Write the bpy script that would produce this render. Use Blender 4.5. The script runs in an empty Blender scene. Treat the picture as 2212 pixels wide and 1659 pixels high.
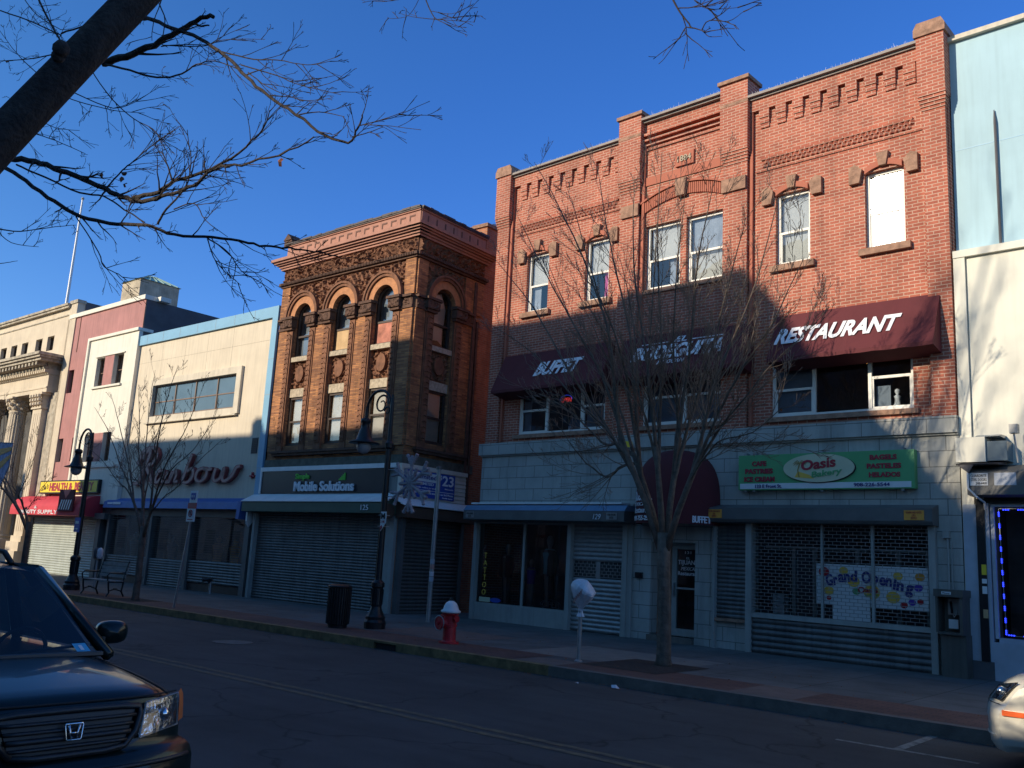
import bpy, math, random
from mathutils import Vector, Matrix
rad = math.radians
SC = bpy.context.scene
COL = SC.collection
# ------------------------------------------------------------------ camera
cam_d = bpy.data.cameras.new("camera"); cam = bpy.data.objects.new("camera", cam_d); COL.objects.link(cam)
cam_d.sensor_width = 36; cam_d.lens = 32.126; cam_d.clip_start = 0.05; cam_d.clip_end = 3000
RR = [[0.73586565, -0.08796542, -0.67138948], [0.67489326, 0.17576227, 0.71667755], [0.0549621, -0.98049463, 0.18870468]]
cam.matrix_world = Matrix(((RR[0][0], -RR[0][1], -RR[0][2], 0), (RR[1][0], -RR[1][1], -RR[1][2], 0), (RR[2][0], -RR[2][1], -RR[2][2], 1.75), (0, 0, 0, 1)))
SC.camera = cam
def px(x, y, Y):
    """point on the vertical plane at depth Y seen at (x, y) of the 2212 x 1659 photograph"""
    c = Vector((x - 1106, y - 829.5, 1973.966))
    d = Vector([sum(RR[i][k] * c[k] for k in range(3)) for i in range(3)])
    t = Y / d.y
    return Vector((d.x * t, Y, d.z * t + 1.75))
# ------------------------------------------------------------------ light
SUN = Vector((-0.3248, -0.8709, 0.3688)).normalized()
w = bpy.data.worlds.new("World"); SC.world = w; w.use_nodes = True
nt = w.node_tree; bg = nt.nodes["Background"]
sky = nt.nodes.new("ShaderNodeTexSky"); sky.sky_type = 'NISHITA'; sky.sun_disc = False
sky.sun_elevation = math.asin(SUN.z); sky.sun_rotation = math.atan2(SUN.x, SUN.y)
sky.altitude = 0; sky.air_density = 1.0; sky.dust_density = 0.1; sky.ozone_density = 4.0
hs = nt.nodes.new("ShaderNodeHueSaturation"); hs.inputs["Saturation"].default_value = 1.2; nt.links.new(sky.outputs[0], hs.inputs["Color"])
vm = nt.nodes.new("ShaderNodeVectorMath"); vm.operation = 'MULTIPLY'; nt.links.new(hs.outputs[0], vm.inputs[0])
# tint added to neutralise bluish shadows: sky warmed and brightened sunward, deeper blue away
tcw = nt.nodes.new("ShaderNodeTexCoord"); dp = nt.nodes.new("ShaderNodeVectorMath"); dp.operation = 'DOT_PRODUCT'; dp.inputs[1].default_value = SUN; nt.links.new(tcw.outputs["Generated"], dp.inputs[0])
mr = nt.nodes.new("ShaderNodeMapRange"); mr.inputs[1].default_value = -0.15; mr.inputs[2].default_value = 0.75; nt.links.new(dp.outputs["Value"], mr.inputs[0])
mc = nt.nodes.new("ShaderNodeMix"); mc.data_type = 'VECTOR'; nt.links.new(mr.outputs[0], mc.inputs[0]); mc.inputs[4].default_value = (0.74, 0.83, 1.20); mc.inputs[5].default_value = (1.12, 1.04, 0.96); nt.links.new(mc.outputs[1], vm.inputs[1]); nt.links.new(vm.outputs[0], bg.inputs[0]); bg.inputs[1].default_value = 0.122
sd = bpy.data.lights.new("sun", 'SUN'); sd.energy = 3.6; sd.angle = rad(0.53); sd.color = (1.0, 0.86, 0.66)
so = bpy.data.objects.new("sun", sd); COL.objects.link(so); so.rotation_euler = SUN.to_track_quat('Z', 'Y').to_euler()
SC.view_settings.view_transform = 'Standard'; SC.view_settings.look = 'None'
SC.view_settings.exposure = 0.52; SC.view_settings.gamma = 1
# ------------------------------------------------------------------ materials
def nmat(name):
    m = bpy.data.materials.new(name); m.use_nodes = True
    return m, m.node_tree, m.node_tree.nodes["Principled BSDF"]
def mat(name, col, rough=0.7, metal=0.0, nscale=3.0, namt=0.12, bump=0.0, bscale=40.0, spec=0.5, coat=0.0, streak=0.0):
    """plain paint / stone / metal with soft blotches, optional vertical streaks and bump"""
    m, t, b = nmat(name); L = t.links
    tc = t.nodes.new("ShaderNodeTexCoord")
    n = t.nodes.new("ShaderNodeTexNoise"); n.inputs["Scale"].default_value = nscale; n.inputs["Detail"].default_value = 6
    n.inputs["Roughness"].default_value = 0.6
    L.new(tc.outputs["Object"], n.inputs["Vector"])
    r = t.nodes.new("ShaderNodeMapRange"); r.inputs[1].default_value = 0.3; r.inputs[2].default_value = 0.7
    r.inputs[3].default_value = 1 - namt; r.inputs[4].default_value = 1 + namt
    L.new(n.outputs["Fac"], r.inputs[0])
    fac = r.outputs[0]
    if streak > 0:
        mp = t.nodes.new("ShaderNodeMapping"); mp.inputs["Scale"].default_value = (5, 5, 0.35); L.new(tc.outputs["Object"], mp.inputs[0])
        n2 = t.nodes.new("ShaderNodeTexNoise"); n2.inputs["Scale"].default_value = 2.0; n2.inputs["Detail"].default_value = 5
        L.new(mp.outputs[0], n2.inputs["Vector"])
        r2 = t.nodes.new("ShaderNodeMapRange"); r2.inputs[1].default_value = 0.45; r2.inputs[2].default_value = 0.75
        r2.inputs[3].default_value = 1.0; r2.inputs[4].default_value = 1 - streak
        L.new(n2.outputs["Fac"], r2.inputs[0])
        mm = t.nodes.new("ShaderNodeMath"); mm.operation = 'MULTIPLY'; L.new(fac, mm.inputs[0]); L.new(r2.outputs[0], mm.inputs[1]); fac = mm.outputs[0]
    v = t.nodes.new("ShaderNodeVectorMath"); v.operation = 'SCALE'; v.inputs[0].default_value = col[:3]
    L.new(fac, v.inputs["Scale"]); L.new(v.outputs[0], b.inputs["Base Color"])
    b.inputs["Roughness"].default_value = rough; b.inputs["Metallic"].default_value = metal
    b.inputs["Specular IOR Level"].default_value = spec; b.inputs["Coat Weight"].default_value = coat
    if bump > 0:
        n3 = t.nodes.new("ShaderNodeTexNoise"); n3.inputs["Scale"].default_value = bscale; n3.inputs["Detail"].default_value = 4
        L.new(tc.outputs["Object"], n3.inputs["Vector"])
        bp = t.nodes.new("ShaderNodeBump"); bp.inputs["Strength"].default_value = bump; bp.inputs["Distance"].default_value = 0.02
        L.new(n3.outputs["Fac"], bp.inputs["Height"]); L.new(bp.outputs[0], b.inputs["Normal"])
    return m
def wallvec(t, flat=False):
    """object coordinates laid on a wall: (along, up)"""
    L = t.links; tc = t.nodes.new("ShaderNodeTexCoord"); s = t.nodes.new("ShaderNodeSeparateXYZ"); L.new(tc.outputs["Object"], s.inputs[0])
    c = t.nodes.new("ShaderNodeCombineXYZ")
    if flat:
        L.new(s.outputs[0], c.inputs[0]); L.new(s.outputs[1], c.inputs[1]); return c.outputs[0], tc
    g = t.nodes.new("ShaderNodeNewGeometry"); sn = t.nodes.new("ShaderNodeSeparateXYZ"); L.new(g.outputs["True Normal"], sn.inputs[0])
    ab = t.nodes.new("ShaderNodeMath"); ab.operation = 'ABSOLUTE'; L.new(sn.outputs[0], ab.inputs[0])
    gt = t.nodes.new("ShaderNodeMath"); gt.operation = 'GREATER_THAN'; gt.inputs[1].default_value = 0.7; L.new(ab.outputs[0], gt.inputs[0])
    mx = t.nodes.new("ShaderNodeMix"); mx.data_type = 'FLOAT'; L.new(gt.outputs[0], mx.inputs[0]); L.new(s.outputs[0], mx.inputs[2]); L.new(s.outputs[1], mx.inputs[3])
    L.new(mx.outputs[0], c.inputs[0]); L.new(s.outputs[2], c.inputs[1])
    return c.outputs[0], tc
def brick(name, c1, c2, mortar, bw=0.215, bh=0.07, ms=0.009, rough=0.85, bump=0.6, off=0.5, blotch=0.2, bscale=0.6, flat=False, bias=0.0, soot=0.35):
    m, t, b = nmat(name); L = t.links
    vec, tc = wallvec(t, flat)
    bt = t.nodes.new("ShaderNodeTexBrick"); bt.offset = off
    bt.inputs["Scale"].default_value = 1; bt.inputs["Brick Width"].default_value = bw; bt.inputs["Row Height"].default_value = bh
    bt.inputs["Mortar Size"].default_value = ms; bt.inputs["Mortar Smooth"].default_value = 0.15; bt.inputs["Bias"].default_value = bias
    bt.inputs["Color1"].default_value = (*c1, 1); bt.inputs["Color2"].default_value = (*c2, 1); bt.inputs["Mortar"].default_value = (*mortar, 1)
    L.new(vec, bt.inputs["Vector"])
    n = t.nodes.new("ShaderNodeTexNoise"); n.inputs["Scale"].default_value = bscale; n.inputs["Detail"].default_value = 7; n.inputs["Roughness"].default_value = 0.65
    L.new(tc.outputs["Object"], n.inputs["Vector"])
    r = t.nodes.new("ShaderNodeMapRange"); r.inputs[1].default_value = 0.3; r.inputs[2].default_value = 0.7
    r.inputs[3].default_value = 1 - blotch; r.inputs[4].default_value = 1 + blotch; L.new(n.outputs["Fac"], r.inputs[0])
    fac = r.outputs[0]
    if soot > 0:
        mp = t.nodes.new("ShaderNodeMapping"); mp.inputs["Scale"].default_value = (2.2, 2.2, 0.35) if not flat else (1.3, 1.3, 1.3); L.new(tc.outputs["Object"], mp.inputs[0])
        n2 = t.nodes.new("ShaderNodeTexNoise"); n2.inputs["Scale"].default_value = 1.0; n2.inputs["Detail"].default_value = 8; n2.inputs["Roughness"].default_value = 0.7; L.new(mp.outputs[0], n2.inputs["Vector"])
        r2 = t.nodes.new("ShaderNodeMapRange"); r2.inputs[1].default_value = 0.48; r2.inputs[2].default_value = 0.72; r2.inputs[3].default_value = 1.0; r2.inputs[4].default_value = 1 - soot; L.new(n2.outputs["Fac"], r2.inputs[0])
        mm = t.nodes.new("ShaderNodeMath"); mm.operation = 'MULTIPLY'; L.new(fac, mm.inputs[0]); L.new(r2.outputs[0], mm.inputs[1]); fac = mm.outputs[0]
    v = t.nodes.new("ShaderNodeVectorMath"); v.operation = 'SCALE'; L.new(bt.outputs["Color"], v.inputs[0]); L.new(fac, v.inputs["Scale"])
    L.new(v.outputs[0], b.inputs["Base Color"]); b.inputs["Roughness"].default_value = rough
    bp = t.nodes.new("ShaderNodeBump"); bp.invert = True; bp.inputs["Strength"].default_value = bump; bp.inputs["Distance"].default_value = 0.01
    L.new(bt.outputs["Fac"], bp.inputs["Height"]); L.new(bp.outputs[0], b.inputs["Normal"])
    return m
def glass(name, tint=(0.5, 0.55, 0.6), rough=0.02, wave=0.0, refl=1.0):
    m = bpy.data.materials.new(name); m.use_nodes = True; t = m.node_tree; L = t.links; t.nodes.clear()
    o = t.nodes.new("ShaderNodeOutputMaterial"); mx = t.nodes.new("ShaderNodeMixShader"); tr = t.nodes.new("ShaderNodeBsdfTransparent"); gl = t.nodes.new("ShaderNodeBsdfGlossy")
    tr.inputs[0].default_value = (*tint, 1); gl.inputs["Roughness"].default_value = rough; gl.inputs[0].default_value = (refl, refl, refl, 1)
    fr = t.nodes.new("ShaderNodeFresnel"); fr.inputs[0].default_value = 1.6
    if wave > 0:
        tc = t.nodes.new("ShaderNodeTexCoord"); n = t.nodes.new("ShaderNodeTexNoise"); n.inputs["Scale"].default_value = 1.3; L.new(tc.outputs["Object"], n.inputs["Vector"])
        bp = t.nodes.new("ShaderNodeBump"); bp.inputs["Strength"].default_value = wave; bp.inputs["Distance"].default_value = 0.05; L.new(n.outputs["Fac"], bp.inputs["Height"])
        L.new(bp.outputs[0], gl.inputs["Normal"])
    ad = t.nodes.new("ShaderNodeMath"); ad.operation = 'MULTIPLY_ADD'; ad.inputs[1].default_value = 1.3; ad.inputs[2].default_value = 0.03; ad.use_clamp = True
    L.new(fr.outputs[0], ad.inputs[0]); L.new(ad.outputs[0], mx.inputs[0]); L.new(tr.outputs[0], mx.inputs[1]); L.new(gl.outputs[0], mx.inputs[2]); L.new(mx.outputs[0], o.inputs[0])
    return m
def emit(name, col, s):
    m, t, b = nmat(name); b.inputs["Base Color"].default_value = (*col, 1); b.inputs["Emission Color"].default_value = (*col, 1); b.inputs["Emission Strength"].default_value = s
    return m
M = {}
M['brick'] = brick("red_brick", (0.44, 0.128, 0.076), (0.32, 0.085, 0.052), (0.52, 0.33, 0.245), blotch=0.22, bscale=0.9, bias=-.05)
M['brick_smooth'] = mat("red_terracotta", (0.40, 0.125, 0.075), 0.8, nscale=2, namt=0.12, bump=0.1)
M['sandstone'] = mat("weathered_sandstone", (0.32, 0.185, 0.125), 0.9, nscale=7, namt=0.35, bump=0.5, bscale=25)
M['cornice'] = mat("grey_brown_cornice", (0.27, 0.235, 0.21), 0.7, nscale=4, namt=0.18)
M['ashlar'] = brick("grey_painted_block", (0.41, 0.41, 0.375), (0.385, 0.385, 0.35), (0.17, 0.17, 0.155), bw=0.62, bh=0.30, ms=0.008, bump=0.5, blotch=0.14, bscale=1.3)
M['greypaint'] = mat("grey_paint", (0.34, 0.34, 0.31), 0.75, nscale=2.5, namt=0.1, streak=0.15)
M['roman'] = brick("tan_roman_brick", (0.50, 0.215, 0.080), (0.20, 0.075, 0.034), (0.26, 0.145, 0.085), bw=0.30, bh=0.055, ms=0.007, blotch=0.3, bscale=1.4, bias=-0.05, soot=0.45)
M['sidebrick'] = brick("orange_common_brick", (0.47, 0.17, 0.08), (0.36, 0.12, 0.055), (0.36, 0.24, 0.16), bw=0.21, bh=0.068, ms=0.008, blotch=0.3, bscale=1.0)
M['terracotta'] = mat("brown_terracotta", (0.215, 0.095, 0.050), 0.85, nscale=5, namt=0.35, bump=0.4, bscale=30, streak=0.3)
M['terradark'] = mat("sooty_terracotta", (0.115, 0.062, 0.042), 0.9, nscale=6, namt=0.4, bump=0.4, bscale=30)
M['terraarch'] = mat("orange_terracotta_arch", (0.46, 0.205, 0.09), 0.8, nscale=9, namt=0.22, bump=0.2, bscale=30)
M['pinkpaint'] = mat("pink_brown_paint", (0.42, 0.205, 0.145), 0.8, nscale=2.5, namt=0.12, streak=0.18)
M['pinkdark'] = mat("brown_shadow_line", (0.15, 0.075, 0.055), 0.8)  # flat dark brown for the parapet slots and panel joints
M['stonesill'] = mat("pale_sill_stone", (0.44, 0.37, 0.27), 0.9, nscale=12, namt=0.35, bump=0.5, bscale=30)
M['bandstone'] = mat("green_grey_band_stone", (0.115, 0.115, 0.09), 0.9, nscale=5, namt=0.35, bump=0.5, bscale=20)
M['cream'] = mat("cream_stucco", (0.66, 0.58, 0.45), 0.85, nscale=1.1, namt=0.07, bump=0.08, streak=0.14)
M['creamtrim'] = mat("cream_trim", (0.62, 0.56, 0.45), 0.8, nscale=2, namt=0.1, streak=0.2)
M['limestone'] = mat("buff_limestone", (0.60, 0.51, 0.385), 0.85, nscale=1.5, namt=0.12, bump=0.1, streak=0.12)
M['limestone_old'] = mat("sooty_limestone", (0.42, 0.37, 0.29), 0.9, nscale=4, namt=0.4, bump=0.3, streak=0.4)
M['bluetrim'] = mat("blue_enamel_trim", (0.20, 0.40, 0.56), 0.45, nscale=1.5, namt=0.07)
M['maroon_wall'] = mat("dusty_rose_panel", (0.40, 0.175, 0.16), 0.7, nscale=1.2, namt=0.12, streak=0.22)
M['whitestone'] = mat("white_painted_stucco", (0.74, 0.71, 0.61), 0.8, nscale=1.5, namt=0.06, streak=0.1)
M['white'] = mat("white_window_paint", (0.74, 0.72, 0.66), 0.5, nscale=4, namt=0.05)
M['whitevinyl'] = mat("white_siding", (0.80, 0.79, 0.76), 0.5, nscale=3, namt=0.08)
M['sidewhite'] = mat("cream_siding", (0.74, 0.66, 0.54), 0.5, nscale=3, namt=0.08)
M['darkframe'] = mat("dark_brown_sash", (0.055, 0.035, 0.028), 0.5, nscale=5, namt=0.2)
M['brownframe'] = mat("brown_metal_sash", (0.20, 0.13, 0.09), 0.5)
M['darkroof'] = mat("tar_roof", (0.05, 0.05, 0.05), 0.9, nscale=3, namt=0.3)
M['darkwall'] = mat("grey_side_wall", (0.11, 0.105, 0.11), 0.9, nscale=1.5, namt=0.2, bump=0.1)
M['interior'] = mat("dark_room", (0.075, 0.072, 0.07), 0.9, nscale=1.5, namt=0.5)
M['blind'] = mat("pale_window_blind", (0.60, 0.585, 0.55), 0.8, nscale=1.5, namt=0.06)
M['curtain'] = mat("sheer_curtain", (0.42, 0.46, 0.52), 0.8, nscale=3, namt=0.2, streak=0.3)
M['pink'] = mat("pink_curtain", (0.72, 0.10, 0.30), 0.8)
M['plywood'] = mat("plywood_board", (0.58, 0.39, 0.20), 0.8, nscale=4, namt=0.15, streak=0.2)
M['orangeboard'] = mat("painted_orange_board", (0.42, 0.16, 0.11), 0.8, nscale=3, namt=0.5)
M['shadecloth'] = mat("tan_window_shade", (0.72, 0.60, 0.46), 0.8, nscale=1, namt=0.1)
M['glass'] = glass("window_glass", (0.75, 0.8, 0.85), 0.015, 0.15)
M['glassold'] = glass("old_window_glass", (0.8, 0.82, 0.84), 0.02, 0.3)
M['glassbright'] = glass("sun_struck_glass", (0.8, 0.85, 0.9), 0.13, 0.05)
M['shopglass'] = glass("shop_glass", (0.85, 0.88, 0.9), 0.01, 0.0, 0.7)
M['bluegrey_glass'] = mat("frosted_window", (0.10, 0.15, 0.19), 0.18, nscale=0.8, namt=0.2, spec=0.8)
M['shutter_grey'] = mat("grey_rolling_steel", (0.15, 0.15, 0.145), 0.5, 0.4, nscale=2, namt=0.25, streak=0.4, bump=0.35, bscale=3)
M['shutter_brown'] = mat("brown_rolling_steel", (0.12, 0.115, 0.10), 0.5, 0.3, nscale=2, namt=0.15, streak=0.25)
M['shutter_green'] = mat("pale_rolling_steel", (0.42, 0.46, 0.42), 0.5, 0.2, nscale=2, namt=0.12, streak=0.2)
M['galv'] = mat("galvanised_steel", (0.33, 0.33, 0.32), 0.45, 0.5, nscale=8, namt=0.15)
M['maroon'] = mat("maroon_canvas", (0.105, 0.018, 0.022), 0.85, nscale=2, namt=0.12)
M['redcanvas'] = mat("red_canvas", (0.52, 0.035, 0.055), 0.7, nscale=2, namt=0.12)
M['bluecanvas'] = mat("blue_awning", (0.035, 0.11, 0.36), 0.5)
M['bluemetal'] = mat("blue_metal_awning", (0.16, 0.27, 0.40), 0.4, 0.2)
M['greencanopy'] = mat("green_metal_canopy", (0.065, 0.105, 0.075), 0.5)
M['browncanopy'] = mat("brown_metal_canopy", (0.10, 0.055, 0.035), 0.6)
M['greycanopy'] = mat("grey_metal_canopy", (0.12, 0.12, 0.115), 0.5, nscale=2, namt=0.2)
M['letter'] = mat("white_lettering", (0.78, 0.78, 0.80), 0.5, namt=0.03)
M['lettergreen'] = mat("green_lettering", (0.12, 0.58, 0.06), 0.5, namt=0.03)
M['letterred'] = mat("dark_red_lettering", (0.38, 0.03, 0.05), 0.5, namt=0.03)
M['letterblue'] = mat("navy_lettering", (0.04, 0.04, 0.20), 0.5, namt=0.03)
M['letterblack'] = mat("black_lettering", (0.02, 0.02, 0.025), 0.5, namt=0.03)
M['signred'] = mat("red_channel_letter", (0.40, 0.035, 0.05), 0.45, nscale=3, namt=0.15)
M['scriptred'] = mat("faded_dark_red", (0.24, 0.055, 0.055), 0.5, nscale=3, namt=0.2)
M['signpink'] = mat("faded_letter_face", (0.42, 0.22, 0.19), 0.5, nscale=5, namt=0.2)
M['signblack'] = mat("black_sign_panel", (0.018, 0.019, 0.026), 0.35)
M['signgreen'] = mat("green_sign_panel", (0.11, 0.38, 0.15), 0.5, nscale=2, namt=0.08)
M['signwhite'] = mat("white_sign_panel", (0.72, 0.73, 0.72), 0.5, namt=0.04)
M['signcream'] = mat("cream_sign_oval", (0.60, 0.60, 0.40), 0.5, namt=0.05)
M['signblue'] = mat("blue_sign_panel", (0.022, 0.075, 0.38), 0.45, namt=0.05)
M['signyellow'] = mat("yellow_sign_panel", (0.80, 0.60, 0.04), 0.45, namt=0.05)
M['signorange'] = mat("orange_sticker", (0.78, 0.33, 0.05), 0.6, namt=0.1)
M['balloon'] = mat("yellow_print", (0.80, 0.50, 0.08), 0.6, namt=0.15)
M['palm'] = mat("brown_print", (0.35, 0.22, 0.06), 0.6)
M['purple'] = mat("purple_cloth", (0.12, 0.05, 0.42), 0.6)
M['black'] = mat("black_cast_iron", (0.016, 0.017, 0.019), 0.4, 0.2, nscale=6, namt=0.2)
M['rubber'] = mat("black_rubber", (0.015, 0.015, 0.015), 0.8)
M['bark'] = mat("grey_brown_bark", (0.135, 0.10, 0.075), 0.9, nscale=9, namt=0.4, bump=0.8, bscale=22, streak=0.3)
M['barkdark'] = mat("dark_bark", (0.042, 0.033, 0.028), 0.95, nscale=9, namt=0.5, bump=1.0, bscale=30, streak=0.3)
M['twig'] = mat("pale_twig_bark", (0.17, 0.12, 0.085), 0.75, nscale=3, namt=0.2)
M['leaf'] = mat("dry_brown_leaf", (0.25, 0.09, 0.04), 0.8)
M['hydred'] = mat("red_hydrant_paint", (0.48, 0.022, 0.03), 0.4, nscale=8, namt=0.15)
M['hydwhite'] = mat("white_hydrant_paint", (0.74, 0.74, 0.74), 0.45)
M['plastic'] = mat("white_plastic_bag", (0.62, 0.62, 0.66), 0.35, nscale=8, namt=0.12)
M['benchwood'] = mat("weathered_bench_slat", (0.30, 0.285, 0.26), 0.8, nscale=8, namt=0.2)
M['tinsel'] = mat("silver_tinsel", (0.36, 0.32, 0.34), 0.5, nscale=60, namt=0.4)
M['copper'] = mat("green_copper_roof", (0.32, 0.47, 0.40), 0.7, nscale=2, namt=0.15)
M['towerwall'] = mat("stained_tower_wall", (0.45, 0.38, 0.28), 0.9, nscale=1.5, namt=0.3, streak=0.25)
M['cyan'] = mat("pale_blue_party_wall", (0.38, 0.55, 0.62), 0.75, nscale=0.5, namt=0.10, streak=0.1)
M['cream2'] = mat("cream_white_render", (0.72, 0.70, 0.60), 0.8, nscale=1.2, namt=0.06, streak=0.08)
M['bluewhite'] = mat("pale_blue_pier_paint", (0.42, 0.46, 0.52), 0.7, nscale=3, namt=0.1)
def worn(name, col, base, lo=0.42, hi=0.6):
    m, t, b = nmat(name); L = t.links; tc = t.nodes.new("ShaderNodeTexCoord"); n = t.nodes.new("ShaderNodeTexNoise"); n.inputs["Scale"].default_value = 6; n.inputs["Detail"].default_value = 9; n.inputs["Roughness"].default_value = 0.75
    L.new(tc.outputs["Object"], n.inputs["Vector"]); r = t.nodes.new("ShaderNodeMapRange"); r.inputs[1].default_value = lo; r.inputs[2].default_value = hi; L.new(n.outputs["Fac"], r.inputs[0])
    mx = t.nodes.new("ShaderNodeMix"); mx.data_type = 'RGBA'; L.new(r.outputs[0], mx.inputs[0]); mx.inputs[6].default_value = (*col, 1); mx.inputs[7].default_value = (*base, 1); L.new(mx.outputs[2], b.inputs["Base Color"]); b.inputs["Roughness"].default_value = 0.85
    return m
def asphalt(name):
    m, t, b = nmat(name); L = t.links; tc = t.nodes.new("ShaderNodeTexCoord")
    def noise(s, d=6, r=.6, sc=None):
        n = t.nodes.new("ShaderNodeTexNoise"); n.inputs["Scale"].default_value = s; n.inputs["Detail"].default_value = d; n.inputs["Roughness"].default_value = r
        if sc: mp = t.nodes.new("ShaderNodeMapping"); mp.inputs["Scale"].default_value = sc; L.new(tc.outputs["Object"], mp.inputs[0]); L.new(mp.outputs[0], n.inputs["Vector"])
        else: L.new(tc.outputs["Object"], n.inputs["Vector"])
        return n.outputs["Fac"]
    def rng(x, a, b_, c, d): r = t.nodes.new("ShaderNodeMapRange"); r.inputs[1].default_value = a; r.inputs[2].default_value = b_; r.inputs[3].default_value = c; r.inputs[4].default_value = d; L.new(x, r.inputs[0]); return r.outputs[0]
    def mul(a, b_): q = t.nodes.new("ShaderNodeMath"); q.operation = 'MULTIPLY'; L.new(a, q.inputs[0]); L.new(b_, q.inputs[1]); return q.outputs[0]
    f = rng(noise(.5), .3, .7, .68, 1.35); f = mul(f, rng(noise(90, 3), .3, .75, .7, 1.45)); f = mul(f, rng(noise(1.2, 6, .65, (.12, 1.6, 1)), .35, .7, 1.15, .78)); f = mul(f, rng(noise(2.3, 8, .7), .56, .72, 1.0, .62))
    vo = t.nodes.new("ShaderNodeTexVoronoi"); vo.feature = 'DISTANCE_TO_EDGE'; vo.inputs["Scale"].default_value = .32
    ad = t.nodes.new("ShaderNodeVectorMath"); ad.operation = 'ADD'; nn = t.nodes.new("ShaderNodeTexNoise"); nn.inputs["Scale"].default_value = 1.5; nn.inputs["Detail"].default_value = 6; L.new(tc.outputs["Object"], nn.inputs["Vector"]); L.new(tc.outputs["Object"], ad.inputs[0]); L.new(nn.outputs["Color"], ad.inputs[1]); L.new(ad.outputs[0], vo.inputs["Vector"])
    f = mul(f, rng(vo.outputs["Distance"], .0, .011, .30, 1.0))
    v = t.nodes.new("ShaderNodeVectorMath"); v.operation = 'SCALE'; v.inputs[0].default_value = (0.052, 0.050, 0.048); L.new(f, v.inputs["Scale"]); L.new(v.outputs[0], b.inputs["Base Color"]); b.inputs["Roughness"].default_value = .85
    bp = t.nodes.new("ShaderNodeBump"); bp.inputs["Strength"].default_value = .6; bp.inputs["Distance"].default_value = .01; L.new(noise(140, 3), bp.inputs["Height"]); L.new(bp.outputs[0], b.inputs["Normal"])
    return m
M['asphalt'] = asphalt("asphalt")
M['glimmer'] = mat("dim_sky_tinted_shade", (0.20, 0.24, 0.28), 0.6, nscale=1.0, namt=0.35)  # grey-blue put into the colour for sky reflected in dark windows
M['yellowline'] = worn("worn_yellow_paint", (0.19, 0.14, 0.07), (0.055, 0.052, 0.048), .40, .62)
M['whiteline'] = worn("worn_white_paint", (0.26, 0.25, 0.22), (0.055, 0.052, 0.048), .46, .64)
M['kerb'] = mat("concrete_kerb", (0.15, 0.13, 0.11), 0.9, nscale=5, namt=0.25, bump=0.3)
M['kerbyellow'] = mat("faded_yellow_kerb", (0.21, 0.14, 0.06), 0.85, nscale=5, namt=0.45, bump=0.3)
M['walk'] = brick("sidewalk_slab", (0.125, 0.122, 0.115), (0.105, 0.103, 0.098), (0.05, 0.05, 0.048), bw=1.5, bh=1.5, ms=0.012, off=0.0, flat=True, bump=0.3, blotch=0.25, bscale=1.2)
M['walklight'] = mat("new_concrete_patch", (0.19, 0.175, 0.155), 0.9, nscale=3, namt=0.15, bump=0.2)
M['walkpink'] = mat("pink_concrete_patch", (0.17, 0.115, 0.095), 0.9, nscale=3, namt=0.2, bump=0.2)
M['paver'] = brick("red_brick_paver", (0.165, 0.075, 0.055), (0.125, 0.058, 0.045), (0.06, 0.04, 0.035), bw=0.2, bh=0.1, ms=0.006, flat=True, bump=0.4, blotch=0.3)
M['soil'] = mat("dark_soil", (0.045, 0.03, 0.024), 1.0, nscale=12, namt=0.4, bump=0.8, bscale=60)
M['earth'] = mat("distant_ground", (0.10, 0.09, 0.08), 1.0)
M['carpaint'] = mat("dark_green_car_paint", (0.003, 0.012, 0.012), 0.3, 0.1, nscale=30, namt=0.05, spec=0.22, coat=0.4)
M['creampaint'] = mat("cream_car_paint", (0.74, 0.71, 0.60), 0.25, 0.1, namt=0.02, coat=0.8)
M['carplastic'] = mat("black_car_plastic", (0.018, 0.018, 0.018), 0.45)
M['chrome'] = mat("chrome", (0.7, 0.7, 0.7), 0.12, 1.0, namt=0.02)
M['reflector'] = mat("headlight_reflector", (0.75, 0.76, 0.78), 0.12, 1.0, nscale=25, namt=0.3, bump=1.0, bscale=14)
M['lampglass'] = glass("lamp_glass", (0.85, 0.87, 0.9), 0.03)
M['carglass'] = glass("car_glass", (0.72, 0.8, 0.76), 0.01, 0.0, 0.40)
M['amber'] = mat("amber_lens", (0.62, 0.17, 0.05), 0.25)
M['orangelens'] = mat("orange_marker", (0.80, 0.13, 0.03), 0.3)
M['seat'] = mat("grey_car_seat", (0.20, 0.20, 0.18), 0.9)
M['seatlight'] = mat("beige_seat_cover", (0.36, 0.34, 0.27), 0.9)
M['sticker'] = mat("blue_sticker", (0.05, 0.35, 0.55), 0.5)
M['globe'] = mat("frosted_globe", (0.35, 0.36, 0.38), 0.2)
M['skin'] = mat("mannequin_skin", (0.30, 0.25, 0.22), 0.5)
M['jacket'] = mat("brown_jacket", (0.16, 0.11, 0.08), 0.8)
M['teal'] = mat("pale_teal_shirt", (0.32, 0.48, 0.50), 0.8)
M['mirrorglass'] = mat("mirror_glass", (0.8, 0.8, 0.8), 0.03, 1.0, namt=0.0)
M['blueled'] = emit("blue_led", (0.02, 0.04, 1.0), 3.0)
M['neonred'] = emit("red_neon", (1.0, 0.06, 0.05), 0.5)
M['neonblue'] = emit("blue_neon", (0.05, 0.10, 1.0), 0.35)
M['warmlamp'] = emit("warm_lamp", (1.0, 0.5, 0.12), 3.0)
M['oppwall'] = mat("dull_brown_wall", (0.10, 0.085, 0.075), 0.9)
M['flagcloth'] = mat("printed_banner_cloth", (0.42, 0.40, 0.55), 0.8, nscale=6, namt=0.5)
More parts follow.
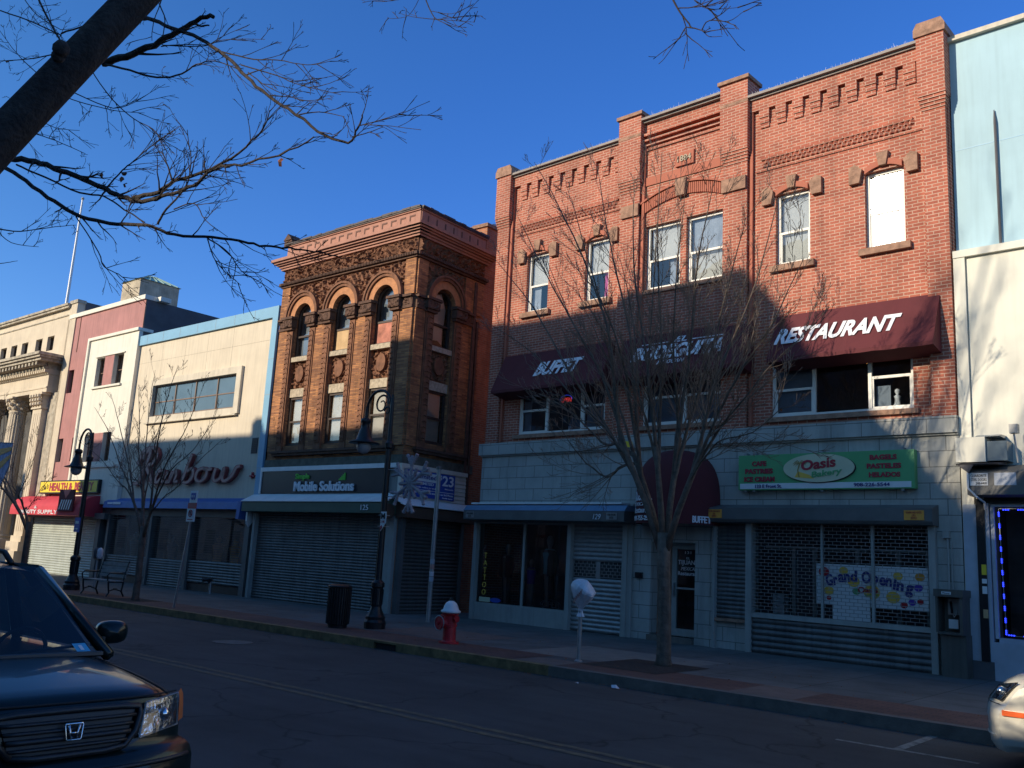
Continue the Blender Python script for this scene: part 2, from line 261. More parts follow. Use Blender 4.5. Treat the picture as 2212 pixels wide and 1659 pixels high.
# ------------------------------------------------------------------ frames and mesh builder
class Frame:
    def __init__(s, x, y, deg):
        a = rad(deg); s.x, s.y, s.a = x, y, a; s.e = (math.cos(a), math.sin(a)); s.n = (-math.sin(a), math.cos(a))
    def w(s, u, y, z): return Vector((s.x + u * s.e[0] + y * s.n[0], s.y + u * s.e[1] + y * s.n[1], z))
    def loc(s, p): dx, dy = p[0] - s.x, p[1] - s.y; return (dx * s.e[0] + dy * s.e[1], dx * s.n[0] + dy * s.n[1], p[2])
FA = Frame(0, 18.05, 0); FB = Frame(-19.4, 16.45, 2.5); FC = Frame(-19.4, 16.45, 95); FR = Frame(-3.2, 11.72, 2.5); FW = Frame(0, 0, 0)
def sideB(p): return FB.loc(FC.w(*p))
ORG = {}
def tag(o, label=None, cat=None, group=None, kind=None):
    if label: o['label'] = label
    if cat: o['category'] = cat
    if group: o['group'] = group
    if kind: o['kind'] = kind
    return o
def thing(name, label, cat, fr=FW, o=(0, 0, 0), group=None, rot=0.0):
    e = bpy.data.objects.new(name, None); COL.objects.link(e); e.empty_display_size = 0.2
    e.location = fr.w(*o); e.rotation_euler = (0, 0, fr.a + rot); ORG[e.name] = Vector(o)
    return tag(e, label, cat, group)
class MB:
    def __init__(s, xf=None): s.v = []; s.f = []; s.m = []; s.xf = xf; s.mi = 0; s.sm = False; s.s = []
    def add(s, vs, fs):
        n = len(s.v)
        s.v += [s.xf(v) if s.xf else tuple(v) for v in vs]
        for f in fs: s.f.append([i + n for i in f]); s.m.append(s.mi); s.s.append(s.sm)
    def box(s, x0, x1, y0, y1, z0, z1):
        s.add([(x0, y0, z0), (x1, y0, z0), (x1, y1, z0), (x0, y1, z0), (x0, y0, z1), (x1, y0, z1), (x1, y1, z1), (x0, y1, z1)],
              [(0, 3, 2, 1), (4, 5, 6, 7), (0, 1, 5, 4), (1, 2, 6, 5), (2, 3, 7, 6), (3, 0, 4, 7)]); return s
    def quad(s, a, b, c, d): s.add([a, b, c, d], [(0, 1, 2, 3)]); return s
    def prism(s, pts, y0, y1):
        """polygon in (x, z), counter-clockwise seen from the front, pushed from y0 (front) to y1"""
        n = len(pts); s.add([(p[0], y0, p[1]) for p in pts] + [(p[0], y1, p[1]) for p in pts],
              [list(range(n)), list(range(2 * n - 1, n - 1, -1))] + [(i, i + n, (i + 1) % n + n, (i + 1) % n) for i in range(n)]); return s
    def prismx(s, pts, x0, x1):
        """polygon in (y, z) pushed along x"""
        n = len(pts); s.add([(x0, p[0], p[1]) for p in pts] + [(x1, p[0], p[1]) for p in pts],
              [list(range(n - 1, -1, -1)), list(range(n, 2 * n))] + [(i, (i + 1) % n, (i + 1) % n + n, i + n) for i in range(n)]); return s
    def prismz(s, pts, z0, z1):
        n = len(pts); s.add([(p[0], p[1], z0) for p in pts] + [(p[0], p[1], z1) for p in pts],
              [list(range(n - 1, -1, -1)), list(range(n, 2 * n))] + [(i, (i + 1) % n, (i + 1) % n + n, i + n) for i in range(n)]); return s
    def tube(s, pts, rs, n=8, cap=True):
        pts = [Vector(p) for p in pts]; vs = []; k = len(pts)
        if not hasattr(rs, '__len__'): rs = [rs] * k
        up = None
        for i, p in enumerate(pts):
            d = (pts[min(i + 1, k - 1)] - pts[max(i - 1, 0)])
            if d.length < 1e-9: d = Vector((0, 0, 1))
            d.normalize()
            if up is None: up = d.orthogonal().normalized()
            up = (up - d * up.dot(d));
            up = up.normalized() if up.length > 1e-6 else d.orthogonal().normalized()
            q = d.cross(up)
            for j in range(n):
                a = 2 * math.pi * j / n; vs.append(tuple(p + (up * math.cos(a) + q * math.sin(a)) * rs[i]))
        fs = [(i * n + j, i * n + (j + 1) % n, (i + 1) * n + (j + 1) % n, (i + 1) * n + j) for i in range(k - 1) for j in range(n)]
        if cap: fs += [list(range(n - 1, -1, -1)), list(range((k - 1) * n, k * n))]
        s.add(vs, fs); return s
    def lathe(s, prof, c=(0, 0, 0), n=16):
        vs = [(c[0] + r * math.cos(2 * math.pi * j / n), c[1] + r * math.sin(2 * math.pi * j / n), c[2] + z) for r, z in prof for j in range(n)]
        k = len(prof)
        fs = [(i * n + j, i * n + (j + 1) % n, (i + 1) * n + (j + 1) % n, (i + 1) * n + j) for i in range(k - 1) for j in range(n)]
        fs += [list(range(n - 1, -1, -1)), list(range((k - 1) * n, k * n))]
        s.add(vs, fs); return s
    def grid(s, fn, nu, nv):
        vs = [fn(i / nu, j / nv) for j in range(nv + 1) for i in range(nu + 1)]
        s.add(vs, [(j * (nu + 1) + i, j * (nu + 1) + i + 1, (j + 1) * (nu + 1) + i + 1, (j + 1) * (nu + 1) + i) for j in range(nv) for i in range(nu)]); return s
    def ball(s, c, r, n=10, sz=1.0):
        k = n // 2; return s.lathe([(max(1e-4, r * math.sin(math.pi * i / k)), -r * sz * math.cos(math.pi * i / k)) for i in range(k + 1)], c, n)
    def build(s, name, m, parent=None, smooth=False, label=None, fr=None, kind=None):
        off = Vector((0, 0, 0)); 
        if parent is not None:
            r = parent
            while r.parent is not None: r = r.parent
            off = ORG.get(r.name, off)
        elif fr is not None:
            xs = [v[0] for v in s.v]; ys = [v[1] for v in s.v]; off = Vector((sum(xs) / len(xs), sum(ys) / len(ys), min(v[2] for v in s.v)))
        me = bpy.data.meshes.new(name); me.from_pydata([(v[0] - off[0], v[1] - off[1], v[2] - off[2]) for v in s.v], [], s.f)
        ms = m if isinstance(m, (list, tuple)) else [m]
        for q in ms: me.materials.append(M[q] if isinstance(q, str) else q)
        for i, p in enumerate(me.polygons):
            p.material_index = min(s.m[i], len(ms) - 1); p.use_smooth = smooth or s.s[i]
        me.update(); o = bpy.data.objects.new(name, me); COL.objects.link(o)
        if parent is not None: o.parent = parent
        elif fr is not None: o.location = fr.w(*off); o.rotation_euler = (0, 0, fr.a); ORG[o.name] = off
        if label: o['label'] = label
        if kind: o['kind'] = kind
        return o
def pieces(mb, name, m, parent, gap=.012):
    """every separate stone of the builder becomes a part of its own"""
    n = len(mb.v); up = list(range(n))
    def fd(a):
        while up[a] != a: up[a] = up[up[a]]; a = up[a]
        return a
    for f in mb.f:
        for v in f[1:]: up[fd(v)] = fd(f[0])
    isl = {}
    for fi, f in enumerate(mb.f): isl.setdefault(fd(f[0]), []).append(fi)
    G = []
    for fs in isl.values():
        vs = [mb.v[v] for fi in fs for v in mb.f[fi]]; G.append([[min(v[k] for v in vs) - gap for k in range(3)], [max(v[k] for v in vs) + gap for k in range(3)], list(fs)])
    ch = True
    while ch:
        ch = False
        for i in range(len(G)):
            for j in range(len(G) - 1, i, -1):
                a, b = G[i], G[j]
                if all(a[0][k] <= b[1][k] and b[0][k] <= a[1][k] for k in range(3)):
                    G[i] = [[min(a[0][k], b[0][k]) for k in range(3)], [max(a[1][k], b[1][k]) for k in range(3)], a[2] + b[2]]; G.pop(j); ch = True
    out = []
    for g in G:
        q = MB(); ids = {}
        for fi in g[2]:
            f = []
            for v in mb.f[fi]:
                if v not in ids: ids[v] = len(q.v); q.v.append(mb.v[v])
                f.append(ids[v])
            q.f.append(f); q.m.append(mb.m[fi]); q.s.append(mb.s[fi])
        out.append(q.build(name, m, parent))
    return out
def wall(mb, x0, x1, z0, z1, holes, y=0.0, depth=0.2, reveal=True):
    xs = sorted({x0, x1} | {h[0] for h in holes} | {h[1] for h in holes}); zs = sorted({z0, z1} | {h[2] for h in holes} | {h[3] for h in holes})
    for i in range(len(xs) - 1):
        for j in range(len(zs) - 1):
            cx, cz = (xs[i] + xs[i + 1]) / 2, (zs[j] + zs[j + 1]) / 2
            if any(h[0] < cx < h[1] and h[2] < cz < h[3] for h in holes): continue
            mb.quad((xs[i], y, zs[j]), (xs[i + 1], y, zs[j]), (xs[i + 1], y, zs[j + 1]), (xs[i], y, zs[j + 1]))
    if reveal:
        for a, b, c, d in holes:
            e = y + depth
            mb.quad((a, y, c), (a, y, d), (a, e, d), (a, e, c)); mb.quad((b, y, d), (b, y, c), (b, e, c), (b, e, d))
            mb.quad((a, y, d), (b, y, d), (b, e, d), (a, e, d)); mb.quad((b, y, c), (a, y, c), (a, e, c), (b, e, c))
def arch_fill(mb, x0, x1, zs, z1, y, depth, k=14):
    """wall between an arched opening (springing zs, round) and the top z1 of its rectangle"""
    c = (x0 + x1) / 2; r = (x1 - x0) / 2
    P = [(c - r * math.cos(math.pi * i / k), zs + r * math.sin(math.pi * i / k)) for i in range(k + 1)]
    for a, b in zip(P, P[1:]):
        mb.quad((a[0], y, a[1]), (b[0], y, b[1]), (b[0], y, z1), (a[0], y, z1))
        mb.quad((a[0], y, a[1]), (a[0], y + depth, a[1]), (b[0], y + depth, b[1]), (b[0], y, b[1]))
def ring(mb, c, zs, r0, r1, y0, y1, a0=0.0, a1=math.pi, k=20):
    P = [a0 + (a1 - a0) * i / k for i in range(k + 1)]
    for a, b in zip(P, P[1:]):
        q = [(c + r0 * math.cos(a), zs + r0 * math.sin(a)), (c + r1 * math.cos(a), zs + r1 * math.sin(a)), (c + r1 * math.cos(b), zs + r1 * math.sin(b)), (c + r0 * math.cos(b), zs + r0 * math.sin(b))]
        mb.prism(q, y0, y1)
def relief(mb, x0, x1, z0, z1, y, amp, seed=0, step=0.035, skip=None):
    """foliage relief in real height"""
    rnd = random.Random(seed); nx = max(4, int((x1 - x0) / step)); nz = max(4, int((z1 - z0) / step)); ph = [rnd.uniform(0, 6) for _ in range(8)]
    C = [(rnd.uniform(x0, x1), rnd.uniform(z0, z1), rnd.uniform(-1, 1)) for _ in range(int((x1 - x0) * (z1 - z0) * 7) + 2)]
    def h(x, z):
        best = min(C, key=lambda c: (c[0] - x) ** 2 + (c[1] - z) ** 2); dx, dz = x - best[0], z - best[1]
        d = math.hypot(dx, dz); a = math.atan2(dz, dx)
        v = math.sin(d * 34 + a * (3 if best[2] > 0 else -3) + ph[0]) * 0.5 + 0.35 * math.sin(13 * x + ph[1] + 3 * math.sin(9 * z)) * math.cos(17 * z + ph[2]) + rnd.uniform(-.25, .25)
        return y - amp * max(0.0, v)
    hs = [[h(x0 + (x1 - x0) * i / nx, z0 + (z1 - z0) * j / nz) for i in range(nx + 1)] for j in range(nz + 1)]
    vs = []; idx = {}; fs = []
    for j in range(nz + 1):
        for i in range(nx + 1):
            idx[(i, j)] = len(vs); e = i in (0, nx) or j in (0, nz)
            vs.append((x0 + (x1 - x0) * i / nx, y + .01 if e else hs[j][i], z0 + (z1 - z0) * j / nz))
    for j in range(nz):
        for i in range(nx):
            if skip and skip(x0 + (x1 - x0) * (i + .5) / nx, z0 + (z1 - z0) * (j + .5) / nz): continue
            fs.append((idx[(i, j)], idx[(i + 1, j)], idx[(i + 1, j + 1)], idx[(i, j + 1)]))
    mb.add(vs, fs)
def shutter(mb, x0, x1, z0, z1, y, pitch=0.08, amp=0.02, sub=5):
    n = max(2, round((z1 - z0) / pitch)); k = n * sub
    prof = [0.0, 0.6, 1.0, 1.0, 0.55]
    mb.grid(lambda u, v: (x0 + (x1 - x0) * u, y - amp * prof[int(round(v * k)) % sub], z0 + (z1 - z0) * v), 1, k)
def text(name, s, m, parent, box, y, depth=0.012, shear=0.0, bold=0.0, fr=None, xf=None, sub=None, rot=0.0):
    """lettering fitted into box (x0, x1, z0, z1), facing the street at depth y"""
    cu = bpy.data.curves.new(name, 'FONT'); cu.body = s; cu.extrude = depth; cu.shear = shear; cu.offset = bold; cu.align_x = 'LEFT'; cu.resolution_u = 3
    if '\n' in s: cu.align_x = 'CENTER'; cu.space_line = 0.95
    o = bpy.data.objects.new("t", cu); COL.objects.link(o); dg = bpy.context.evaluated_depsgraph_get(); me = bpy.data.meshes.new_from_object(o.evaluated_get(dg))
    bpy.data.objects.remove(o); bpy.data.curves.remove(cu)
    xs = [v.co.x for v in me.vertices]; ys = [v.co.y for v in me.vertices]; x0, x1, y0, y1 = min(xs), max(xs), min(ys), max(ys)
    mb = MB(xf); cx, cz = (box[0] + box[1]) / 2, (box[2] + box[3]) / 2; c_, s_ = math.cos(rot), math.sin(rot); vs = []
    for v in me.vertices:
        X = box[0] + (v.co.x - x0) / (x1 - x0) * (box[1] - box[0]) - cx; Z = box[2] + (v.co.y - y0) / (y1 - y0) * (box[3] - box[2]) - cz
        vs.append((cx + X * c_ - Z * s_, y - v.co.z - depth, cz + X * s_ + Z * c_))
    mb.add(vs, [list(p.vertices) for p in me.polygons]); bpy.data.meshes.remove(me)
    return mb.build(name, m, parent, fr=fr)
def sash(parent, x0, x1, z0, z1, y, fm='white', w=0.06, rail=None, gm='glass', mull=(), d=0.06, xf=None, name='window', back=None, label=None, blinds=()):
    """a window: frame bars, glass and what hangs behind; blinds = (x0,x1,z0,z1,material)"""
    f = MB(xf); f.box(x0, x0 + w, y, y + d, z0, z1); f.box(x1 - w, x1, y, y + d, z0, z1); f.box(x0 + w, x1 - w, y, y + d, z1 - w, z1); f.box(x0 + w, x1 - w, y, y + d, z0, z0 + w)
    xs = [x0 + w] + [q for mm in mull for q in (mm - w / 2, mm + w / 2)] + [x1 - w]
    for mm in mull: f.box(mm - w / 2, mm + w / 2, y - .004, y + d, z0 + w, z1 - w)
    if rail is not None:
        rails = rail if isinstance(rail, (list, tuple)) else [rail] * (len(xs) // 2)
        for i, rz in enumerate(rails):
            if rz is None: continue
            a, b = xs[2 * i], xs[2 * i + 1]
            f.box(a, b, y + .012, y + d, rz - w * .4, rz + w * .4)
            for q in (a, b): f.box(q if q == a else q - w * .5, q + w * .5 if q == a else q, y + .018, y + d, z0 + w, rz - w * .4)
            f.box(a + w * .5, b - w * .5, y + .018, y + d, z0 + w, z0 + w * 1.5)
    wo = f.build(name, fm, parent, label=label)
    MB(xf).quad((x0 + w * .5, y + d * .6, z0 + w * .5), (x1 - w * .5, y + d * .6, z0 + w * .5), (x1 - w * .5, y + d * .6, z1 - w * .5), (x0 + w * .5, y + d * .6, z1 - w * .5)).build('pane', gm, wo)
    for i, b in enumerate(blinds):
        MB(xf).box(b[0], b[1], y + d + .05 + .02 * i, y + d + .06 + .02 * i, b[2], b[3]).build('blind', b[4], wo)
    return wo
# ================================================================== the setting
def sheet(name, fr, u0, u1, y0, y1, z, m, kind='structure'):
    o = MB().quad((u0, y0, z), (u1, y0, z), (u1, y1, z), (u0, y1, z)).build(name, m, fr=fr); tag(o, kind=kind); return o
sheet('ground', FR, -400, 400, -400, 400, -0.05, 'earth')
sheet('road', FR, -120, 90, -10.6, 0.06, 0.0, 'asphalt')
far = MB(); far.box(-120, 90, 0.16, 40, -0.04, 0.15); tag(far.build('sidewalk', 'walk', fr=FR), kind='structure')
near = MB(); near.box(-120, 90, -30, -10.76, -0.04, 0.15); tag(near.build('sidewalk', 'walk', fr=FR), kind='structure')
k = MB(); k.box(-6.4, 90, 0, 0.16, -0.04, 0.152); tag(k.build('kerb', 'kerb', fr=FR), kind='structure')
k = MB(); k.box(-120, -10.5, 0, 0.16, -0.04, 0.152); k.box(-9.9, -6.4, 0, 0.16, -0.04, 0.152); k.box(-10.5, -9.9, 0, 0.16, 0.115, 0.152); k.box(-10.5, -9.9, 0.12, 0.16, -0.04, 0.115)
tag(k.build('kerb', 'kerbyellow', fr=FR), kind='structure')
k = MB(); k.box(-10.46, -9.94, 0.03, 0.115, 0.004, 0.11); tag(k.build('storm_drain_inlet', 'rubber', fr=FR), "black storm drain slot in the yellow kerb below the street lamp", "drain")
k = MB(); k.box(-120, 90, -10.76, -10.6, -0.04, 0.152); tag(k.build('kerb', 'kerb', fr=FR), kind='structure')
for a, b in ((-120, -7.3), (-6.4, -3.4), (-2.5, 60)):
    sheet('brick_paving', FR, a, b, 0.16, 1.35, 0.154, 'paver')
sheet('brick_paving', FR, -7.35, -6.4, 0.16, 0.9, 0.154, 'walkpink')
sheet('brick_paving', FR, -3.4, -2.5, 0.16, 1.35, 0.155, 'walkpink')
sheet('paving_patch', FR, -8.2, -5.2, 1.36, 3.6, 0.154, 'walklight'); sheet('paving_patch', FR, -12.4, -9.8, 1.5, 3.4, 0.1545, 'walkpink')
sheet('tree_pit', FR, -6.35, -4.9, 0.75, 2.45, 0.158, 'soil'); sheet('tree_pit', FR, -21.7, -20.3, 0.3, 1.3, 0.158, 'soil')
for i, yy in enumerate((-4.52, -4.30)): sheet('road_marking', FR, -90, 60, yy, yy + 0.10, 0.004, 'yellowline')
sheet('road_marking', FR, -1.35, 0.1, -1.36, -1.28, 0.004, 'whiteline'); sheet('road_marking', FR, -0.75, -0.65, -1.28, 0.0, 0.004, 'whiteline'); 
sheet('road_marking', FR, 5.0, 6.4, -1.36, -1.28, 0.004, 'whiteline')
mh = MB(); mh.lathe([(0.36, 0), (0.36, 0.006), (0.31, 0.010), (0.30, 0.006), (0.02, 0.008)], (0, 0, 0), 28)
o = mh.build('manhole_cover', 'kerb'); o.location = (-15.3, 9.3, 0.002); tag(o, "round steel manhole cover set in the asphalt near the far kerb", "manhole")
rnd = random.Random(44); lv = MB()
for i in range(520):
    u = rnd.uniform(-26, 4); yy = -abs(rnd.gauss(0, .10)) - .015 if rnd.random() < .7 else rnd.uniform(.2, 3.5); zz = .006 if yy < 0 else .162; a = rnd.uniform(0, 6.3); s = rnd.uniform(.008, .028)
    lv.add([(u + s * math.cos(a), yy + s * math.sin(a), zz), (u - s * math.sin(a) * .6, yy + s * math.cos(a) * .6, zz + s * .5), (u - s * math.cos(a), yy - s * math.sin(a), zz)], [(0, 1, 2)])
tag(lv.build('gutter_leaves', 'leaf', fr=FR), kind='stuff')
rnd = random.Random(4)
for i, (x, y, s, lb) in enumerate(((-8.15, 11.25, 0.09, "crumpled white paper scrap lying in the gutter right of the bagged meter"), (-8.75, 11.1, 0.045, "small pale scrap of paper in the gutter left of the larger crumpled one"), (-19.9, 16.1, 0.05, "pale paper scrap lying on the sidewalk before the dark rolling shutter"))):
    b = MB(); b.add([(x + s * rnd.uniform(.5, 1) * math.cos(a), y + s * .6 * math.sin(a), (0.15 if y > 12 else 0) + 0.006 + rnd.uniform(0, s * .6)) for a in [j * 1.05 for j in range(6)]] + [(x, y, (0.15 if y > 12 else 0) + s * .7)], [(6, j, (j + 1) % 6) for j in range(6)])
    o = b.build('litter', 'plastic', fr=FW); tag(o, lb, "litter", "scraps of litter")

# ================================================================== red brick building, 1884
A = thing('brick_building', "three-storey red brick building dated 1884 with stone-capped piers and a grey block ground floor", "building", FA, (-11.5, 0, 0))
H2 = [(-16.57, -15.77, 8.46, 10.14), (-14.5, -13.72, 8.46, 10.14), (-12.6, -11.58, 8.46, 10.14), (-11.42, -10.4, 8.46, 10.14), (-9.09, -8.29, 8.46, 10.14), (-7.08, -6.27, 8.46, 10.14)]
H1 = [(-16.63, -13.68, 5.06, 6.5), (-12.58, -10.36, 5.06, 6.5), (-9.2, -6.2, 5.06, 6.5)]
wb = MB(); wall(wb, -17.75, -5.38, 4.84, 12.6, H2 + H1, 0, 0.22)
# shell: sides, roof, back
wb.quad((-17.75, 0, 0), (-17.75, 0, 12.6), (-17.75, 14, 12.6), (-17.75, 14, 0)); wb.quad((-5.38, 0, 12.6), (-5.38, 0, 0), (-5.38, 14, 0), (-5.38, 14, 12.6)); wb.quad((-17.75, 14, 0), (-17.75, 14, 12.6), (-5.38, 14, 12.6), (-5.38, 14, 0))
wb.build('wall', 'brick', A)
MB().quad((-17.75, .3, 12.3), (-5.38, .3, 12.3), (-5.38, 14, 12.3), (-17.75, 14, 12.3)).build('roof', 'darkroof', A)
it = MB(); it.quad((-17.7, 1.6, 0.1), (-5.4, 1.6, 0.1), (-5.4, 1.6, 12.2), (-17.7, 1.6, 12.2))
for zz in (3.3, 7.6): it.quad((-17.7, 0.25, zz), (-5.4, 0.25, zz), (-5.4, 1.6, zz), (-17.7, 1.6, zz))
it.quad((-17.7, .25, .18), (-5.4, .25, .18), (-5.4, 1.6, .18), (-17.7, 1.6, .18))
it.build('interior', 'interior', A)
PR = -0.12
def pier(x0, x1, ztop, stonecap=True, split=11.4, z0=4.84):
    p = MB(); p.box(x0, x1, PR, 0, z0, split - .28)
    for i in range(4): p.box(x0 - .012 * (i + 1), x1 + .012 * (i + 1), PR - .02 * (i + 1), 0, split - .28 + .07 * i, split - .28 + .07 * (i + 1) - .012); p.box(x0, x1, PR - .02 * i, 0, split - .28 + .07 * (i + 1) - .012, split - .28 + .07 * (i + 1))
    p.box(x0 - .05, x1 + .05, PR - .1, 0.35, split, ztop); p.build('pier', 'brick', A)
    if stonecap:
        c = MB(); c.prism([(x0 - .09, ztop), (x1 + .09, ztop), (x1 + .09, ztop + .16), (x1 + .02, ztop + .30), (x0 - .02, ztop + .30), (x0 - .09, ztop + .16)], PR - .14, .4); pieces(c, 'pier_cap', 'sandstone', A)
pier(-17.70, -17.25, 12.66); pier(-5.84, -5.40, 12.72)
pier(-13.33, -12.74, 13.14, False); pier(-10.36, -9.74, 13.14, False)
for x0, x1 in ((-13.33, -12.74), (-10.36, -9.74)):
    c = MB(); c.box(x0 - .10, x1 + .10, PR - .16, .4, 13.14, 13.23); c.box(x0 - .055, x1 + .055, PR - .105, .36, 12.56, 12.64); pieces(c, 'pier_cap', 'sandstone', A)
# cornices
for x0, x1, zz in ((-17.2, -13.38, 12.58), (-9.69, -5.89, 12.58), (-12.69, -10.41, 12.92)):
    c = MB(); c.box(x0, x1, -.14, .3, zz, zz + .05); c.box(x0, x1, -.22, .32, zz + .05, zz + .11); c.build('cornice', 'cornice', A)
cb = MB(); cb.box(-12.69, -10.41, -.04, .3, 12.6, 12.92)
cb.box(-12.69, -10.41, -.10, 0, 12.42, 12.47); cb.box(-12.69, -10.41, -.07, 0, 12.30, 12.34); cb.box(-12.69, -10.41, -.05, 0, 12.18, 12.22)
cb.box(-12.69, -10.41, -.13, 0, 12.55, 12.62); cb.build('parapet', 'brick', A)
# dentils hanging from a proud course
for x0, x1, n, s, wd in ((-17.2, -13.38, 9, -16.92, .235), (-9.69, -5.89, 9, -9.47, .25)):
    d = MB(); d.box(x0, x1, -.09, 0, 12.30, 12.58)
    pitch = .412 if x0 < -15 else .408
    for i in range(n):
        a = s + i * pitch
        if a + wd > x1: break
        d.box(a, a + wd, -.085, 0, 12.1, 12.30); d.box(a + .01, a + wd - .01, -.06, 0, 11.97, 12.1); d.box(a + .02, a + wd - .02, -.035, 0, 11.86, 11.97)
    d.build('dentil_course', 'brick', A)
    # dog-tooth course
    e = MB(); X0 = -16.9 if x0 < -15 else -9.42; X1 = X0 + 3.42 if x0 < -15 else X0 + 3.36
    e.box(X0 - .02, X1, -.05, 0, 11.06, 11.11); e.box(X0 - .15, X1 + .2, -.03, 0, 10.785, 10.825)
    nn = int((X1 - X0) / .115)
    for i in range(nn):
        a = X0 + i * .115; e.prismz([(a, 0), (a + .058, -.055), (a + .115, 0)], 10.88, 10.97); e.prismz([(a + .057, 0), (a + .115, -.055), (a + .172, 0)], 10.972, 11.06)
    e.build('dogtooth_course', 'brick', A)
# window heads and sills of the upper floor
for a, b in ((-16.57, -15.77), (-14.5, -13.72), (-9.09, -8.29), (-7.08, -6.27)):
    s = MB(); m_ = (a + b) / 2
    s.prism([(a - .30, 9.93), (a - .08, 9.93), (a - .02, 10.22), (a - .17, 10.36), (a - .30, 10.30)], -.10, 0)
    s.prism([(b + .08, 9.93), (b + .30, 9.93), (b + .30, 10.30), (b + .17, 10.36), (b + .02, 10.22)], -.10, 0)
    s.prism([(m_ - .075, 10.21), (m_ + .075, 10.21), (m_ + .125, 10.50), (m_ - .125, 10.50)], -.10, 0)
    s.box(a - .12, b + .12, -.10, 0.05, 8.32, 8.46); pieces(s, 'window_stonework', 'sandstone', A)
    hd = MB()
    for i in range(10):
        t0, t1 = i / 10, (i + 1) / 10; f = lambda t: (a + .02 + (b - a - .04) * t, 10.10 + .12 * (1 - (2 * t - 1) ** 2))
        p, q = f(t0), f(t1); hd.prism([p, q, (q[0], q[1] + .13), (p[0], p[1] + .13)], -.06, 0)
    hd.build('window_arch', 'brick_smooth', A)
s = MB(); s.box(-12.7, -10.3, -.06, 0.05, 8.36, 8.46); pieces(s, 'window_stonework', 'sandstone', A)
ar = MB()   # big segmental arch over the middle windows
def seg(t, up=0): x = -12.74 + 2.44 * t; return (x, 10.44 + up + .30 * (1 - (2 * t - 1) ** 2))
for i in range(44):
    p, q = seg(i / 44), seg((i + 1) / 44); g = .008
    ar.prism([(p[0] + g, p[1]), (q[0] - g, q[1]), (q[0] - g, q[1] + .27), (p[0] + g, p[1] + .27)], -.05, 0)
for i in range(22):
    p, q = seg(i / 22, .29), seg((i + 1) / 22, .29); ar.prism([p, q, (q[0], q[1] + .05), (p[0], p[1] + .05)], -.09, 0)
ar.build('relieving_arch', 'brick_smooth', A)
s = MB(); s.box(-13.27, -12.74, -.18, 0, 10.44, 10.76); s.box(-10.38, -9.76, -.18, 0, 10.44, 10.76); s.prism([(-11.66, 10.70), (-11.42, 10.70), (-11.38, 11.14), (-11.70, 11.14)], -.14, 0); pieces(s, 'arch_stones', 'sandstone', A)
s = MB(); s.box(-12.69, -10.41, -.035, 0, 11.22, 11.44); s.build('terracotta_band', 'brick_smooth', A)
s = MB(); s.box(-11.74, -11.22, -.06, 0, 11.50, 11.86); ds = s.build('date_stone', 'brick_smooth', A); text('date', '1884', 'stonesill', ds, (-11.67, -11.28, 11.60, 11.76), -.062, .012, bold=.012)
# bird spikes along the parapets
rnd = random.Random(11); sp = MB()
for x0, x1, zz in ((-17.2, -13.4, 12.69), (-13.4, -12.65, 13.23), (-12.6, -10.45, 13.03), (-10.45, -9.65, 13.23), (-9.6, -5.9, 12.69), (-17.65, -17.3, 12.96)):
    n = int((x1 - x0) * 26)
    for i in range(n):
        x = x0 + (x1 - x0) * i / n + rnd.uniform(-.02, .02); h = rnd.uniform(.03, .10) * (1.5 if rnd.random() < .12 else 1)
        dx, dy = rnd.uniform(-.04, .04), rnd.uniform(-.03, .02); r = .0035
        sp.add([(x - r, -.16, zz), (x + r, -.16, zz), (x, -.15, zz), (x + dx, -.16 + dy, zz + h)], [(0, 1, 3), (1, 2, 3), (2, 0, 3)])
sp.build('bird_spikes', 'plastic', A)
# downpipes
for x in (-17.19, -12.66, -9.66):
    d = MB(); d.box(x - .035, x + .035, -.075, 0, 4.9, 12.3); d.build('downpipe', 'brick_smooth', A)
# upper windows
BL = {0: [(-16.5, -15.84, 9.24, 10.08, 'blind'), (-16.5, -16.2, 8.5, 9.25, 'curtain')], 1: [(-14.43, -13.79, 9.24, 10.08, 'blind'), (-14.0, -13.80, 8.6, 9.9, 'pink')],
      2: [(-12.53, -11.65, 9.24, 10.08, 'blind'), (-12.0, -11.8, 8.52, 9.2, 'curtain')], 3: [(-11.35, -10.47, 9.24, 10.08, 'curtain'), (-11.35, -10.47, 8.52, 9.24, 'blind')],
      4: [(-9.02, -8.36, 8.52, 10.08, 'blind')], 5: [(-7.01, -6.34, 8.52, 10.08, 'blind')]}
for i, (a, b, c, d) in enumerate(H2):
    sash(A, a, b, c, d, .1, 'white', .065, 9.24, 'glassbright' if i == 5 else 'glass', blinds=BL[i])
# first-floor windows; the glimmer sheets are added where reflections are missing
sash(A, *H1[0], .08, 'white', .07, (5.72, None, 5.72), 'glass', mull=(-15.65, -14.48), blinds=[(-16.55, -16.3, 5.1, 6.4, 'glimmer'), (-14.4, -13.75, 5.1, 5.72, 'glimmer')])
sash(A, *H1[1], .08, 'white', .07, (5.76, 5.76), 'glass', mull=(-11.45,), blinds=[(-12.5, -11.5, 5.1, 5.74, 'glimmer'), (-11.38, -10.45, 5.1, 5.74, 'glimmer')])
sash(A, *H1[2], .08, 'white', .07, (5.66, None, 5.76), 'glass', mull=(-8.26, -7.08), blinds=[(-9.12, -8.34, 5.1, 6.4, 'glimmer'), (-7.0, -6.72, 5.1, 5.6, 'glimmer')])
s = MB()
for a, b, c, d in H1: s.box(a - .1, b + .1, -.08, .02, 4.96, 5.06)
pieces(s, 'window_sill', 'sandstone', A)
for x, zz in ((-13.95, 6.27), (-13.85, 6.2), (-7.3, 6.2), (-7.12, 6.22)):
    MB().ball((x, .5, zz), .035, 8).build('warm_lamp', 'warmlamp', A)
